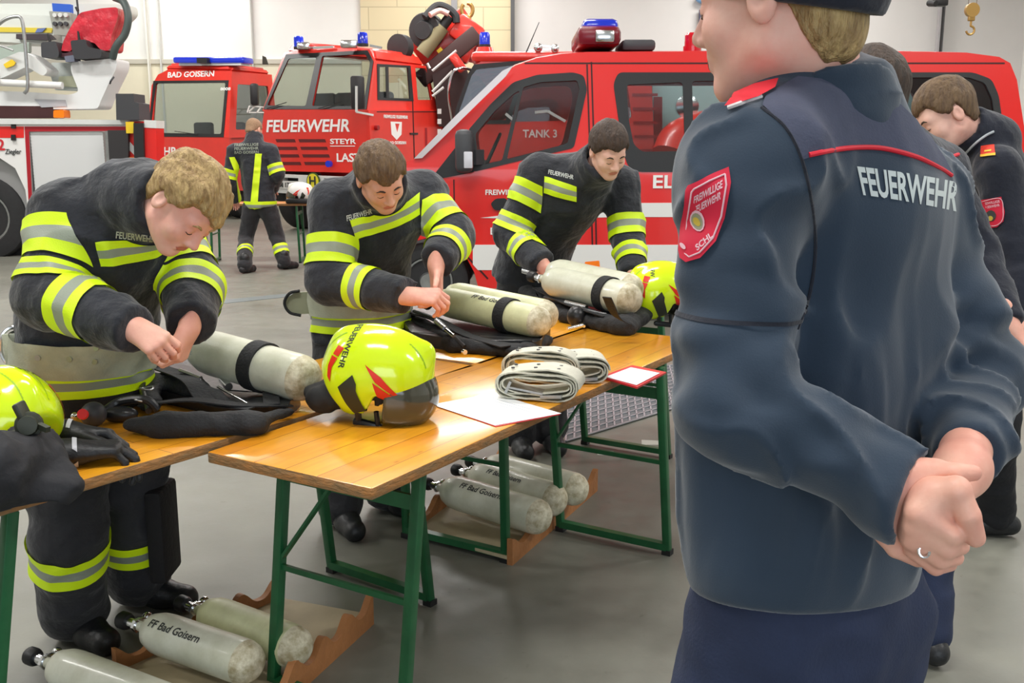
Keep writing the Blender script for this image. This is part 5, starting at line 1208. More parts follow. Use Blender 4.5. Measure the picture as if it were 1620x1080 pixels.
def air_set(label, cyls, plate, pads, straps_, hoses, metal=(), knobs=(), band_at=0.3, r=0.062, mats_=(TANK,), texts=(None,), rings=()):
    e = empty('breathing_apparatus', (0, 0, 0)); tag(e, label, 'breathing apparatus')
    for (pts, z0, z1) in plate:
        bm = panel_bm(round_poly([(p.x, p.y) for p in pts], 0.03), (), 1.0)
        for v in bm.verts: v.co = Vector((v.co.x, v.co.z, z0 if v.co.y < 0.5 else z1))
        bmesh.ops.bevel(bm, geom=[x for x in bm.edges if len(x.link_faces) == 2 and x.calc_face_angle(0) > 0.8], offset=0.006, segments=2, affect='EDGES')
        bm_obj('back_plate', bm, GEAR, e)
    for i, (n_, b_) in enumerate(cyls):
        cylinder_parts(e, n_, b_, r, mats_[i % len(mats_)], lettering=texts[i % len(texts)], valve=(i == 0))
    n_, b_ = cyls[0]; ax = (n_ - b_).normalized(); c = b_.lerp(n_, band_at)
    mid = sum([x[1].lerp(x[0], band_at) for x in cyls], Vector()) / len(cyls); side = ax.cross(Z3).normalized()
    ring = [c + (side * math.cos(t) + side.cross(ax).normalized() * math.sin(t)) * (r + 0.004) for t in np.linspace(0, 6.283, 29)]
    strap_pts = []
    bm = bmesh.new(); rows = []
    for t in np.linspace(0, 6.283, 33):
        o_ = side * math.cos(t) + side.cross(ax) * math.sin(t)
        rows.append([bm.verts.new(c + ax * a_ + o_ * (r + b2)) for a_, b2 in ((-0.024, 0.001), (0.024, 0.001), (0.024, 0.007), (-0.024, 0.007))])
    for A_, B_ in zip(rows, rows[1:]):
        for k in range(4): bm.faces.new((A_[k], A_[(k + 1) % 4], B_[(k + 1) % 4], B_[k]))
    bm_obj('cylinder_strap', bm, BLKCL, e)
    for q in pads: blob('harness_pad', q[0], 0.007, BLKCL, e, q[1] if len(q) > 1 else 0.004, 5)
    for pts, w in straps_: strap('harness_strap', pts, w, 0.004, BLKCL, e)
    for pts, rad, mt in hoses: mb = MB(); mb.tube(spline(pts, 8), rad, 10); mb.build('hose', mt, e)
    for a_, b_, rad in metal: mb = MB(); mb.cyl(a_, b_, rad, n=12); mb.build('fitting', CHROME, e)
    for c_, rad, mt in knobs: mb = MB(); mb.ball(c_, rad, n=10); mb.build('lung_valve', mt, e)
    for c_, rad in rings:
        mb = MB(); mb.tube([c_ + Vector((rad * math.cos(t), rad * math.sin(t) * 0.8, 0.002 * math.sin(2 * t))) for t in np.linspace(0, 6.283, 17)], 0.003, 6); mb.build('buckle_ring', ALU, e)
    return e
# set 1: single cylinder at the left
n_, b_ = on(304, 549, TZ + 0.135), on(497, 604, TZ + 0.088)
air_set('breathing apparatus with a single worn grey cylinder on the left table', [(n_, b_)],
    [([P_(238, 575), P_(330, 552), P_(478, 640), P_(455, 662), P_(330, 655), P_(215, 628)], TZ + 0.002, TZ + 0.030)],
    [([(cap(P_(212, 672, 0.022), P_(265, 672, 0.026), 0.028, 0.040, 0.7, (0, 0, 1)), 0, '+'), (cap(P_(265, 672, 0.026), P_(400, 668, 0.030), 0.044, 0.042, 0.75, (0, 0, 1)), 0.02, '+'), (cap(P_(400, 668, 0.030), P_(456, 652, 0.022), 0.030, 0.014, 0.7, (0, 0, 1)), 0.02, '+')], 0.004),
     ([(cap(P_(225, 600, 0.04), P_(300, 610, 0.05), 0.035, 0.04, 0.7, (0, 0, 1)), 0, '+'), (cap(P_(300, 610, 0.05), P_(350, 640, 0.02), 0.04, 0.025, 0.7, (0, 0, 1)), 0.02, '+'), (cap(P_(225, 600, 0.04), P_(240, 640, 0.02), 0.03, 0.03, 0.7, (0, 0, 1)), 0.02, '+')], 0.006)],
    [([P_(210, 565, 0.05), P_(250, 580, 0.07), P_(300, 600, 0.09), P_(330, 635, 0.05), P_(400, 645, 0.045)], 0.05), ([P_(225, 640, 0.03), P_(300, 632, 0.06), P_(380, 640, 0.05), P_(460, 640, 0.03)], 0.04), ([P_(410, 560, 0.10), P_(425, 600, 0.06), P_(430, 640, 0.04)], 0.045)],
    [([P_(165, 650, 0.03), P_(190, 635, 0.05), P_(230, 632, 0.06), P_(250, 648, 0.03)], 0.012, GEAR), ([P_(270, 560, 0.09), P_(240, 580, 0.08), P_(225, 610, 0.06), P_(235, 650, 0.03)], 0.009, GEAR)],
    [(P_(345, 612, 0.05), P_(395, 640, 0.045), 0.004), (P_(285, 585, 0.10), P_(318, 598, 0.09), 0.006), (P_(352, 600, 0.06), P_(362, 612, 0.05), 0.012)],
    [(P_(148, 655, 0.035), (0.034, 0.034, 0.034), GAUGE), (P_(190, 655, 0.02), (0.05, 0.03, 0.022), GEAR)], 0.42, 0.068, rings=[(P_(232, 614, 0.075), 0.018), (P_(222, 632, 0.06), 0.014)])
s1 = [k for k in bpy.data.objects if k.name.startswith('breathing_apparatus') and k.get('label')][-1]
mb = MB(); q = P_(139, 655, 0.045); mb.cyl(q + Vector((0, -0.026, 0.006)), q + Vector((0, -0.034, 0.010)), 0.014); mb.build('red_button', REDB, s1)
mb = MB(); mb.ball(P_(118, 658, 0.02), 0.011, n=8); mb.build('fitting', CHROME, s1)
# green rhombus and small print on the first cylinder
axv = (n_ - b_).normalized(); cc = b_.lerp(n_, 0.88)
nn = Vector((-0.12, -0.75, 0.66)); nn = (nn - axv * nn.dot(axv)).normalized(); ww = nn.cross(axv).normalized()
mb = MB(); q = cc + nn * 0.0655; mb.prism([q + axv * 0.011, q + ww * 0.012, q - axv * 0.011, q - ww * 0.012], nn * 0.0008); mb.build('green_mark', mat('mark_green', rgb(60, 150, 70), 0.5), s1)
wrap_text('MED 300 bar', 0.012, b_.lerp(n_, 0.78), -axv, nn, 0.064, mat('print_red_grey', rgb(150, 110, 110), 0.6), s1); wrap_text('PRESSLUFT', 0.015, b_.lerp(n_, 0.84), -axv, Vector((0, -0.98, 0.05)), 0.064, mat('print_blue_grey', rgb(130, 150, 180), 0.6), s1)
# set 2: twin cylinders with lettering
a2, b2 = on(690, 474, TZ + 0.13), on(866, 512, TZ + 0.10); pb = Vector((0.03, 0.115, 0.005))
s2 = air_set('breathing apparatus with twin yellowish cylinders lettered FF Bad Goisern behind the lime helmet', [(a2, b2), (a2 + pb, b2 + pb)],
    [([P_(620, 495), P_(700, 470), P_(872, 535), P_(855, 558), P_(740, 560), P_(650, 545)], TZ + 0.002, TZ + 0.04)],
    [([(cap(P_(640, 500, 0.03), P_(720, 545, 0.025), 0.04, 0.04, 0.7, (0, 0, 1)), 0, '+'), (cap(P_(720, 545, 0.025), P_(820, 556, 0.02), 0.035, 0.035, 0.7, (0, 0, 1)), 0.02, '+'), (cap(P_(820, 556, 0.02), P_(862, 538, 0.02), 0.035, 0.03, 0.7, (0, 0, 1)), 0.02, '+')], 0.005)],
    [([P_(640, 490, 0.07), P_(690, 505, 0.08), P_(740, 530, 0.05), P_(800, 548, 0.045)], 0.045)],
    [([P_(655, 492, 0.09), P_(690, 505, 0.09), P_(716, 530, 0.06), P_(735, 548, 0.03)], 0.007, GEAR), ([P_(800, 530, 0.03), P_(850, 540, 0.02), P_(872, 536, 0.02)], 0.010, GEAR)],
    [(P_(690, 508, 0.085), P_(704, 520, 0.075), 0.010), (P_(706, 522, 0.073), P_(718, 532, 0.06), 0.008), (P_(733, 556, 0.03), P_(736, 557, 0.03), 0.009), (P_(818, 557, 0.03), P_(822, 558, 0.03), 0.011)],
    [(P_(676, 480, 0.12), (0.022, 0.022, 0.026), GEAR)], 0.33, 0.060, (TANK_Y,), ('FF Bad Goisern', None))
# set 3: twin cylinders at the far end
a3, b3 = on(862, 442, TZ + 0.15), on(1008, 476, TZ + 0.12); pb = Vector((0.02, 0.13, 0.02))
s3_ = air_set('breathing apparatus with twin pale cylinders on the far table in front of the van', [(a3, b3), (a3 + pb, b3 + pb)],
    [([P_(840, 455), P_(900, 440), P_(1025, 500), P_(1010, 520), P_(930, 512), P_(850, 490)], TZ + 0.002, TZ + 0.05)],
    [([(cap(P_(835, 462, 0.03), P_(900, 500, 0.025), 0.045, 0.04, 0.7, (0, 0, 1)), 0, '+'), (cap(P_(900, 500, 0.025), P_(985, 516, 0.03), 0.04, 0.05, 0.8, (0, 0, 1)), 0.02, '+'), (cap(P_(985, 516, 0.03), P_(1018, 498, 0.03), 0.05, 0.04, 0.8, (0, 0, 1)), 0.02, '+')], 0.006)],
    [([P_(850, 455, 0.08), P_(900, 480, 0.08), P_(960, 500, 0.06)], 0.05), ([P_(960, 470, 0.18), P_(975, 500, 0.10), P_(1000, 515, 0.06)], 0.04)],
    [([P_(862, 470, 0.07), P_(900, 478, 0.08), P_(925, 490, 0.07), P_(960, 498, 0.06)], 0.008, GEAR)],
    [(P_(895, 478, 0.085), P_(928, 486, 0.08), 0.010), (P_(898, 520, 0.02), P_(922, 514, 0.03), 0.008), (P_(828, 428, 0.17), P_(850, 434, 0.16), 0.014), (P_(922, 500, 0.02), P_(924, 516, 0.02), 0.006)],
    [(P_(912, 500, 0.045), (0.04, 0.04, 0.045), GEAR), (P_(842, 436, 0.15), (0.02, 0.02, 0.022), GEAR)], 0.30, 0.068, (TANK,), (None,))
# ---------------------------------------------------------------- helmets
HRED = mat('helmet_red_reflector', rgb(222, 44, 24), 0.35)
HBLK = mat('helmet_black_trim', rgb(46, 50, 38), 0.5)
VISOR = mat('smoked_visor', rgb(70, 72, 62), 0.12, coat=0.8)
HGREY = mat('helmet_grey_plastic', rgb(84, 86, 84), 0.5)
LIN = mat('helmet_lining', rgb(30, 30, 32), 0.8)
def sidecut(V, pts, side): return [(0, g + [-side * V[:, 1] - 0.02]) for g in tri_fields(V[:, 0], V[:, 2], pts)]
def helmet(loc, rz, tilt, label, shell=None, cloth=True, s=1.0, words='FEUERWEHR', chin=True):
    e = empty('fire_helmet', loc); e.rotation_euler = (tilt[0], tilt[1], rz); e.scale = (s, s, s); tag(e, label, 'helmet')
    P = [(ell((0, 0, 0.0), (0.152, 0.118, 0.128)), 0, '+'), (ell((-0.05, 0, -0.03), (0.105, 0.112, 0.10)), 0.04, '+'), (cap((-0.10, 0, 0.055), (0.11, 0, 0.080), 0.045, 0.035, 0.55, (0, 1, 0)), 0.03, '+'),
         (ell((0.0, 0, -0.035), (0.128, 0.098, 0.115)), 0.004, '-'), (rbox((0.13, 0, -0.165), (0.13, 0.2, 0.10), 0.01, np.array(Matrix.Rotation(0.25, 3, 'Y'))), 0.01, '-'), (rbox((-0.22, 0, -0.15), (0.14, 0.2, 0.07), 0.01, np.array(Matrix.Rotation(-0.75, 3, 'Y'))), 0.01, '-'),
         (rbox((0, 0, -0.23), (0.3, 0.3, 0.105), 0.004), 0.01, '-')]
    V, F, ds = sdf_mesh(P, 0.0055); np_mesh('shell', [(V, F, 0)], e, [shell or HLIME])
    C = lambda x, y: ((x - 455) / 1650, (350 - y) / 1650)
    for sd in (1, -1):
        region('side_vent', V, F, sidecut(V, [C(340, 405), C(398, 335), C(422, 370), C(425, 400), C(472, 490), C(415, 515), C(382, 470)], sd), [HBLK], e, 0.004)
        region('red_reflector', V, F, sidecut(V, [C(440, 280), C(520, 318), C(608, 392), C(600, 402), C(500, 345)], sd), [HRED], e, 0.0022)
        region('red_reflector', V, F, sidecut(V, [C(488, 348), C(600, 404), C(630, 430), C(636, 478), C(600, 446), C(525, 425)], sd), [HRED], e, 0.0022)
        region('red_reflector', V, F, sidecut(V, [C(283, 246), C(320, 246), C(304, 285), C(272, 285)], sd), [HRED], e, 0.0022)
        region('red_reflector', V, F, sidecut(V, [C(270, 291), C(304, 291), C(288, 335), C(294, 398), C(274, 380), C(264, 335)], sd), [HRED], e, 0.0022)
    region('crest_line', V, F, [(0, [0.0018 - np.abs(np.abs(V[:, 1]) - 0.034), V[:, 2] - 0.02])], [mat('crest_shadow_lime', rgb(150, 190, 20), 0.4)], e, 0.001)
    t = bvh_of(V, F); bm = text_bm(words, 0.030, 0.0, 0.0006)
    slices(bm, 0, [i * 0.01 for i in range(-14, 15)])
    for v in bm.verts:
        o_ = Vector((-0.105 + v.co.z * 0.0, 0, 0.0)); a_ = v.co.x / 0.125 + 0.75; q = Vector((-0.075 + v.co.z * 0.8, 0, 0.0)); d_ = Vector((0, -math.sin(a_), math.cos(a_)))
        h_ = t.ray_cast(q + d_ * 0.3, -d_, 0.4)
        v.co = (h_[0] + d_ * 0.0012) if h_[0] is not None else q + d_ * 0.13
    me = bpy.data.meshes.new('lettering'); bm.to_mesh(me); bm.free(); link('lettering', me, LETK, e)
    Q = [(ell((0.012, 0, -0.045), (0.163, 0.112, 0.125)), 0, '+'), (ell((0.005, 0, -0.045), (0.153, 0.105, 0.118)), 0.002, '-'), (rbox((-0.115, 0, 0), (0.17, 0.3, 0.4), 0.004), 0.004, '-'), (rbox((0.1, 0, 0.18), (0.3, 0.3, 0.150), 0.004), 0.004, '-'), (rbox((0.1, 0, -0.24), (0.3, 0.3, 0.130), 0.004), 0.004, '-')]
    v, f, _ = sdf_mesh(Q, 0.006); np_mesh('visor', [(v, f, 0)], e, [VISOR])
    v, f, _ = sdf_mesh([(ell((-0.004, 0, -0.03), (0.130, 0.100, 0.10)), 0, '+'), (ell((0.0, 0, -0.06), (0.118, 0.088, 0.10)), 0.004, '-'), (rbox((0, 0, -0.23), (0.3, 0.3, 0.108), 0.004), 0.01, '-')], 0.008); np_mesh('lining', [(v, f, 0)], e, [LIN])
    if chin:
        mb = MB(); mb.box((0.010, -0.06, -0.135), (0.085, 0.022, 0.022), bev=0.008); mb.tube([(-0.02, -0.08, -0.09), (-0.015, -0.07, -0.125)], 0.009, 8); mb.tube([(0.03, -0.07, -0.09), (0.04, -0.065, -0.13)], 0.007, 8); mb.build('chin_buckle', GEAR, e)
    if cloth:
        blob('neck_curtain', [(cap((-0.10, -0.05, -0.07), (-0.135, -0.045, -0.10), 0.025, 0.035), 0, '+'), (cap((-0.10, 0.05, -0.07), (-0.14, 0.05, -0.10), 0.03, 0.04), 0.03, '+'), (cap((-0.06, -0.05, -0.105), (-0.165, 0.0, -0.112), 0.025, 0.030, 0.6, (0, 0, 1)), 0.03, '+')], 0.008, LIN, e, 0.010, 3)
    return e
q = P_(600, 590, 0.135); helmet(q + Vector((0.0, 0.02, 0.0)), -0.22, (0.0, 0.20), 'lime fire helmet with red reflectors and dark visor standing on the middle table')
q = on(-12, 664, TZ + 0.12) + Vector((0, 0.06, 0)); h1 = helmet(q, 2.6, (0.05, 0.15), 'lime fire helmet cut by the left edge of the photo, with a black cloth', cloth=False, s=0.88)
q = P_(1050, 462, 0.12); h3 = helmet(q + Vector((0, 0.04, 0)), 0.1, (0, 0.12), 'lime fire helmet at the far end, beside the van', cloth=False, words='FW')
# black cloth hanging from the first helmet
blob('neck_curtain', [(k, r_, '+') for k, r_ in ((cap(P_(-20, 742, 0.085), P_(50, 724, 0.07), 0.082, 0.066, 0.95, (0, 0, 1)), 0), (cap(P_(45, 722, 0.06), P_(118, 768, 0.020), 0.058, 0.020), 0.03), (cap(P_(-10, 770, 0.04), P_(95, 772, 0.022), 0.042, 0.024), 0.03))], 0.006, mat('black_hood_cloth', rgb(38, 38, 42), 0.85, bump=0.3, bscale=60), None, 0.016, 8)
cl = [o for o in COL.objects if o.name.startswith('neck_curtain')][-1]; cl.name = 'neck_cloth'; tag(cl, 'black cloth bunched below the lime helmet at the left edge', 'cloth')
mb = MB(); q = on(46, 672, TZ + 0.15); mb.lathe([(0, 0.03), (0.012, 0.028), (0.014, 0.022), (0.03, 0.020), (0.032, 0.005)], q, (0.3, -0.9, 0.2), 16); mb.bar(q + Vector((0.01, 0, 0.005)), q + Vector((0.05, -0.02, -0.005)), 0.012); mb.bar(q, q + Vector((-0.02, 0, 0.05)), 0.04, 0.015, bev=0.005); o = mb.build('visor_knob', HBLK); tag(o, 'black knob fitting on the side of the leftmost helmet', 'fitting')
# ---------------------------------------------------------------- gloves and mask pieces beside the left helmet
GLOVE = mat('black_glove_leather', rgb(30, 30, 33), 0.5, bump=0.4, bscale=50)
def glove(label, w, d, n, side, s, curl, stripe):
    V, F, ds = sdf_mesh(hand_prims(w, d, n, side, curl, (0.6, 0.8, 0.2), 5, 0.75, s, fore=Vector(w) - Vector(d).normalized() * 0.09), 0.005)
    o = np_mesh('glove', [(V, F, 0)], None, [GLOVE]); tag(o, label, 'glove', 'fire gloves beside the left helmet')
    dd = Vector(d).normalized()
    region('reflective_stripe', V, F, [(0, [0.005 - np.abs((V - np.array(w)) @ np.array(dd) - 0.01), 0.02 - np.abs(V[:, 1] - w[1] + 0.01)])], [mat('glove_stripe', rgb(190, 190, 196), 0.4)], o, 0.002)
    return o
glove('black fire glove with a pale stripe, fingertips towards the table edge', P_(112, 716, 0.034), (0.92, 0.38, 0.0), (0.1, 0, -1), 1, 1.15, ((40, 42, 24), (48, 44, 24), (36, 40, 20), (50, 44, 20)), 1)
glove('black fire glove lying behind the other one, fingertips towards the harness pad', P_(104, 684, 0.050), (0.95, 0.22, -0.10), (0.1, -0.3, -1), -1, 1.1, ((35, 42, 24),) * 4, 1)
# full face mask near the far helmet
q = P_(1008, 468, 0.055); e = empty('breathing_mask', q); tag(e, 'black full face breathing mask beside the far lime helmet', 'mask')
v, f, _ = sdf_mesh([(ell((0, 0, 0), (0.075, 0.06, 0.07)), 0, '+'), (ell((0.05, -0.03, 0.0), (0.03, 0.03, 0.03)), 0.01, '+'), (cap((0.01, -0.04, -0.04), (0.02, -0.085, -0.035), 0.028, 0.026), 0.01, '+')], 0.006); np_mesh('mask_body', [(v, f, 0)], e, [GEAR])
v, f, _ = sdf_mesh([(ell((-0.005, -0.012, 0.012), (0.062, 0.058, 0.055)), 0, '+')], 0.006); np_mesh('face_lens', [(v, f, 0)], e, [mat('clear_lens_dark', rgb(70, 74, 78), 0.08, coat=1.0)])
mb = MB(); mb.cyl((0.02, -0.085, -0.035), (0.021, -0.10, -0.035), 0.022); mb.build('inlet', DGREY, e)
# ---------------------------------------------------------------- rolled belts
def rolled_belt(loc, rz, w, h, depth, label, turns=4, m=BELT2, shiftk=0.0):
    e = empty('rolled_belt', loc, rz); tag(e, label, 'belt', 'rolled belts on the middle table')
    t = 0.0045; gap = 0.003; pts = []
    a_, b_ = w / 2, h / 2
    N_ = 26
    for k in range(turns * N_ + 1):
        ph = k * 2 * math.pi / N_; s_ = k / N_ * (t + gap)
        A_, B_ = a_ - s_, b_ - s_ * 0.95
        x = A_ * math.copysign(abs(math.cos(ph)) ** 0.62, math.cos(ph)); z = B_ * math.copysign(abs(math.sin(ph)) ** 0.72, math.sin(ph)) + 0.004 * math.sin(ph * 0.5 + x * 30)
        pts.append(Vector((x, 0, z + b_)))
    bm = bmesh.new(); rows = []
    for i, p in enumerate(pts):
        d_ = (pts[min(i + 1, len(pts) - 1)] - pts[max(i - 1, 0)]).normalized(); nrm = Vector((d_.z, 0, -d_.x)); jog = 0.004 * math.sin(i * 0.13)
        rows.append([bm.verts.new(p + nrm * u * t / 2 + Vector((0, y + jog, 0))) for u, y in ((-1, 0), (1, 0), (1, depth), (-1, depth))])
    for A_, B_ in zip(rows, rows[1:]):
        for k in range(4): bm.faces.new((A_[k], A_[(k + 1) % 4], B_[(k + 1) % 4], B_[k]))
    bm.faces.new(rows[0][::-1]); bm.faces.new(rows[-1]); bm_obj('webbing', bm, m, e, ang=0.7)
    mb = MB()
    mb.box((-w * 0.12, depth * 0.2, h * 0.35), (w * 0.40, 0.05, 0.006), Matrix.Rotation(0.15, 3, 'Y')); mb.bar((-w * 0.36, 0.0, h * 0.25), (-w * 0.30, 0, h * 0.62), 0.008); mb.bar((w * 0.05, 0.0, h * 0.18), (w * 0.30, 0, h * 0.22), 0.010); mb.build('buckle', ALU, e)
    for i in range(3):
        for y in (depth * 0.3, depth * 0.7):
            x = (-0.30 + 0.27 * i) * w; z = 2 * b_ * (1 - 0.5 * (1 - (1 - (abs(x) / a_) ** 3.2) ** (0.72 / 1.0)))
            zz = b_ + b_ * (max(0.0, 1 - (abs(x) / a_) ** (1 / 0.62 * 2))) ** (0.36) + 0.002
            mb = MB(); mb.cyl((x, y, zz - 0.002), (x, y, zz + 0.0018), 0.0055, n=12); mb.build('eyelet', DGREY, e)
    return e
q = P_(848, 636); rolled_belt(q, -0.22, 0.255, 0.095, 0.11, 'pale rolled webbing belt lying on the corner of the white paper')
q = P_(838, 614); rolled_belt(q + Vector((0.03, 0.05, 0.0)), -0.22, 0.25, 0.105, 0.08, 'pale rolled webbing belt stacked behind the one on the paper')
q = P_(915, 608); rolled_belt(q + Vector((0.0, 0.0, 0.0)), 0.05, 0.20, 0.085, 0.13, 'pale rolled webbing belt nearest the red clipboard')
# ---------------------------------------------------------------- papers
def paper(name, label, pts, z, m, cat='paper', h=0.0008):
    mb = MB(); mb.prism([on(u, v, TZ + z) for u, v in pts], (0, 0, h)); o = mb.build(name, m); return tag(o, label, cat)
PAP = mat('white_paper', rgb(238, 240, 244), 0.6)
pp = paper('printed_form', 'white printed form on the middle table under the rolled belts', [(683, 640), (783, 673), (888, 654), (780, 622)], 0.0028, PAP)
mb = MB()
cA, cB, cC, cD = [on(u, v, TZ + 0.0039) for u, v in ((683, 640), (783, 673), (888, 654), (780, 622))]
for i in range(9):
    t = 0.12 + i * 0.09; a_ = cA.lerp(cD, t).lerp(cB.lerp(cC, t), 0.08); b_ = cA.lerp(cD, t).lerp(cB.lerp(cC, t), 0.5 + 0.35 * ((i * 37) % 10) / 10); mb.bar(a_, b_, 0.0012, 0.0004)
mb.build('print_lines', mat('print_grey', rgb(170, 176, 186), 0.7), pp)
e = paper('clipboard', 'red clipboard with a white sheet at the edge of the middle table', [(950, 598), (1008, 615), (1054, 591), (1000, 580)], 0.0005, mat('clipboard_red', rgb(208, 40, 50), 0.4), 'clipboard', 0.006)
mb = MB(); mb.prism([on(u, v, TZ + 0.008) for u, v in ((958, 596), (1007, 609), (1044, 590), (998, 581))], (0, 0, 0.0006)); mb.build('sheet', PAP, e)
# red sheet edge below the form
paper('red_folder', 'thin red folder showing along the edge of the white form', [(686, 641), (784, 675.5), (886, 656), (790, 630)], 0.0004, MATS['clipboard_red'], 'folder', 0.0018)
# ---------------------------------------------------------------- floor racks with cylinders
WOODR = mat('orange_brown_rack_wood', rgb(168, 112, 66), 0.6, var=0.12, vscale=12, bump=0.3, bscale=50)
PLY = mat('pale_rack_board', rgb(186, 172, 140), 0.6, var=0.08, vscale=6)
def rack(label, near_neck, near_bot, far_neck, far_bot, slots, zt=0.05):
    """wooden board with a notched rail across each end"""
    e = empty('cylinder_rack', (0, 0, 0)); tag(e, label, 'rack')
    up = Vector((0, 0, 1))
    mb = MB(); mb.prism([p + up * 0.02 for p in (near_neck, near_bot, far_bot, far_neck)], up * 0.012); mb.build('board', PLY, e)
    for a_, b_ in ((near_neck, far_neck), (near_bot, far_bot)):
        d_ = (b_ - a_); L = d_.length; d_.normalize(); th = d_.cross(up).normalized() * 0.022; n = 60; tops = []
        for i in range(n + 1):
            s_ = i / n * slots; fr = s_ - math.floor(s_); z = 0.035 + 0.045 * abs(math.cos(math.pi * fr)) ** 3
            tops.append(a_ + d_ * L * i / n + up * (z + 0.02))
        bm = bmesh.new(); R1 = [(bm.verts.new(p), bm.verts.new(p + th), bm.verts.new(Vector((p.x, p.y, 0.0)) + th), bm.verts.new(Vector((p.x, p.y, 0.0)))) for p in tops]
        for A_, B_ in zip(R1, R1[1:]):
            for k in range(4): bm.faces.new((A_[k], A_[(k + 1) % 4], B_[(k + 1) % 4], B_[k]))
        bm.faces.new(R1[0][::-1]); bm.faces.new(R1[-1]); bm_obj('notched_rail', bm, WOODR, e)
    return e
rA = on(212, 1118), on(425, 1118), on(405, 962), on(583, 990)
nn_, nb_, fn_, fb_ = on(180, 1075), on(412, 1140), on(436, 958), on(582, 985)
rack('wooden cylinder rack on the floor at the lower left', nn_, nb_, fn_, fb_, 4)
G1 = 'air cylinders on the lower left floor rack'
def floor_cyl(nk, bt_, label, m=TANK, z=0.115, r=0.068, lettering=None, n0=(-0.2, -0.6, 0.8), g=None, **k):
    return cylinder_parts(None, on(nk[0], nk[1], z), on(bt_[0], bt_[1], z), r, m, True, label, g, lettering=lettering, n0=n0, **k)
floor_cyl((82, 1050), (300, 1135), 'grey air cylinder nearest the bottom left corner of the photo', z=0.065, r=0.062)
floor_cyl((228, 992), (408, 1054), 'grey air cylinder lettered FF Bad Goisern on the lower left rack', r=0.061, lettering='FF Bad Goisern', tdist=0.62, tsize=0.032)
floor_cyl((318, 966), (484, 1030), 'yellowish worn air cylinder standing furthest back on the lower left rack', TANK_Y, z=0.115, r=0.060)
nn_, nb_, fn_, fb_ = on(648, 850), on(802, 893), on(790, 742), on(938, 775)
rack('wooden cylinder rack on the floor below the middle table', nn_, nb_, fn_, fb_, 4)
floor_cyl((700, 772), (866, 822), 'white air cylinder lettered FF Bad Goisern in front on the middle floor rack', z=0.13, lettering='FF Bad Goisern', tdist=0.55, tsize=0.034)
floor_cyl((745, 750), (890, 795), 'pale air cylinder second from the front on the middle floor rack', z=0.13, lettering='FF Bad Goisern', tdist=0.55, tsize=0.030)
floor_cyl((768, 736), (925, 778), 'pale air cylinder with a yellow label at the back of the middle floor rack', TANK, z=0.13, n0=(0, -0.6, 0.8))
# ---------------------------------------------------------------- bench table in the distance
q0, q1 = on(328, 330, TZ), on(520, 330, TZ)
yb = 12.9; a_ = at(326, 400, yb); b_ = at(540, 400, yb)
bt2 = beer_table((a_.x, yb, 0), (b_.x, yb + 0.1, 0), 0.5, 'narrow bench table in front of the crane truck in the distance', [(0.14, -0.02), (1.20, 0.02)])
q = at(474, 306, yb - 0.05); e = helmet(Vector((q.x, yb - 0.02, TZ + 0.13)), 3.3, (0, 0), 'white fire helmet on the distant bench table', WHITEP, cloth=False, words='FW')
mb = MB(); c_ = Vector((q.x + 0.02, yb - 0.16, TZ + 0.03)); mb.box(c_, (0.34, 0.10, 0.06), bev=0.02); o = mb.build('glove_pair', BLACKP); tag(o, 'dark gloves lying in front of the white helmet on the bench table', 'gloves')
mb = MB(); mb.cyl((q.x + 0.17, yb - 0.08, TZ + 0.062), (q.x + 0.45, yb - 0.10, TZ + 0.062), 0.06); o = mb.build('hose_bag', LIME); tag(o, 'lime yellow roll beside the white helmet on the bench table', 'roll')
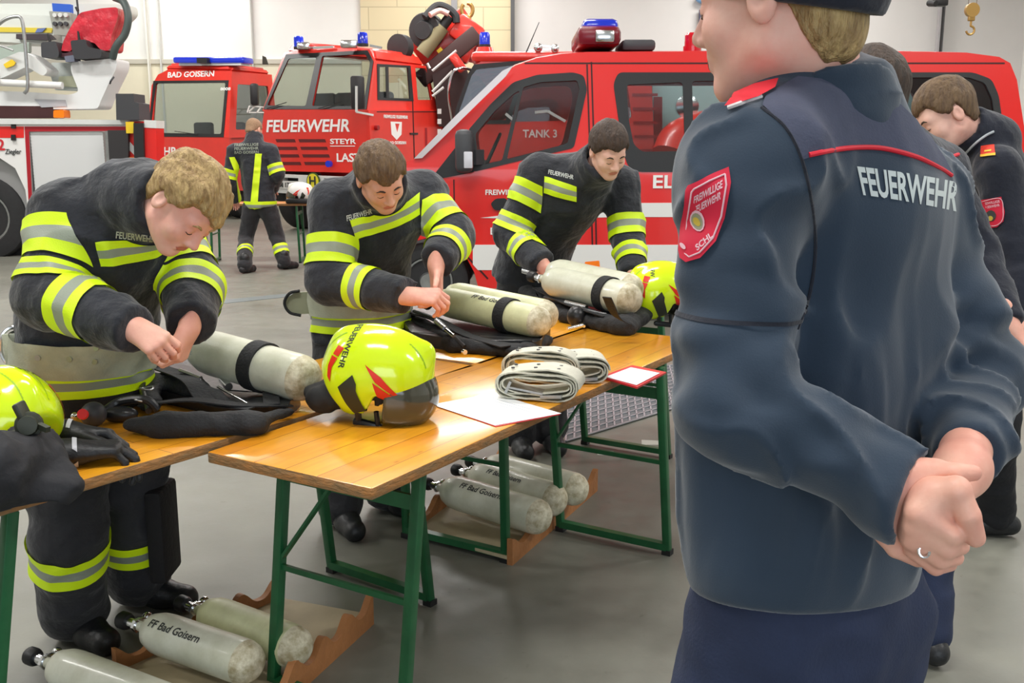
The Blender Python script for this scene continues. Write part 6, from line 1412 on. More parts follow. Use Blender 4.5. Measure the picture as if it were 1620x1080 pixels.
# floor tape marks near the far table legs
for k, (u, v, w_) in enumerate(((958, 716, 26), (1035, 700, 40))):
    mb = MB(); mb.prism([on(u - w_ / 2, v - 4), on(u + w_ / 2, v - 2), on(u + w_ / 2, v + 4), on(u - w_ / 2, v + 4)], (0, 0, 0.002)); o = mb.build('floor_mark', mat('mark_white', rgb(190, 190, 180), 0.7)); struct(o); o.name = 'trim_%d' % (11 + k)
LETS = mat('silver_lettering', rgb(206, 210, 204), 0.5)
def joints(d, front):
    J = {k: (Vector(v) if len(v) == 3 and not isinstance(v[0], str) else v) for k, v in d.items()}
    J['front'] = Vector(front).normalized(); return J
def fire_jacket(J, parent, seed, bulk=1.0, hem=None, collar_h=0.11, tapes_arm=((0.5, 0.05),), tapes_fore=((0.5, 0.05),), chest=None, hemband=None, r=dict(hip=0.19, chest=0.18, sh=0.09, ua=0.088, el=0.080, wr=0.062), flat=0.8, h=0.0085, collar=True, m=None, keepfront=None, tapem=None, fold=0.013):
    f = J['front']; mid = J.get('mid', J['pelvis'].lerp(J['chest'], 0.5))
    hem = hem or (J['pelvis'] - Vector((0, 0, 0.02)))
    P = [(cap(hem, mid, r['hip'], r['chest'] * 0.97, flat, f), 0, '+'), (cap(mid, J['chest'], r['chest'] * 0.97, r['chest'], flat, J.get('front2', f)), 0.05, '+'),
         (cap(J['shL'], J['shR'], r['sh']), 0.06, '+')]
    nd = (J['hc'] - J['neck']).normalized() if 'hc' in J else Vector((0, 0, 1))
    if collar:
        n0 = J['neck'] - nd * 0.04; n1 = J['neck'] + nd * collar_h
        P += [(cap(n0, n1, 0.112, 0.096), 0.03, '+'), (cap(n0 + nd * 0.05, n1 + nd * 0.25, 0.074, 0.084), 0.004, '-'), (rbox(n1 + nd * 0.30, (0.3, 0.3, 0.30), 0.002, np.array(Matrix((nd.orthogonal().normalized(), nd.cross(nd.orthogonal()).normalized(), nd)).transposed())), 0.006, '-')]
    for s in 'LR':
        P += [(cap(J['sh' + s], J['el' + s], r['ua'], r['el']), 0.035, '+'), (cap(J['el' + s], J['wr' + s], r['el'] * 0.98, r['wr']), 0.02, '+')]
    # flat hem, open cuffs
    ax = (mid - hem).normalized(); Rm = np.array(Matrix((ax.orthogonal().normalized(), ax.cross(ax.orthogonal()).normalized(), ax)).transposed())
    P.append((rbox(hem - ax * 0.50, (0.5, 0.5, 0.45), 0.002, Rm), 0.01, '-'))
    for s in 'LR':
        a = (J['wr' + s] - J['el' + s]).normalized(); Rw = np.array(Matrix((a.orthogonal().normalized(), a.cross(a.orthogonal()).normalized(), a)).transposed())
        P.append((rbox(J['wr' + s] + a * 0.05, (0.074, 0.074, 0.05), 0.002, Rw), 0.006, '-'))
    V, F, lab = sdf_mesh(P, h, post=folds(fold, 9, seed, (1.2, 1.2, 1.0)))
    o = np_mesh('fire_jacket', [(V, F, 0)], parent, [m or TURN])
    tm = tapem or [LIME, SILV]
    for i, s in ((4, 'L'), (6, 'R')):
        for t, w in (tapes_arm[s] if isinstance(tapes_arm, dict) else tapes_arm): band('reflective_stripe', V, F, lab, {i, i + 1}, J['sh' + s].lerp(J['el' + s], t), J['el' + s] - J['sh' + s], w, tm, o)
        for t, w in (tapes_fore[s] if isinstance(tapes_fore, dict) else tapes_fore): band('reflective_stripe', V, F, lab, {i, i + 1}, J['el' + s].lerp(J['wr' + s], t), J['wr' + s] - J['el' + s], w, tm, o)
    if chest: band('reflective_stripe', V, F, lab, {0, 1, 2}, chest[0], chest[1], chest[2], tm, o, keep=chest[3] if len(chest) > 3 else None)
    if hemband: band('reflective_stripe', V, F, lab, {0}, hemband[0], hemband[1], hemband[2], tm, o)
    return o, V, F, lab
def cloth_text(name, s, size, o, x, z, V, F, m, parent, off=0.006, **k):
    """lettering laid on cloth: flat text at o, pushed back along its own normal until it lies on the surface"""
    M = frame_M(o, x, z); bm = text_bm(s, size, thick=0.0, **k)
    slices(bm, 0, [i * size * 0.3 for i in range(-16, 17)])
    bm.transform(M); t = bvh_of(V, F); n = M.to_3x3() @ Vector((0, 1, 0))
    for v in bm.verts:
        hit = t.ray_cast(v.co - n * 0.30, n, 0.8)
        if hit[0] is not None: v.co = hit[0] - n * off
    for f in bm.faces: f.smooth = False
    me = bpy.data.meshes.new(name); bm.to_mesh(me); bm.free()
    return link(name, me, m, parent)

# ---------------------------------------------------------------- firefighter at the left end of the tables
F1 = Vector((0.62, -0.78, 0))
J = joints(dict(pelvis=at(128, 612, 2.86), mid=at(140, 500, 2.82), chest=at(178, 385, 2.74), neck=at(222, 318, 2.66),
    shR=at(112, 345, 2.68), elR=at(80, 468, 2.56), wrR=at(214, 520, 2.42), shL=at(268, 372, 2.88), elL=at(303, 455, 2.76), wrL=at(301, 512, 2.61),
    hipR=at(105, 640, 2.85), hipL=at(205, 640, 3.02), knR=at(108, 850, 2.79), knL=at(208, 830, 3.02), anR=on(122, 1008) + Z3 * 0.08, anL=on(222, 955) + Z3 * 0.08), F1)
J['toeR'] = Vector((0.72, -0.55, 0)).normalized(); J['toeL'] = Vector((0.95, -0.2, 0)).normalized()
J['front2'] = Vector((0.55, -0.6, -0.45)).normalized()
R = basis((0.48, -0.34, -0.80), (0.76, -0.16, 0.55)); J['hc'] = at(292, 326, 2.56)
hR = hand_prims(J['wrR'] - (J['wrR'] - J['elR']).normalized() * 0.012, (0.80, -0.25, -0.42), (0.30, 0.55, -0.75), 1, ((48, 45, 25), (50, 50, 30), (55, 50, 30), (58, 50, 30)), (0.35, 0.8, 0.6), 10, 0.8, 0.92, fore=J['elR'].lerp(J['wrR'], 0.6))
hL = hand_prims(J['wrL'] + Vector((0.0, -0.01, -0.01)), (-0.25, -0.25, -0.80), (-0.75, 0.1, 0.2), -1, ((45, 50, 25), (50, 55, 30), (55, 55, 30), (55, 50, 30)), (0.3, 0.8, 0.5), 12, 0.8, 0.92, fore=J['elL'].lerp(J['wrL'], 0.6))
p1 = person('blond person in fire jacket bending over the single grey cylinder, leftmost at the tables', J, R, J['hc'], 0.98, SKIN_A, HAIR_BL, [hR, hL], hairkw=dict(thick=0.016, shag=0.010, front=0.060, seed=1), brow=HAIR_BL)
j1, V, F, lab = fire_jacket(J, p1, 3, tapes_arm=dict(R=((0.40, 0.052), (0.80, 0.024)), L=((0.55, 0.045),)), tapes_fore=dict(R=((0.42, 0.052),), L=((0.25, 0.04),)), collar_h=0.12,
    chest=(at(225, 402, 2.60), (0.05, -0.25, 1), 0.034, lambda V: (2.80 - V[:, 1], V[:, 0] - at(158, 400, 2.6).x)), hemband=(at(128, 598, 2.8), (0.02, 0, 1), 0.036))
px_text('FEUERWEHR', [(184, 366), (246, 374), (246, 384), (183, 377)], V, F, LETS, j1, bold=0.02)
legs(J, TROU, p1, tapes=((0.18, 0.05),), seed=4, r=(0.12, 0.105, 0.10))
wb = band('wide_belt', V, F, lab, {0, 1}, at(120, 556, 2.8), (0.05, 0, 1), 0.052, [BELT], p1, off=0.016, cuts=(-1, 1), mi=(0,), bias=0.04)
mb = MB(); mb.tube(spline([at(30, 575, 2.80), at(12, 574, 2.78), at(2, 556, 2.78), at(4, 530, 2.78), at(18, 518, 2.79), at(32, 524, 2.80)], 6), 0.006, 8); mb.build('belt_ring', CHROME, wb)
mb = MB(); mb.bar(at(30, 522, 2.74), at(28, 582, 2.74), 0.014, 0.006); mb.build('belt_clamp', CHROME, wb)
mb = MB(); mb.bar(at(30, 551, 2.76), at(6, 552, 2.76), 0.006, 0.085, up=(0, 0, 1), bev=0.002); mb.build('belt_tongue', BELT, wb)
_wt = BVHTree.FromPolygons([x.co.copy() for x in wb.data.vertices], [tuple(p.vertices) for p in wb.data.polygons])
for (u, v) in ((62, 545), (60, 566), (112, 547), (110, 568), (152, 550), (150, 572)):
    q = snap(_wt, u, v, 0.001)
    if q is None: continue
    mb = MB(); mb.cyl(q + Vector((0, 0.003, 0)), q - Vector((0, 0.003, 0)), 0.008, n=12); o_ = mb.build('eyelet', ALU, wb)
    mb = MB(); mb.cyl(q, q - Vector((0, 0.0036, 0)), 0.004, n=10); mb.build('hole', BLACKP, o_) if False else mb.bm.free()
px_region('pouch', *sdf_mesh([(rbox(at(261, 835, 2.93), (0.026, 0.05, 0.155), 0.012), 0, '+')], 0.008)[:2], [(200, 700), (300, 700), (300, 1000), (200, 1000)], TROU, p1, 0.0) if False else None
mb = MB(); mb.box(at(258, 838, 3.0), (0.055, 0.16, 0.30), bev=0.015); mb.build('leg_pouch', mat('black_pouch_cloth', rgb(26, 24, 26), 0.85, bump=0.4), p1)
# ---------------------------------------------------------------- firefighter in the middle
F2 = Vector((0.45, -0.89, 0))
J = joints(dict(pelvis=at(568, 505, 3.98), mid=at(572, 430, 3.95), chest=at(596, 350, 3.86), neck=at(598, 300, 3.78),
    shR=at(530, 325, 3.78), elR=at(520, 445, 3.68), wrR=at(640, 468, 3.50), shL=at(668, 308, 3.98), elL=at(718, 375, 3.84), wrL=at(690, 414, 3.64),
    hipR=at(540, 520, 3.96), hipL=at(605, 520, 4.02), knR=at(540, 690, 3.86), knL=at(612, 680, 3.9), anR=on(540, 832) + Z3 * 0.08, anL=on(612, 806) + Z3 * 0.08), F2)
J['toeR'] = Vector((0.45, -0.85, 0)).normalized(); J['toeL'] = Vector((0.75, -0.6, 0)).normalized()
J['front2'] = Vector((0.40, -0.78, -0.4)).normalized()
R = basis((0.40, -0.62, -0.68), (0.10, -0.66, 0.72)); J['hc'] = at(603, 281, 3.62)
hR = hand_prims(J['wrR'] + Vector((0.02, -0.01, 0)), (0.95, -0.15, 0.0), (0.0, 0.5, -0.8), 1, ((45, 50, 25), (50, 55, 30), (55, 55, 30), (58, 50, 30)), (0.2, 0.85, 0.5), 8, 0.8, 1.05, fore=J['elR'].lerp(J['wrR'], 0.6))
hL = hand_prims(J['wrL'] + Vector((0, 0, -0.01)), (0.02, -0.25, -0.95), (-0.5, -0.2, 0.1), -1, ((25, 35, 20), (25, 40, 20), (28, 40, 25), (30, 40, 25)), (0.75, 0.55, 0.3), 10, 1.0, 1.05, fore=J['elL'].lerp(J['wrL'], 0.6))
p2 = person('brown-haired person in fire jacket bending over the table behind the lime helmet', J, R, J['hc'], 0.98, SKIN_B, HAIR_BR, [hR, hL], hairkw=dict(thick=0.012, shag=0.006, front=0.060, seed=3), h_hand=0.0038)
j2, V, F, lab = fire_jacket(J, p2, 8, tapes_arm=((0.62, 0.055),), tapes_fore=((0.48, 0.045),), collar_h=0.11, h=0.010,
    chest=(at(600, 358, 3.65), (-0.26, -0.2, 1), 0.036, lambda V: (3.86 - V[:, 1], V[:, 0] - at(552, 358, 3.7).x, at(658, 358, 3.7).x - V[:, 0])), hemband=(at(560, 506, 3.9), (0, 0, 1), 0.042))
px_text('FEUERWEHR', [(548, 341), (588, 330), (589, 338), (549, 350)], V, F, LETS, j2, bold=0.02)
legs(J, TROU, p2, tapes=((0.30, 0.05),), seed=9, r=(0.115, 0.10, 0.09), h=0.014)
wb = band('wide_belt', V, F, lab, {0, 1}, at(545, 479, 3.9), (0.0, 0, 1), 0.045, [BELT], p2, off=0.016, cuts=(-1, 1), mi=(0,), bias=0.04)
mb = MB(); pts = [at(u, v, 3.93) for u, v in ((494, 461), (466, 463), (455, 470), (451, 480), (454, 490), (466, 497), (494, 496))]
mb.prism(pts, (0, 0.012, 0)); mb.build('belt_tongue', mat('olive_webbing', rgb(150, 152, 128), 0.6), wb)
mb = MB(); mb.tube(spline([at(474, 460, 3.92), at(458, 464, 3.92), at(450, 479, 3.92), at(458, 494, 3.92), at(476, 499, 3.92)], 5), 0.006, 8); mb.build('tongue_binding', BLKCL, wb)
mb = MB(); mb.cyl(at(493, 440, 3.9), at(493, 505, 3.9), 0.006, n=8); mb.build('belt_clamp', CHROME, wb)
# ---------------------------------------------------------------- firefighter at the far end
F3 = Vector((0.38, -0.92, 0))
J = joints(dict(pelvis=at(838, 425, 5.12), mid=at(858, 370, 5.06), chest=at(912, 306, 4.88), neck=at(940, 268, 4.78),
    shR=at(852, 275, 4.88), elR=at(808, 368, 4.84), wrR=at(857, 418, 4.62), shL=at(982, 292, 4.95), elL=at(993, 378, 4.84), wrL=at(1002, 436, 4.62),
    hipR=at(822, 440, 5.10), hipL=at(880, 440, 5.16), knR=at(828, 590, 5.0), knL=at(866, 585, 4.98), anR=on(820, 712) + Z3 * 0.08, anL=on(868, 706) + Z3 * 0.08), F3)
J['toeR'] = Vector((0.2, -0.95, 0)).normalized(); J['toeL'] = Vector((0.25, -0.95, 0)).normalized()
J['front2'] = Vector((0.42, -0.75, -0.5)).normalized()
R = basis((0.30, -0.74, -0.56), (0.12, -0.56, 0.80)); J['hc'] = at(963, 239, 4.62)
hR = hand_prims(J['wrR'] + Vector((0.01, -0.01, -0.01)), (0.35, -0.5, -0.75), (0.5, 0.3, -0.2), 1, ((35, 45, 25), (40, 45, 30), (45, 45, 30), (45, 45, 30)), (0.5, 0.7, 0.4), 10, 0.8, 1.05, fore=J['elR'].lerp(J['wrR'], 0.6))
hL = hand_prims(J['wrL'] + Vector((0.01, -0.02, -0.01)), (0.45, -0.55, -0.6), (-0.5, 0.2, -0.75), -1, ((30, 40, 20), (35, 45, 25), (40, 45, 25), (40, 45, 25)), (0.6, 0.7, 0.3), 8, 0.9, 1.05, fore=J['elL'].lerp(J['wrL'], 0.6))
p3 = person('dark-haired person in fire jacket leaning over cylinders in front of the red van', J, R, J['hc'], 0.96, SKIN_C, HAIR_DK, [hR, hL], hairkw=dict(thick=0.012, shag=0.004, front=0.064, top=0.012, seed=6), h_hand=0.0045, h_head=0.0048)
j3, V, F, lab = fire_jacket(J, p3, 12, tapes_arm=dict(R=((0.36, 0.055), (0.86, 0.040)), L=((0.80, 0.052),)), tapes_fore=dict(R=((0.50, 0.040),), L=((0.55, 0.048),)), collar_h=0.115, h=0.011,
    chest=(at(888, 308, 4.65), (0.22, -0.2, 1), 0.036, lambda V: (4.86 - V[:, 1], V[:, 0] - at(862, 308, 4.65).x, at(914, 308, 4.65).x - V[:, 0])))
px_text('FEUERWEHR', [(868, 268), (908, 277), (907, 284), (867, 275)], V, F, LETS, j3, bold=0.02)
legs(J, TROU, p3, tapes=((0.30, 0.05),), seed=14, r=(0.115, 0.10, 0.09), h=0.014)
# ---------------------------------------------------------------- firefighter with his back turned, at the far bench table
g = on(415, 424); Yb = g.y
J = joints(dict(pelvis=at(412, 318, Yb), mid=at(408, 285, Yb), chest=at(402, 245, Yb), neck=at(402, 222, Yb + 0.03),
    shR=at(428, 240, Yb), elR=at(440, 275, Yb - 0.05), wrR=at(432, 300, Yb + 0.25), shL=at(372, 240, Yb), elL=at(362, 285, Yb - 0.02), wrL=at(372, 315, Yb + 0.22),
    hipR=at(424, 330, Yb), hipL=at(398, 330, Yb), knR=at(438, 375, Yb + 0.03), knL=at(389, 378, Yb + 0.02), anR=on(450, 426) + Z3 * 0.08, anL=on(388, 432) + Z3 * 0.08), (0.1, 1, 0))
J['toeR'] = Vector((0.6, 0.7, 0)).normalized(); J['toeL'] = Vector((0.3, 0.9, 0)).normalized()
R = basis((0.35, 0.72, -0.55), (0.2, 0.5, 0.8)); J['hc'] = at(402, 206, Yb + 0.09)
h4 = [hand_prims(J['wr' + s_] - (J['wr' + s_] - J['el' + s_]).normalized() * 0.02, (J['wr' + s_] - J['el' + s_]), (0, 0.3, -1), k_, ((30, 30, 20),) * 4, (0.5, 0.8, 0.3), 8, 0.9, 1.0, fore=J['el' + s_].lerp(J['wr' + s_], 0.7)) for s_, k_ in (('L', 1), ('R', -1))]
p4 = person('person with shaved head seen from behind at the far bench table', J, R, J['hc'], 1.08, SKIN_B, HAIR_SH, h4, hairkw=dict(thick=0.004, shag=0.001, h=0.008), h_head=0.008, h_hand=0.006, face=False)
j4, V, F, lab = fire_jacket(J, p4, 21, tapes_arm=((0.78, 0.055),), tapes_fore=(), collar_h=0.08, h=0.015, hemband=(at(410, 325, Yb), (0, 0, 1), 0.055))
LIMEONLY = [LIME, LIME]
px_region('reflective_stripe', V, F, [(363, 249), (371, 248), (378, 262), (384, 320), (377, 320), (372, 275)], LIME, j4, 0.008)
px_region('reflective_stripe', V, F, [(404, 243), (414, 243), (408, 320), (397, 320)], LIME, j4, 0.008)
for i, tx in enumerate(('FREIWILLIGE', 'FEUERWEHR', 'BAD GOISERN')):
    px_text(tx, [(371, 227 + i * 6), (409, 226 + i * 6), (409, 230.5 + i * 6), (371, 231.5 + i * 6)], V, F, SILV, j4, bold=0.01, off=0.006)
legs(J, TROU, p4, tapes=((0.52, 0.055),), seed=24, h=0.018)
# ---------------------------------------------------------------- uniformed people on the right
def uniform_jacket(J, parent, seed, r, flat=0.66, h=0.008, m=None, collar=(0.105, 0.075, 0.066), name='uniform_jacket', cutz=None, cdir=None, hem=None, foldk=0.012, cuffs=True, yoke=None, k_arm=0.03):
    f = J['front']; hem = hem or J['hem']; mid = J['mid']
    P = [(cap(hem, mid, r['hip'], r['waist'], flat, f), 0, '+'), (cap(mid, J['chest'], r['waist'], r['chest'], flat, f), 0.07, '+'),
         (cap(J['shL'], J['shR'], r['sh'], r['sh'], 0.9, f), 0.06, '+')]
    for s in 'LR':
        P += [(cap(J['sh' + s], J['el' + s], r['ua'], r['el']), k_arm, '+'), (cap(J['el' + s], J['wr' + s], r['el'], r['wr']), 0.03, '+')]
    P.append((cap(J['shL'].lerp(J['shR'], 0.5) - Z3 * 0.02, J['neck'], 0.11, 0.085), 0.05, '+'))
    nd = cdir.normalized() if cdir is not None else (J['hc'] - J['neck']).normalized(); n0 = J['neck'] - nd * 0.03 + (FX * -0.016 if cdir is not None else Vector()); n1 = n0 + nd * (collar[0] + 0.03)
    P += [(cap(n0, n1, collar[1] + 0.012, collar[1]), 0.015, '+'), (cap(n0, n1 + nd * 0.1, collar[2] - 0.004, collar[2]), 0.004, '-')]
    Rn = np.array(Matrix((nd.orthogonal().normalized(), nd.cross(nd.orthogonal()).normalized(), nd)).transposed())
    P.append((rbox(n1 + nd * 0.26, (0.3, 0.3, 0.26), 0.002, Rn), 0.006, '-') if cutz is None else (rbox(Vector((n1.x, n1.y, cutz + 0.2)), (0.3, 0.3, 0.2), 0.002, np.array(Matrix.Rotation(-0.14, 3, Vector((FX.x, FX.y, 0))))), 0.010, '-'))
    if cutz is not None: P.append((cap(J['shL'] + Vector((0.012, 0.01, 0.012)), J['neck'] - Z3 * 0.012, 0.070, 0.080), 0.05, '+'))
    ax = (mid - hem).normalized(); Rm = np.array(Matrix((ax.orthogonal().normalized(), ax.cross(ax.orthogonal()).normalized(), ax)).transposed())
    P.append((rbox(hem - ax * 0.50, (0.5, 0.5, 0.45), 0.002, Rm), 0.012, '-'))
    for s in 'LR':
        a = (J['wr' + s] - J['el' + s]).normalized(); Rw = np.array(Matrix((a.orthogonal().normalized(), a.cross(a.orthogonal()).normalized(), a)).transposed())
        P.append((rbox(J['wr' + s] + a * 0.06, (0.065, 0.065, 0.06), 0.002, Rw), 0.006, '-'))
    shv = (J['shR'] - J['shL']).normalized(); sv = np.array(shv, dtype=np.float32); fv = np.array(f, dtype=np.float32)
    # long drape folds down the trunk, rings of creases at the elbows
    prs = [p for p in P if p[2] == '+']
    def post(Q, d):
        mk = np.abs(d) < 0.05
        if not mk.any(): return d
        q = Q[mk]; dd = np.zeros(len(q), dtype=np.float32)
        trunk = np.minimum(prs[0][0](q), prs[1][0](q)); arms = np.minimum.reduce([prs[i][0](q) for i in (3, 4, 5, 6)])
        wt = np.clip((arms - trunk) / 0.03, 0, 1)
        L = np.stack([q @ sv, q @ fv, q[:, 2] * 0.30 + (q @ sv) * 0.25], 1).astype(np.float32)
        n = vnoise(L, 13, seed); rg = 1 - 2 * np.abs(vnoise(L, 9, seed + 3))
        low = np.clip((J['chest'].z + 0.06 - q[:, 2]) / 0.22, 0.12, 1)
        dd += wt * low * (foldk * 0.6 * n - foldk * 0.9 * np.maximum(rg, 0) ** 2)
        for s in 'LR':
            e = A3(J['el' + s]); ax_ = A3((J['wr' + s] - J['sh' + s]).normalized()); up_ = A3((J['sh' + s] - J['el' + s]).normalized())
            de = np.linalg.norm(q - e, axis=1); we = np.exp(-(de / 0.16) ** 2) * (1 - wt)
            W = (q * 1.0) + ((q - e) @ up_)[:, None] * up_ * 0.9
            dd += we * foldk * 1.1 * vnoise(W.astype(np.float32), 16, seed + 6)
            w2 = np.exp(-(np.linalg.norm(q - A3(J['wr' + s]), axis=1) / 0.10) ** 2) * (1 - wt)
            dd += w2 * foldk * 0.6 * vnoise(q, 22, seed + 8)
        rz_ = 1 - 2 * np.abs(vnoise((q * np.array([1, 1, 0.8], dtype=np.float32) + q[:, [2, 0, 1]] * 0.5).astype(np.float32), 13, seed + 21)); dd -= (1 - wt) * foldk * 0.5 * np.maximum(rz_, 0) ** 2
        dd -= wt * low * foldk * 0.35 * np.maximum(1 - 2.4 * np.abs(vnoise(L * 1.0, 19, seed + 14)), 0)
        dd += (1 - wt) * foldk * 0.5 * vnoise((q * np.array([1, 1, 0.6], dtype=np.float32)), 12, seed + 11)
        dd *= np.clip((q[:, 2] - hem.z + 0.03) / 0.10, 0.0, 1)
        d = d.copy(); d[mk] += dd
        return d
    V, F, ds = sdf_mesh(P, h, post=post)
    o = np_mesh(name, [(V, F, 0)], parent, [m or FLEECE])
    return o, V, F, ds
def shield_patch(o, x, z, w, h, V, F, parent, emblem=True, foot='SCHL'):
    M = frame_M(o, x, z); n = M.to_3x3() @ Vector((0, 1, 0)); t = bvh_of(V, F)
    def ol(k):
        a, b = w / 2 * k, h / 2
        return [(-a, b * k + 0.0), (-a * 0.5, b * k + h * 0.035 * k), (0, b * k + h * 0.05 * k), (a * 0.5, b * k + h * 0.035 * k), (a, b * k), (a * 1.02, 0), (a * 0.94, -b * 0.35 * k), (a * 0.72, -b * 0.68 * k), (a * 0.38, -b * 0.9 * k), (0, -b * k), (-a * 0.38, -b * 0.9 * k), (-a * 0.72, -b * 0.68 * k), (-a * 0.94, -b * 0.35 * k), (-a * 1.02, 0)]
    def lay(bm, off, name, m, par):
        slices(bm, 0, [i * w / 10 for i in range(-6, 7)]); slices(bm, 2, [i * h / 12 for i in range(-7, 8)])
        bm.transform(M)
        for v in bm.verts:
            hit = t.ray_cast(v.co - n * 0.25, n, 0.6)
            if hit[0] is not None: v.co = hit[0] - n * (off + 0.0)
        me = bpy.data.meshes.new(name); bm.to_mesh(me); bm.free()
        return link(name, me, m, par)
    PR = mat('patch_red', rgb(214, 30, 62), 0.7); PW = mat('patch_pink_thread', rgb(236, 190, 200), 0.7); PY = mat('patch_gold_thread', rgb(196, 170, 60), 0.7)
    p = lay(panel_bm(ol(1.0), (), 0.0), 0.004, 'sleeve_patch', PR, parent)
    for v in p.data.vertices: pass
    lay(panel_bm(ol(0.90), (ol(0.86),), 0.0), 0.0048, 'patch_border', PW, p)
    lay(text_bm('FREIWILLIGE', h * 0.135, 0, 0.0006, sx=0.85), 0.0050, 'lettering', PW, p) if False else None
    for tx, zz, sz in (('FREIWILLIGE', 0.33, 0.118), ('FEUERWEHR', 0.215, 0.118), (foot, -0.34, 0.10)):
        bm = text_bm(tx, h * sz, 0.0, h * 0.002, sx=0.80 * w / h / 0.78)
        for v in bm.verts: v.co.z += h * zz
        lay(bm, 0.0050, 'lettering', PW, p)
    circ = lambda r, cx=0, cy=0, e=1.25: [(cx + r * math.cos(i * math.pi / 8), cy + r * e * math.sin(i * math.pi / 8)) for i in range(16)]
    for r, c, m in ((0.19, PW, 0), (0.155, mat('patch_grey_thread', rgb(150, 150, 120), 0.7), 1), (0.10, PY, 2)):
        lay(panel_bm(circ(h * r * 0.62, 0, -h * 0.08), (), 0.0), 0.0051 + m * 0.0004, 'emblem', c, p)
    lay(panel_bm([(-0.05 * h, 0.09 * h), (0.05 * h, 0.09 * h), (0.035 * h, 0.045 * h), (-0.035 * h, 0.045 * h)], (), 0.0), 0.0051, 'emblem', PW, p)
    return p
FG = Vector((-0.52, 0.85, 0)).normalized(); FX = Vector((0.85, 0.52, 0)).normalized()
J = joints(dict(hem=at(1278, 872, 1.33), pelvis=at(1285, 960, 1.34), mid=at(1290, 650, 1.36), chest=at(1318, 385, 1.36), neck=at(1292, 155, 1.36),
    shL=at(1182, 284, 1.22), elL=at(1158, 640, 1.15), wrL=at(1410, 772, 1.09), shR=at(1448, 322, 1.46), elR=at(1530, 600, 1.42), wrR=at(1535, 722, 1.18),
    hipL=at(1215, 960, 1.31), hipR=at(1350, 960, 1.40)), FG)
J['knL'] = J['hipL'] + Vector((-0.09, 0.02, -0.44)); J['knR'] = J['hipR'] + Vector((0.00, 0.02, -0.44))
J['anL'] = Vector((J['knL'].x - 0.02, J['knL'].y - 0.03, 0.08)); J['anR'] = Vector((J['knR'].x, J['knR'].y - 0.02, 0.08))
J['toeL'] = Vector((-0.7, 0.7, 0)).normalized(); J['toeR'] = Vector((-0.35, 0.93, 0)).normalized()
J['hc'] = at(1232, -2, 1.30)
R = basis((-0.80, 0.60, -0.12), (-0.10, 0.03, 1))
a = lambda u, v, Y=1.07: at(u, v, Y)
hA = [(cap(J['elL'].lerp(J['wrL'], 0.75), a(1418, 775, 1.09), 0.034, 0.031), 0, '+'),
      (cap(a(1412, 778, 1.09), a(1452, 772, 1.08), 0.031, 0.029, 0.8, (0.1, 0.9, 0.3)), 0.02, '+'),
      (cap(a(1440, 752, 1.08), a(1480, 746, 1.07), 0.019, 0.0145), 0.014, '+'),
      (cap(a(1480, 746, 1.07), a(1514, 748, 1.06), 0.0128, 0.0112), 0.004, '+'), (cap(a(1514, 748, 1.06), a(1540, 748, 1.06), 0.0110, 0.0090), 0.002, '+'),
      (cap(a(1400, 800, 1.09), a(1412, 838, 1.08), 0.024, 0.020), 0.02, '+')]
for (p, q, r_, s_) in (((1398, 818), (1432, 856), (1475, 884), 0.0125), ((1406, 806), (1444, 842), (1490, 866), 0.0125), ((1388, 826), (1418, 866), (1452, 884), 0.0115)):
    hA += [(cap(a(*p, 1.085), a(*q, 1.075), s_ + 0.002, s_), 0.006, '+'), (cap(a(*q, 1.075), a(*r_, 1.075), s_, s_ - 0.002), 0.003, '+')]
hB = [(cap(J['elR'].lerp(J['wrR'], 0.7), a(1522, 742, 1.14), 0.032, 0.030), 0, '+'), (cap(a(1522, 742, 1.14), a(1486, 800, 1.07), 0.029, 0.026), 0.02, '+'),
      (cap(a(1468, 800, 1.055), a(1456, 838, 1.055), 0.027, 0.025), 0.016, '+'),
      # knuckle row and curled fingers
      (cap(a(1452, 812, 1.040), a(1506, 846, 1.030), 0.0145, 0.0115), 0.010, '+'), (cap(a(1506, 846, 1.030), a(1522, 848, 1.050), 0.0112, 0.010), 0.003, '+'),
      (cap(a(1446, 832, 1.045), a(1498, 868, 1.035), 0.0135, 0.0112), 0.006, '+'), (cap(a(1498, 868, 1.035), a(1520, 864, 1.055), 0.011, 0.0095), 0.003, '+'),
      (cap(a(1444, 852, 1.050), a(1488, 884, 1.043), 0.0130, 0.0108), 0.005, '+'), (cap(a(1488, 884, 1.043), a(1512, 882, 1.062), 0.0105, 0.009), 0.003, '+'),
      (cap(a(1446, 868, 1.058), a(1480, 896, 1.054), 0.0115, 0.0098), 0.005, '+'), (cap(a(1480, 896, 1.054), a(1502, 892, 1.070), 0.0095, 0.0085), 0.003, '+'),
      # thumb
      (cap(a(1478, 782, 1.050), a(1512, 776, 1.035), 0.0195, 0.0165), 0.014, '+'), (cap(a(1512, 776, 1.035), a(1532, 816, 1.026), 0.0152, 0.0132), 0.004, '+'),
      (cap(a(1532, 816, 1.026), a(1543, 850, 1.028), 0.0130, 0.0108), 0.002, '+')]
fg = person('person seen from behind in navy fleece uniform jacket, hands clasped behind the back', J, R, J['hc'], 1.03, SKIN_A, HAIR_BL, [hA, hB], hairkw=dict(thick=0.003, shag=0.0015, seed=7, back=-0.085, side=0.01, h=0.003), h_hand=0.0026, brow=HAIR_BL)
jf, V, F, ds = uniform_jacket(J, fg, 31, dict(hip=0.190, waist=0.176, chest=0.183, sh=0.070, ua=0.073, el=0.064, wr=0.044), h=0.0065, collar=(0.03, 0.088, 0.078), foldk=0.021, cutz=at(1300, 118, 1.30).z, cdir=Z3 - FX * 0.22 + FG * 0.05)
fgt = bvh_of(V, F)
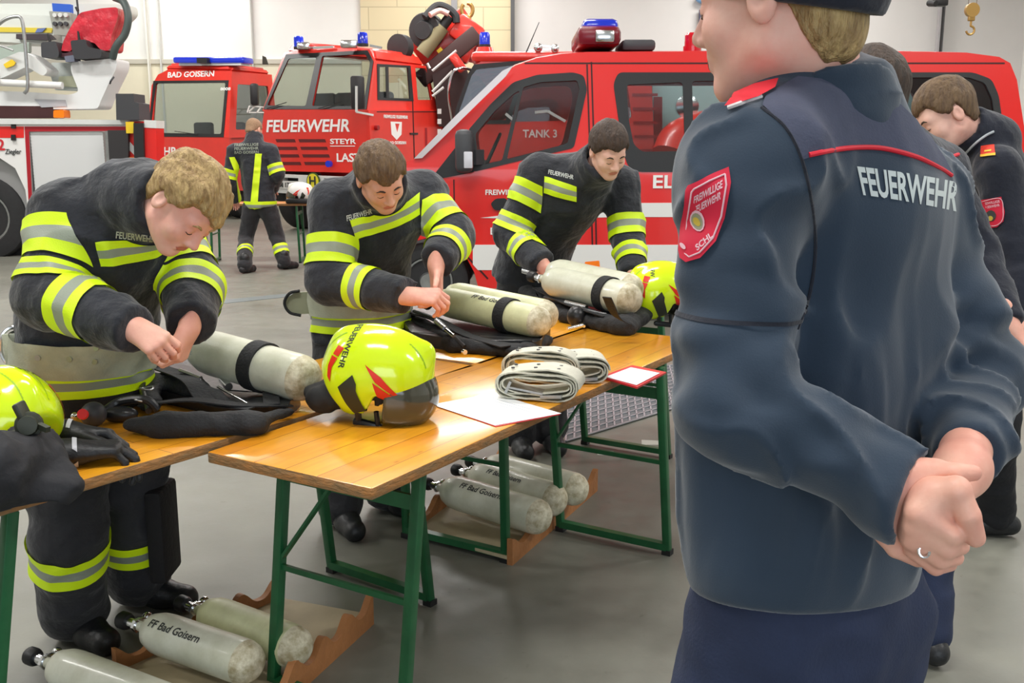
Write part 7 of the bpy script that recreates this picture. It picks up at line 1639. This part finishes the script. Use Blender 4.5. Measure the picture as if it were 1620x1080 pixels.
px_region('yoke', V, F, [(1232, 140), (1262, 122), (1300, 126), (1345, 118), (1385, 140), (1425, 168), (1462, 204), (1492, 250), (1508, 280), (1486, 266), (1450, 249), (1400, 236), (1345, 236), (1300, 243), (1270, 252), (1256, 222), (1236, 194), (1206, 168), (1212, 152)], YOKE, jf, 0.0022)
def line_on(t, pts, off=0.003): return [q for q in (snap(t, p.x, p.y, off) for p in spline([Vector((u, v, 0)) for u, v in pts], 8)) if q is not None]
mb = MB(); mb.tube(line_on(fgt, [(1280, 245), (1320, 237), (1360, 233), (1400, 235), (1450, 248), (1486, 265), (1505, 277)]), 0.0030, 8); mb.build('piping', PIPING, jf)
mb = MB(); mb.tube(line_on(fgt, [(1205, 170), (1242, 200), (1268, 250), (1286, 330), (1290, 400), (1280, 470), (1262, 520)], 0.0008), 0.0020, 6); mb.build('seam', NAVY, jf)
px_text('FEUERWEHR', [(1356, 263), (1520, 289), (1513, 335), (1366, 309)], V, F, mat('silver_print', rgb(205, 214, 214), 0.45), jf, bold=0.028, off=0.002, arc=2)
ca, cb = at(1296, 172, 1.335), at(1284, 78, 1.320)
Q = [(cap(ca, cb, 0.098, 0.086), 0, '+'), (cap(ca - (cb - ca), cb + (cb - ca), 0.086, 0.070), 0.003, '-'),
     (rbox(Vector((cb.x, cb.y, at(1300, 74, 1.23).z + 0.2)) - FG * 0.08, (0.4, 0.4, 0.2), 0.002, np.array(Matrix.Rotation(-0.42, 3, FX))), 0.008, '-')]
v, f, _ = sdf_mesh(Q, 0.0055, post=folds(0.006, 14, 5, (0.5, 0.5, 3.0), 0.001)); np_mesh('collar', [(v, f, 0)], jf, [FLEECE])
# sleeve badge
PR = mat('patch_red', rgb(214, 30, 62), 0.7); PW = mat('patch_pink_thread', rgb(236, 190, 200), 0.7); PY = mat('patch_gold_thread', rgb(196, 170, 60), 0.7)
pt1 = px_region('sleeve_patch', V, F, [(1154, 265), (1157, 290), (1148, 345), (1134, 382), (1110, 408), (1088, 415), (1079, 408), (1077, 395), (1081, 350), (1088, 302), (1092, 294), (1120, 280)], PR, jf, 0.0035)
bd = [(1147, 275), (1149, 292), (1141, 342), (1128, 376), (1107, 399), (1090, 406), (1083, 400), (1087, 350), (1094, 304), (1098, 299), (1122, 286)]
for k in range(len(bd)):
    p_, q_ = Vector(bd[k]), Vector(bd[(k + 1) % len(bd)]); 
mb = MB(); ring_ = [q for q in (snap(fgt, u, v, 0.0045) for k in range(len(bd)) for u, v in [Vector(bd[k]).lerp(Vector(bd[(k + 1) % len(bd)]), t) for t in (0, 0.33, 0.66)]) if q is not None]
mb.tube(ring_ + [ring_[0]], 0.0011, 6); mb.build('patch_border', PW, pt1)
px_text('FREIWILLIGE', [(1098, 311), (1143, 284), (1143, 297), (1097, 323)], V, F, PW, pt1, 0.0045, 0.03); px_text('FEUERWEHR', [(1099, 327), (1141, 302), (1140, 315), (1098, 339)], V, F, PW, pt1, 0.0045, 0.03)
px_text('SCHL', [(1099, 388), (1124, 366), (1128, 374), (1103, 397)], V, F, PW, pt1, 0.0045, 0.03)
for cx_, cy_, rx_, ry_, mt_, of_ in ((1107, 349, 11, 19, PW, 0.0047), (1107, 350, 8.5, 15.5, mat('patch_grey_thread', rgb(150, 150, 120), 0.7), 0.0052), (1107, 351, 5, 9, PY, 0.0057), (1085, 390, 3.5, 5, PW, 0.0047)):
    px_region('emblem', V, F, [(cx_ + rx_ * math.cos(t) + 2.5 * math.sin(t), cy_ + ry_ * math.sin(t)) for t in np.linspace(0, 6.0, 14)], mt_, pt1, of_)
# shoulder strap
ep = px_region('shoulder_strap', V, F, [(1150, 172), (1164, 153), (1196, 139), (1232, 130), (1226, 145), (1200, 160), (1172, 168)], mat('strap_red', rgb(222, 30, 50), 0.6), jf, 0.006)
if ep:
    l_ = line_on(fgt, [(1152, 170), (1178, 161), (1205, 152)], 0.007)
    if len(l_) > 3: mb = MB(); mb.tube(l_, 0.0028, 6); mb.build('strap_edging', mat('silver_braid', rgb(225, 215, 215), 0.5), ep)
# sleeve seams
for s in 'L':
    band('sleeve_seam', V, F, ds, {3, 4}, at(1160, 515, 1.1), (0.02, 0, 1), 0.0025, [NAVY], jf, off=0.0015, cuts=(-1, 1), mi=(0,))
# turned collar roll
nd = (J['hc'] - J['neck']).normalized()
# cap at the back of the head
Q = [(ell((0, -0.020, 0.022), (0.093, 0.117, 0.118)), 0, '+'), (rbox((0, 0, -0.10), (0.25, 0.25, 0.090), 0.002, np.array(Matrix.Rotation(0.30, 3, 'X'))), 0.004, '-'), (cap((0, 0.10, 0.085), (0, 0.16, 0.082), 0.055, 0.05, 0.16, (0, 0, 1)), 0.006, '+')]
v, f, _ = sdf_mesh(Q, 0.006); v = (v * 1.03) @ R.T + np.array(J['hc'])
np_mesh('peaked_cap', [(v, f, 0)], fg, [NAVY])
to, tv, tf, tds = legs(J, NAVYT, fg, r=(0.108, 0.082, 0.075), seed=33, pel=0.150, h=0.011, knee_amp=0.009)
# ring
mb = MB(); mb.tube([a(1462, 872, 1.034) + Vector((0.006 * math.cos(t), 0.002 * math.sin(t), 0.006 * math.sin(t))) for t in np.linspace(0, 6.283, 12)], 0.0016, 6); mb.build('finger_ring', CHROME, fg)
# ---------------------------------------------------------------- the next person along, mostly hidden
FM = Vector((-0.45, 0.89, 0))
J = joints(dict(hem=at(1430, 560, 2.78), pelvis=at(1430, 600, 2.78), mid=at(1420, 440, 2.78), chest=at(1412, 305, 2.78), neck=at(1390, 215, 2.78),
    shL=at(1335, 262, 2.66), elL=at(1330, 400, 2.62), wrL=at(1420, 470, 2.55), shR=at(1482, 268, 2.90), elR=at(1545, 410, 2.84), wrR=at(1590, 512, 2.68),
    hipL=at(1400, 610, 2.74), hipR=at(1462, 612, 2.84), knL=at(1395, 830, 2.72), knR=at(1462, 815, 2.82), anL=on(1400, 1030) + Z3 * 0.08, anR=on(1462, 1040) + Z3 * 0.08), FM)
J['toeL'] = Vector((-0.6, 0.8, 0)).normalized(); J['toeR'] = Vector((-0.15, 0.98, 0)).normalized()
J['hc'] = at(1368, 158, 2.76); R = basis((-0.3, 0.94, -0.2), (0.0, 0.1, 1))
hM = hand_prims(J['wrR'], (0.25, -0.15, -0.95), (-0.6, -0.6, 0), -1, ((15, 20, 15), (18, 25, 15), (22, 28, 18), (25, 30, 20)), (0.45, 0.85, 0.3), 8, 0.9, 1.05, fore=J['elR'].lerp(J['wrR'], 0.7))
hM2 = hand_prims(J['wrL'] - (J['wrL'] - J['elL']).normalized() * 0.02, (J['wrL'] - J['elL']), (0, 1, 0.2), 1, ((15, 20, 15),) * 4, (0.5, 0.8, 0.3), 8, 0.9, 1.0, fore=J['elL'].lerp(J['wrL'], 0.7))
pm = person('dark-haired person in navy uniform half hidden behind the nearest uniformed person', J, R, J['hc'], 1.04, SKIN_B, HAIR_DK, [hM, hM2], hairkw=dict(thick=0.012, shag=0.004, h=0.006, back=-0.10), h_head=0.007, h_hand=0.0045, face=False)
jm, V, F, ds = uniform_jacket(J, pm, 41, dict(hip=0.185, waist=0.165, chest=0.175, sh=0.08, ua=0.072, el=0.062, wr=0.046), h=0.011, m=NAVY, foldk=0.010)
_l = line_on(bvh_of(V, F), [(1480, 262), (1500, 250), (1516, 244)], 0.003)
if len(_l) > 3: mb = MB(); mb.tube(_l, 0.005, 6); mb.build('piping', PIPING, jm)
mb = MB(); mb.ball(at(1427, 158, 2.70), (0.012, 0.022, 0.026)); mb.build('ear_protector', mat('pale_blue_plastic', rgb(120, 190, 220), 0.5), pm)
px_region('sleeve_patch', V, F, [(1516, 282), (1532, 276), (1534, 296), (1526, 306), (1517, 300)], mat('grey_patch', rgb(130, 136, 146), 0.7), jm, 0.004)
legs(J, NAVYT, pm, r=(0.105, 0.08, 0.075), seed=43, pel=0.15, h=0.016)
# ---------------------------------------------------------------- far right, looking down
FR = Vector((-0.94, 0.22, 0))
J = joints(dict(hem=at(1590, 545, 3.66), pelvis=at(1585, 560, 3.66), mid=at(1600, 430, 3.68), chest=at(1598, 320, 3.70), neck=at(1560, 218, 3.68),
    shL=at(1578, 268, 3.50), elL=at(1606, 400, 3.44), wrL=at(1622, 506, 3.34), shR=at(1560, 262, 3.88), elR=at(1546, 380, 3.92), wrR=at(1530, 460, 3.80),
    hipL=at(1580, 580, 3.60), hipR=at(1578, 580, 3.74), knL=at(1572, 700, 3.58), knR=at(1568, 700, 3.72), anL=on(1572, 846) + Z3 * 0.08, anR=on(1560, 830) + Z3 * 0.08), FR)
J['toeL'] = Vector((-0.9, 0.2, 0)).normalized(); J['toeR'] = Vector((-0.95, 0.1, 0)).normalized()
J['hc'] = at(1494, 184, 3.64); R = basis((-0.84, -0.06, -0.54), (-0.52, 0.08, 0.84))
hR_ = hand_prims(J['wrL'], (-0.15, -0.2, -0.95), (-0.7, 0.4, 0), -1, ((20, 25, 15),) * 4, (0.5, 0.8, 0.3), 8, 0.9, 1.05, fore=J['elL'].lerp(J['wrL'], 0.7))
hR2 = hand_prims(J['wrR'] - (J['wrR'] - J['elR']).normalized() * 0.02, (J['wrR'] - J['elR']), (0.2, -0.8, 0.2), -1, ((20, 25, 15),) * 4, (0.5, 0.8, 0.3), 8, 0.9, 1.0, fore=J['elR'].lerp(J['wrR'], 0.7))
pr = person('brown-haired person in dark uniform with red sleeve patch looking down at far right', J, R, J['hc'], 1.0, SKIN_C, HAIR_BR, [hR_, hR2], hairkw=dict(thick=0.010, shag=0.004, h=0.005, seed=12, top=0.006, back=-0.06), h_head=0.005, h_hand=0.005)
jr, V, F, ds = uniform_jacket(J, pr, 51, dict(hip=0.14, waist=0.145, chest=0.155, sh=0.08, ua=0.074, el=0.066, wr=0.05), h=0.011, m=NAVY, foldk=0.010, collar=(0.10, 0.082, 0.066), flat=0.85)
rt_ = bvh_of(V, F)
pt2 = px_region('sleeve_patch', V, F, [(1546, 317), (1584, 311), (1590, 335), (1588, 350), (1578, 359), (1568, 360), (1556, 354), (1550, 340)], PR, jr, 0.004)
if pt2:
    l_ = line_on(rt_, [(1549, 320), (1582, 314), (1587, 336), (1585, 349), (1577, 356), (1568, 357), (1558, 351), (1553, 338), (1549, 320)], 0.006)
    mb = MB(); mb.tube(l_, 0.0012, 6); mb.build('patch_border', PW, pt2)
    px_text('FREIWILLIGE', [(1553, 321), (1581, 316), (1582, 320), (1554, 325)], V, F, PW, pt2, 0.006, 0.02); px_text('FEUERWEHR', [(1555, 327), (1581, 322), (1582, 326), (1556, 331)], V, F, PW, pt2, 0.006, 0.02)
    px_region('emblem', V, F, [(1569 + 8 * math.cos(t), 341 + 9 * math.sin(t)) for t in np.linspace(0, 6, 12)], mat('emblem_dark', rgb(60, 62, 60), 0.7), pt2, 0.0055); px_region('emblem', V, F, [(1569 + 4 * math.cos(t), 345 + 4 * math.sin(t)) for t in np.linspace(0, 6, 10)], PY, pt2, 0.0065)
ep = px_region('shoulder_badge', V, F, [(1552, 231), (1573, 230), (1575, 246), (1553, 248)], mat('badge_red', rgb(228, 60, 40), 0.6), jr, 0.004)
if ep: px_region('badge_mark', V, F, [(1559, 239), (1569, 238), (1569, 240.5), (1559, 241.5)], mat('badge_yellow', rgb(250, 200, 60), 0.6), ep, 0.006); px_region('badge_mark', V, F, [(1553, 245), (1575, 243), (1575, 246.5), (1553, 248.5)], MATS['badge_yellow'], ep, 0.006)
l_ = line_on(rt_, [(1518, 256), (1530, 240), (1545, 225), (1560, 214), (1572, 208)], 0.003)
if len(l_) > 4: mb = MB(); mb.tube(l_, 0.0045, 6); mb.build('piping', mat('silver_piping', rgb(190, 196, 200), 0.5), jr)
legs(J, mat('black_trouser_cloth', rgb(24, 25, 30), 0.85, bump=0.3), pr, r=(0.09, 0.075, 0.07), seed=53, pel=0.11, h=0.016)
# ---------------------------------------------------------------- origins to the base of each thing
def settle(o):
    if o.location.length > 1e-6 or o.type not in ('MESH', 'EMPTY'): return
    pts = []
    def walk(x):
        if x.type == 'MESH': pts.extend(Vector(c) for c in x.bound_box)
        for k in kids(x): walk(k)
    walk(o)
    if not pts: return
    lo = Vector([min(p[i] for p in pts) for i in range(3)]); hi = Vector([max(p[i] for p in pts) for i in range(3)])
    c = Vector(((lo.x + hi.x) / 2, (lo.y + hi.y) / 2, lo.z)); T = Matrix.Translation(-c); done = set()
    def shift(x):
        if x.type == 'MESH' and x.data.name not in done: x.data.transform(T); done.add(x.data.name)
        for k in kids(x): shift(k)
    shift(o); o.location = c
for _o in [o for o in SC.objects if o.parent is None and o.get('category')]: settle(_o)
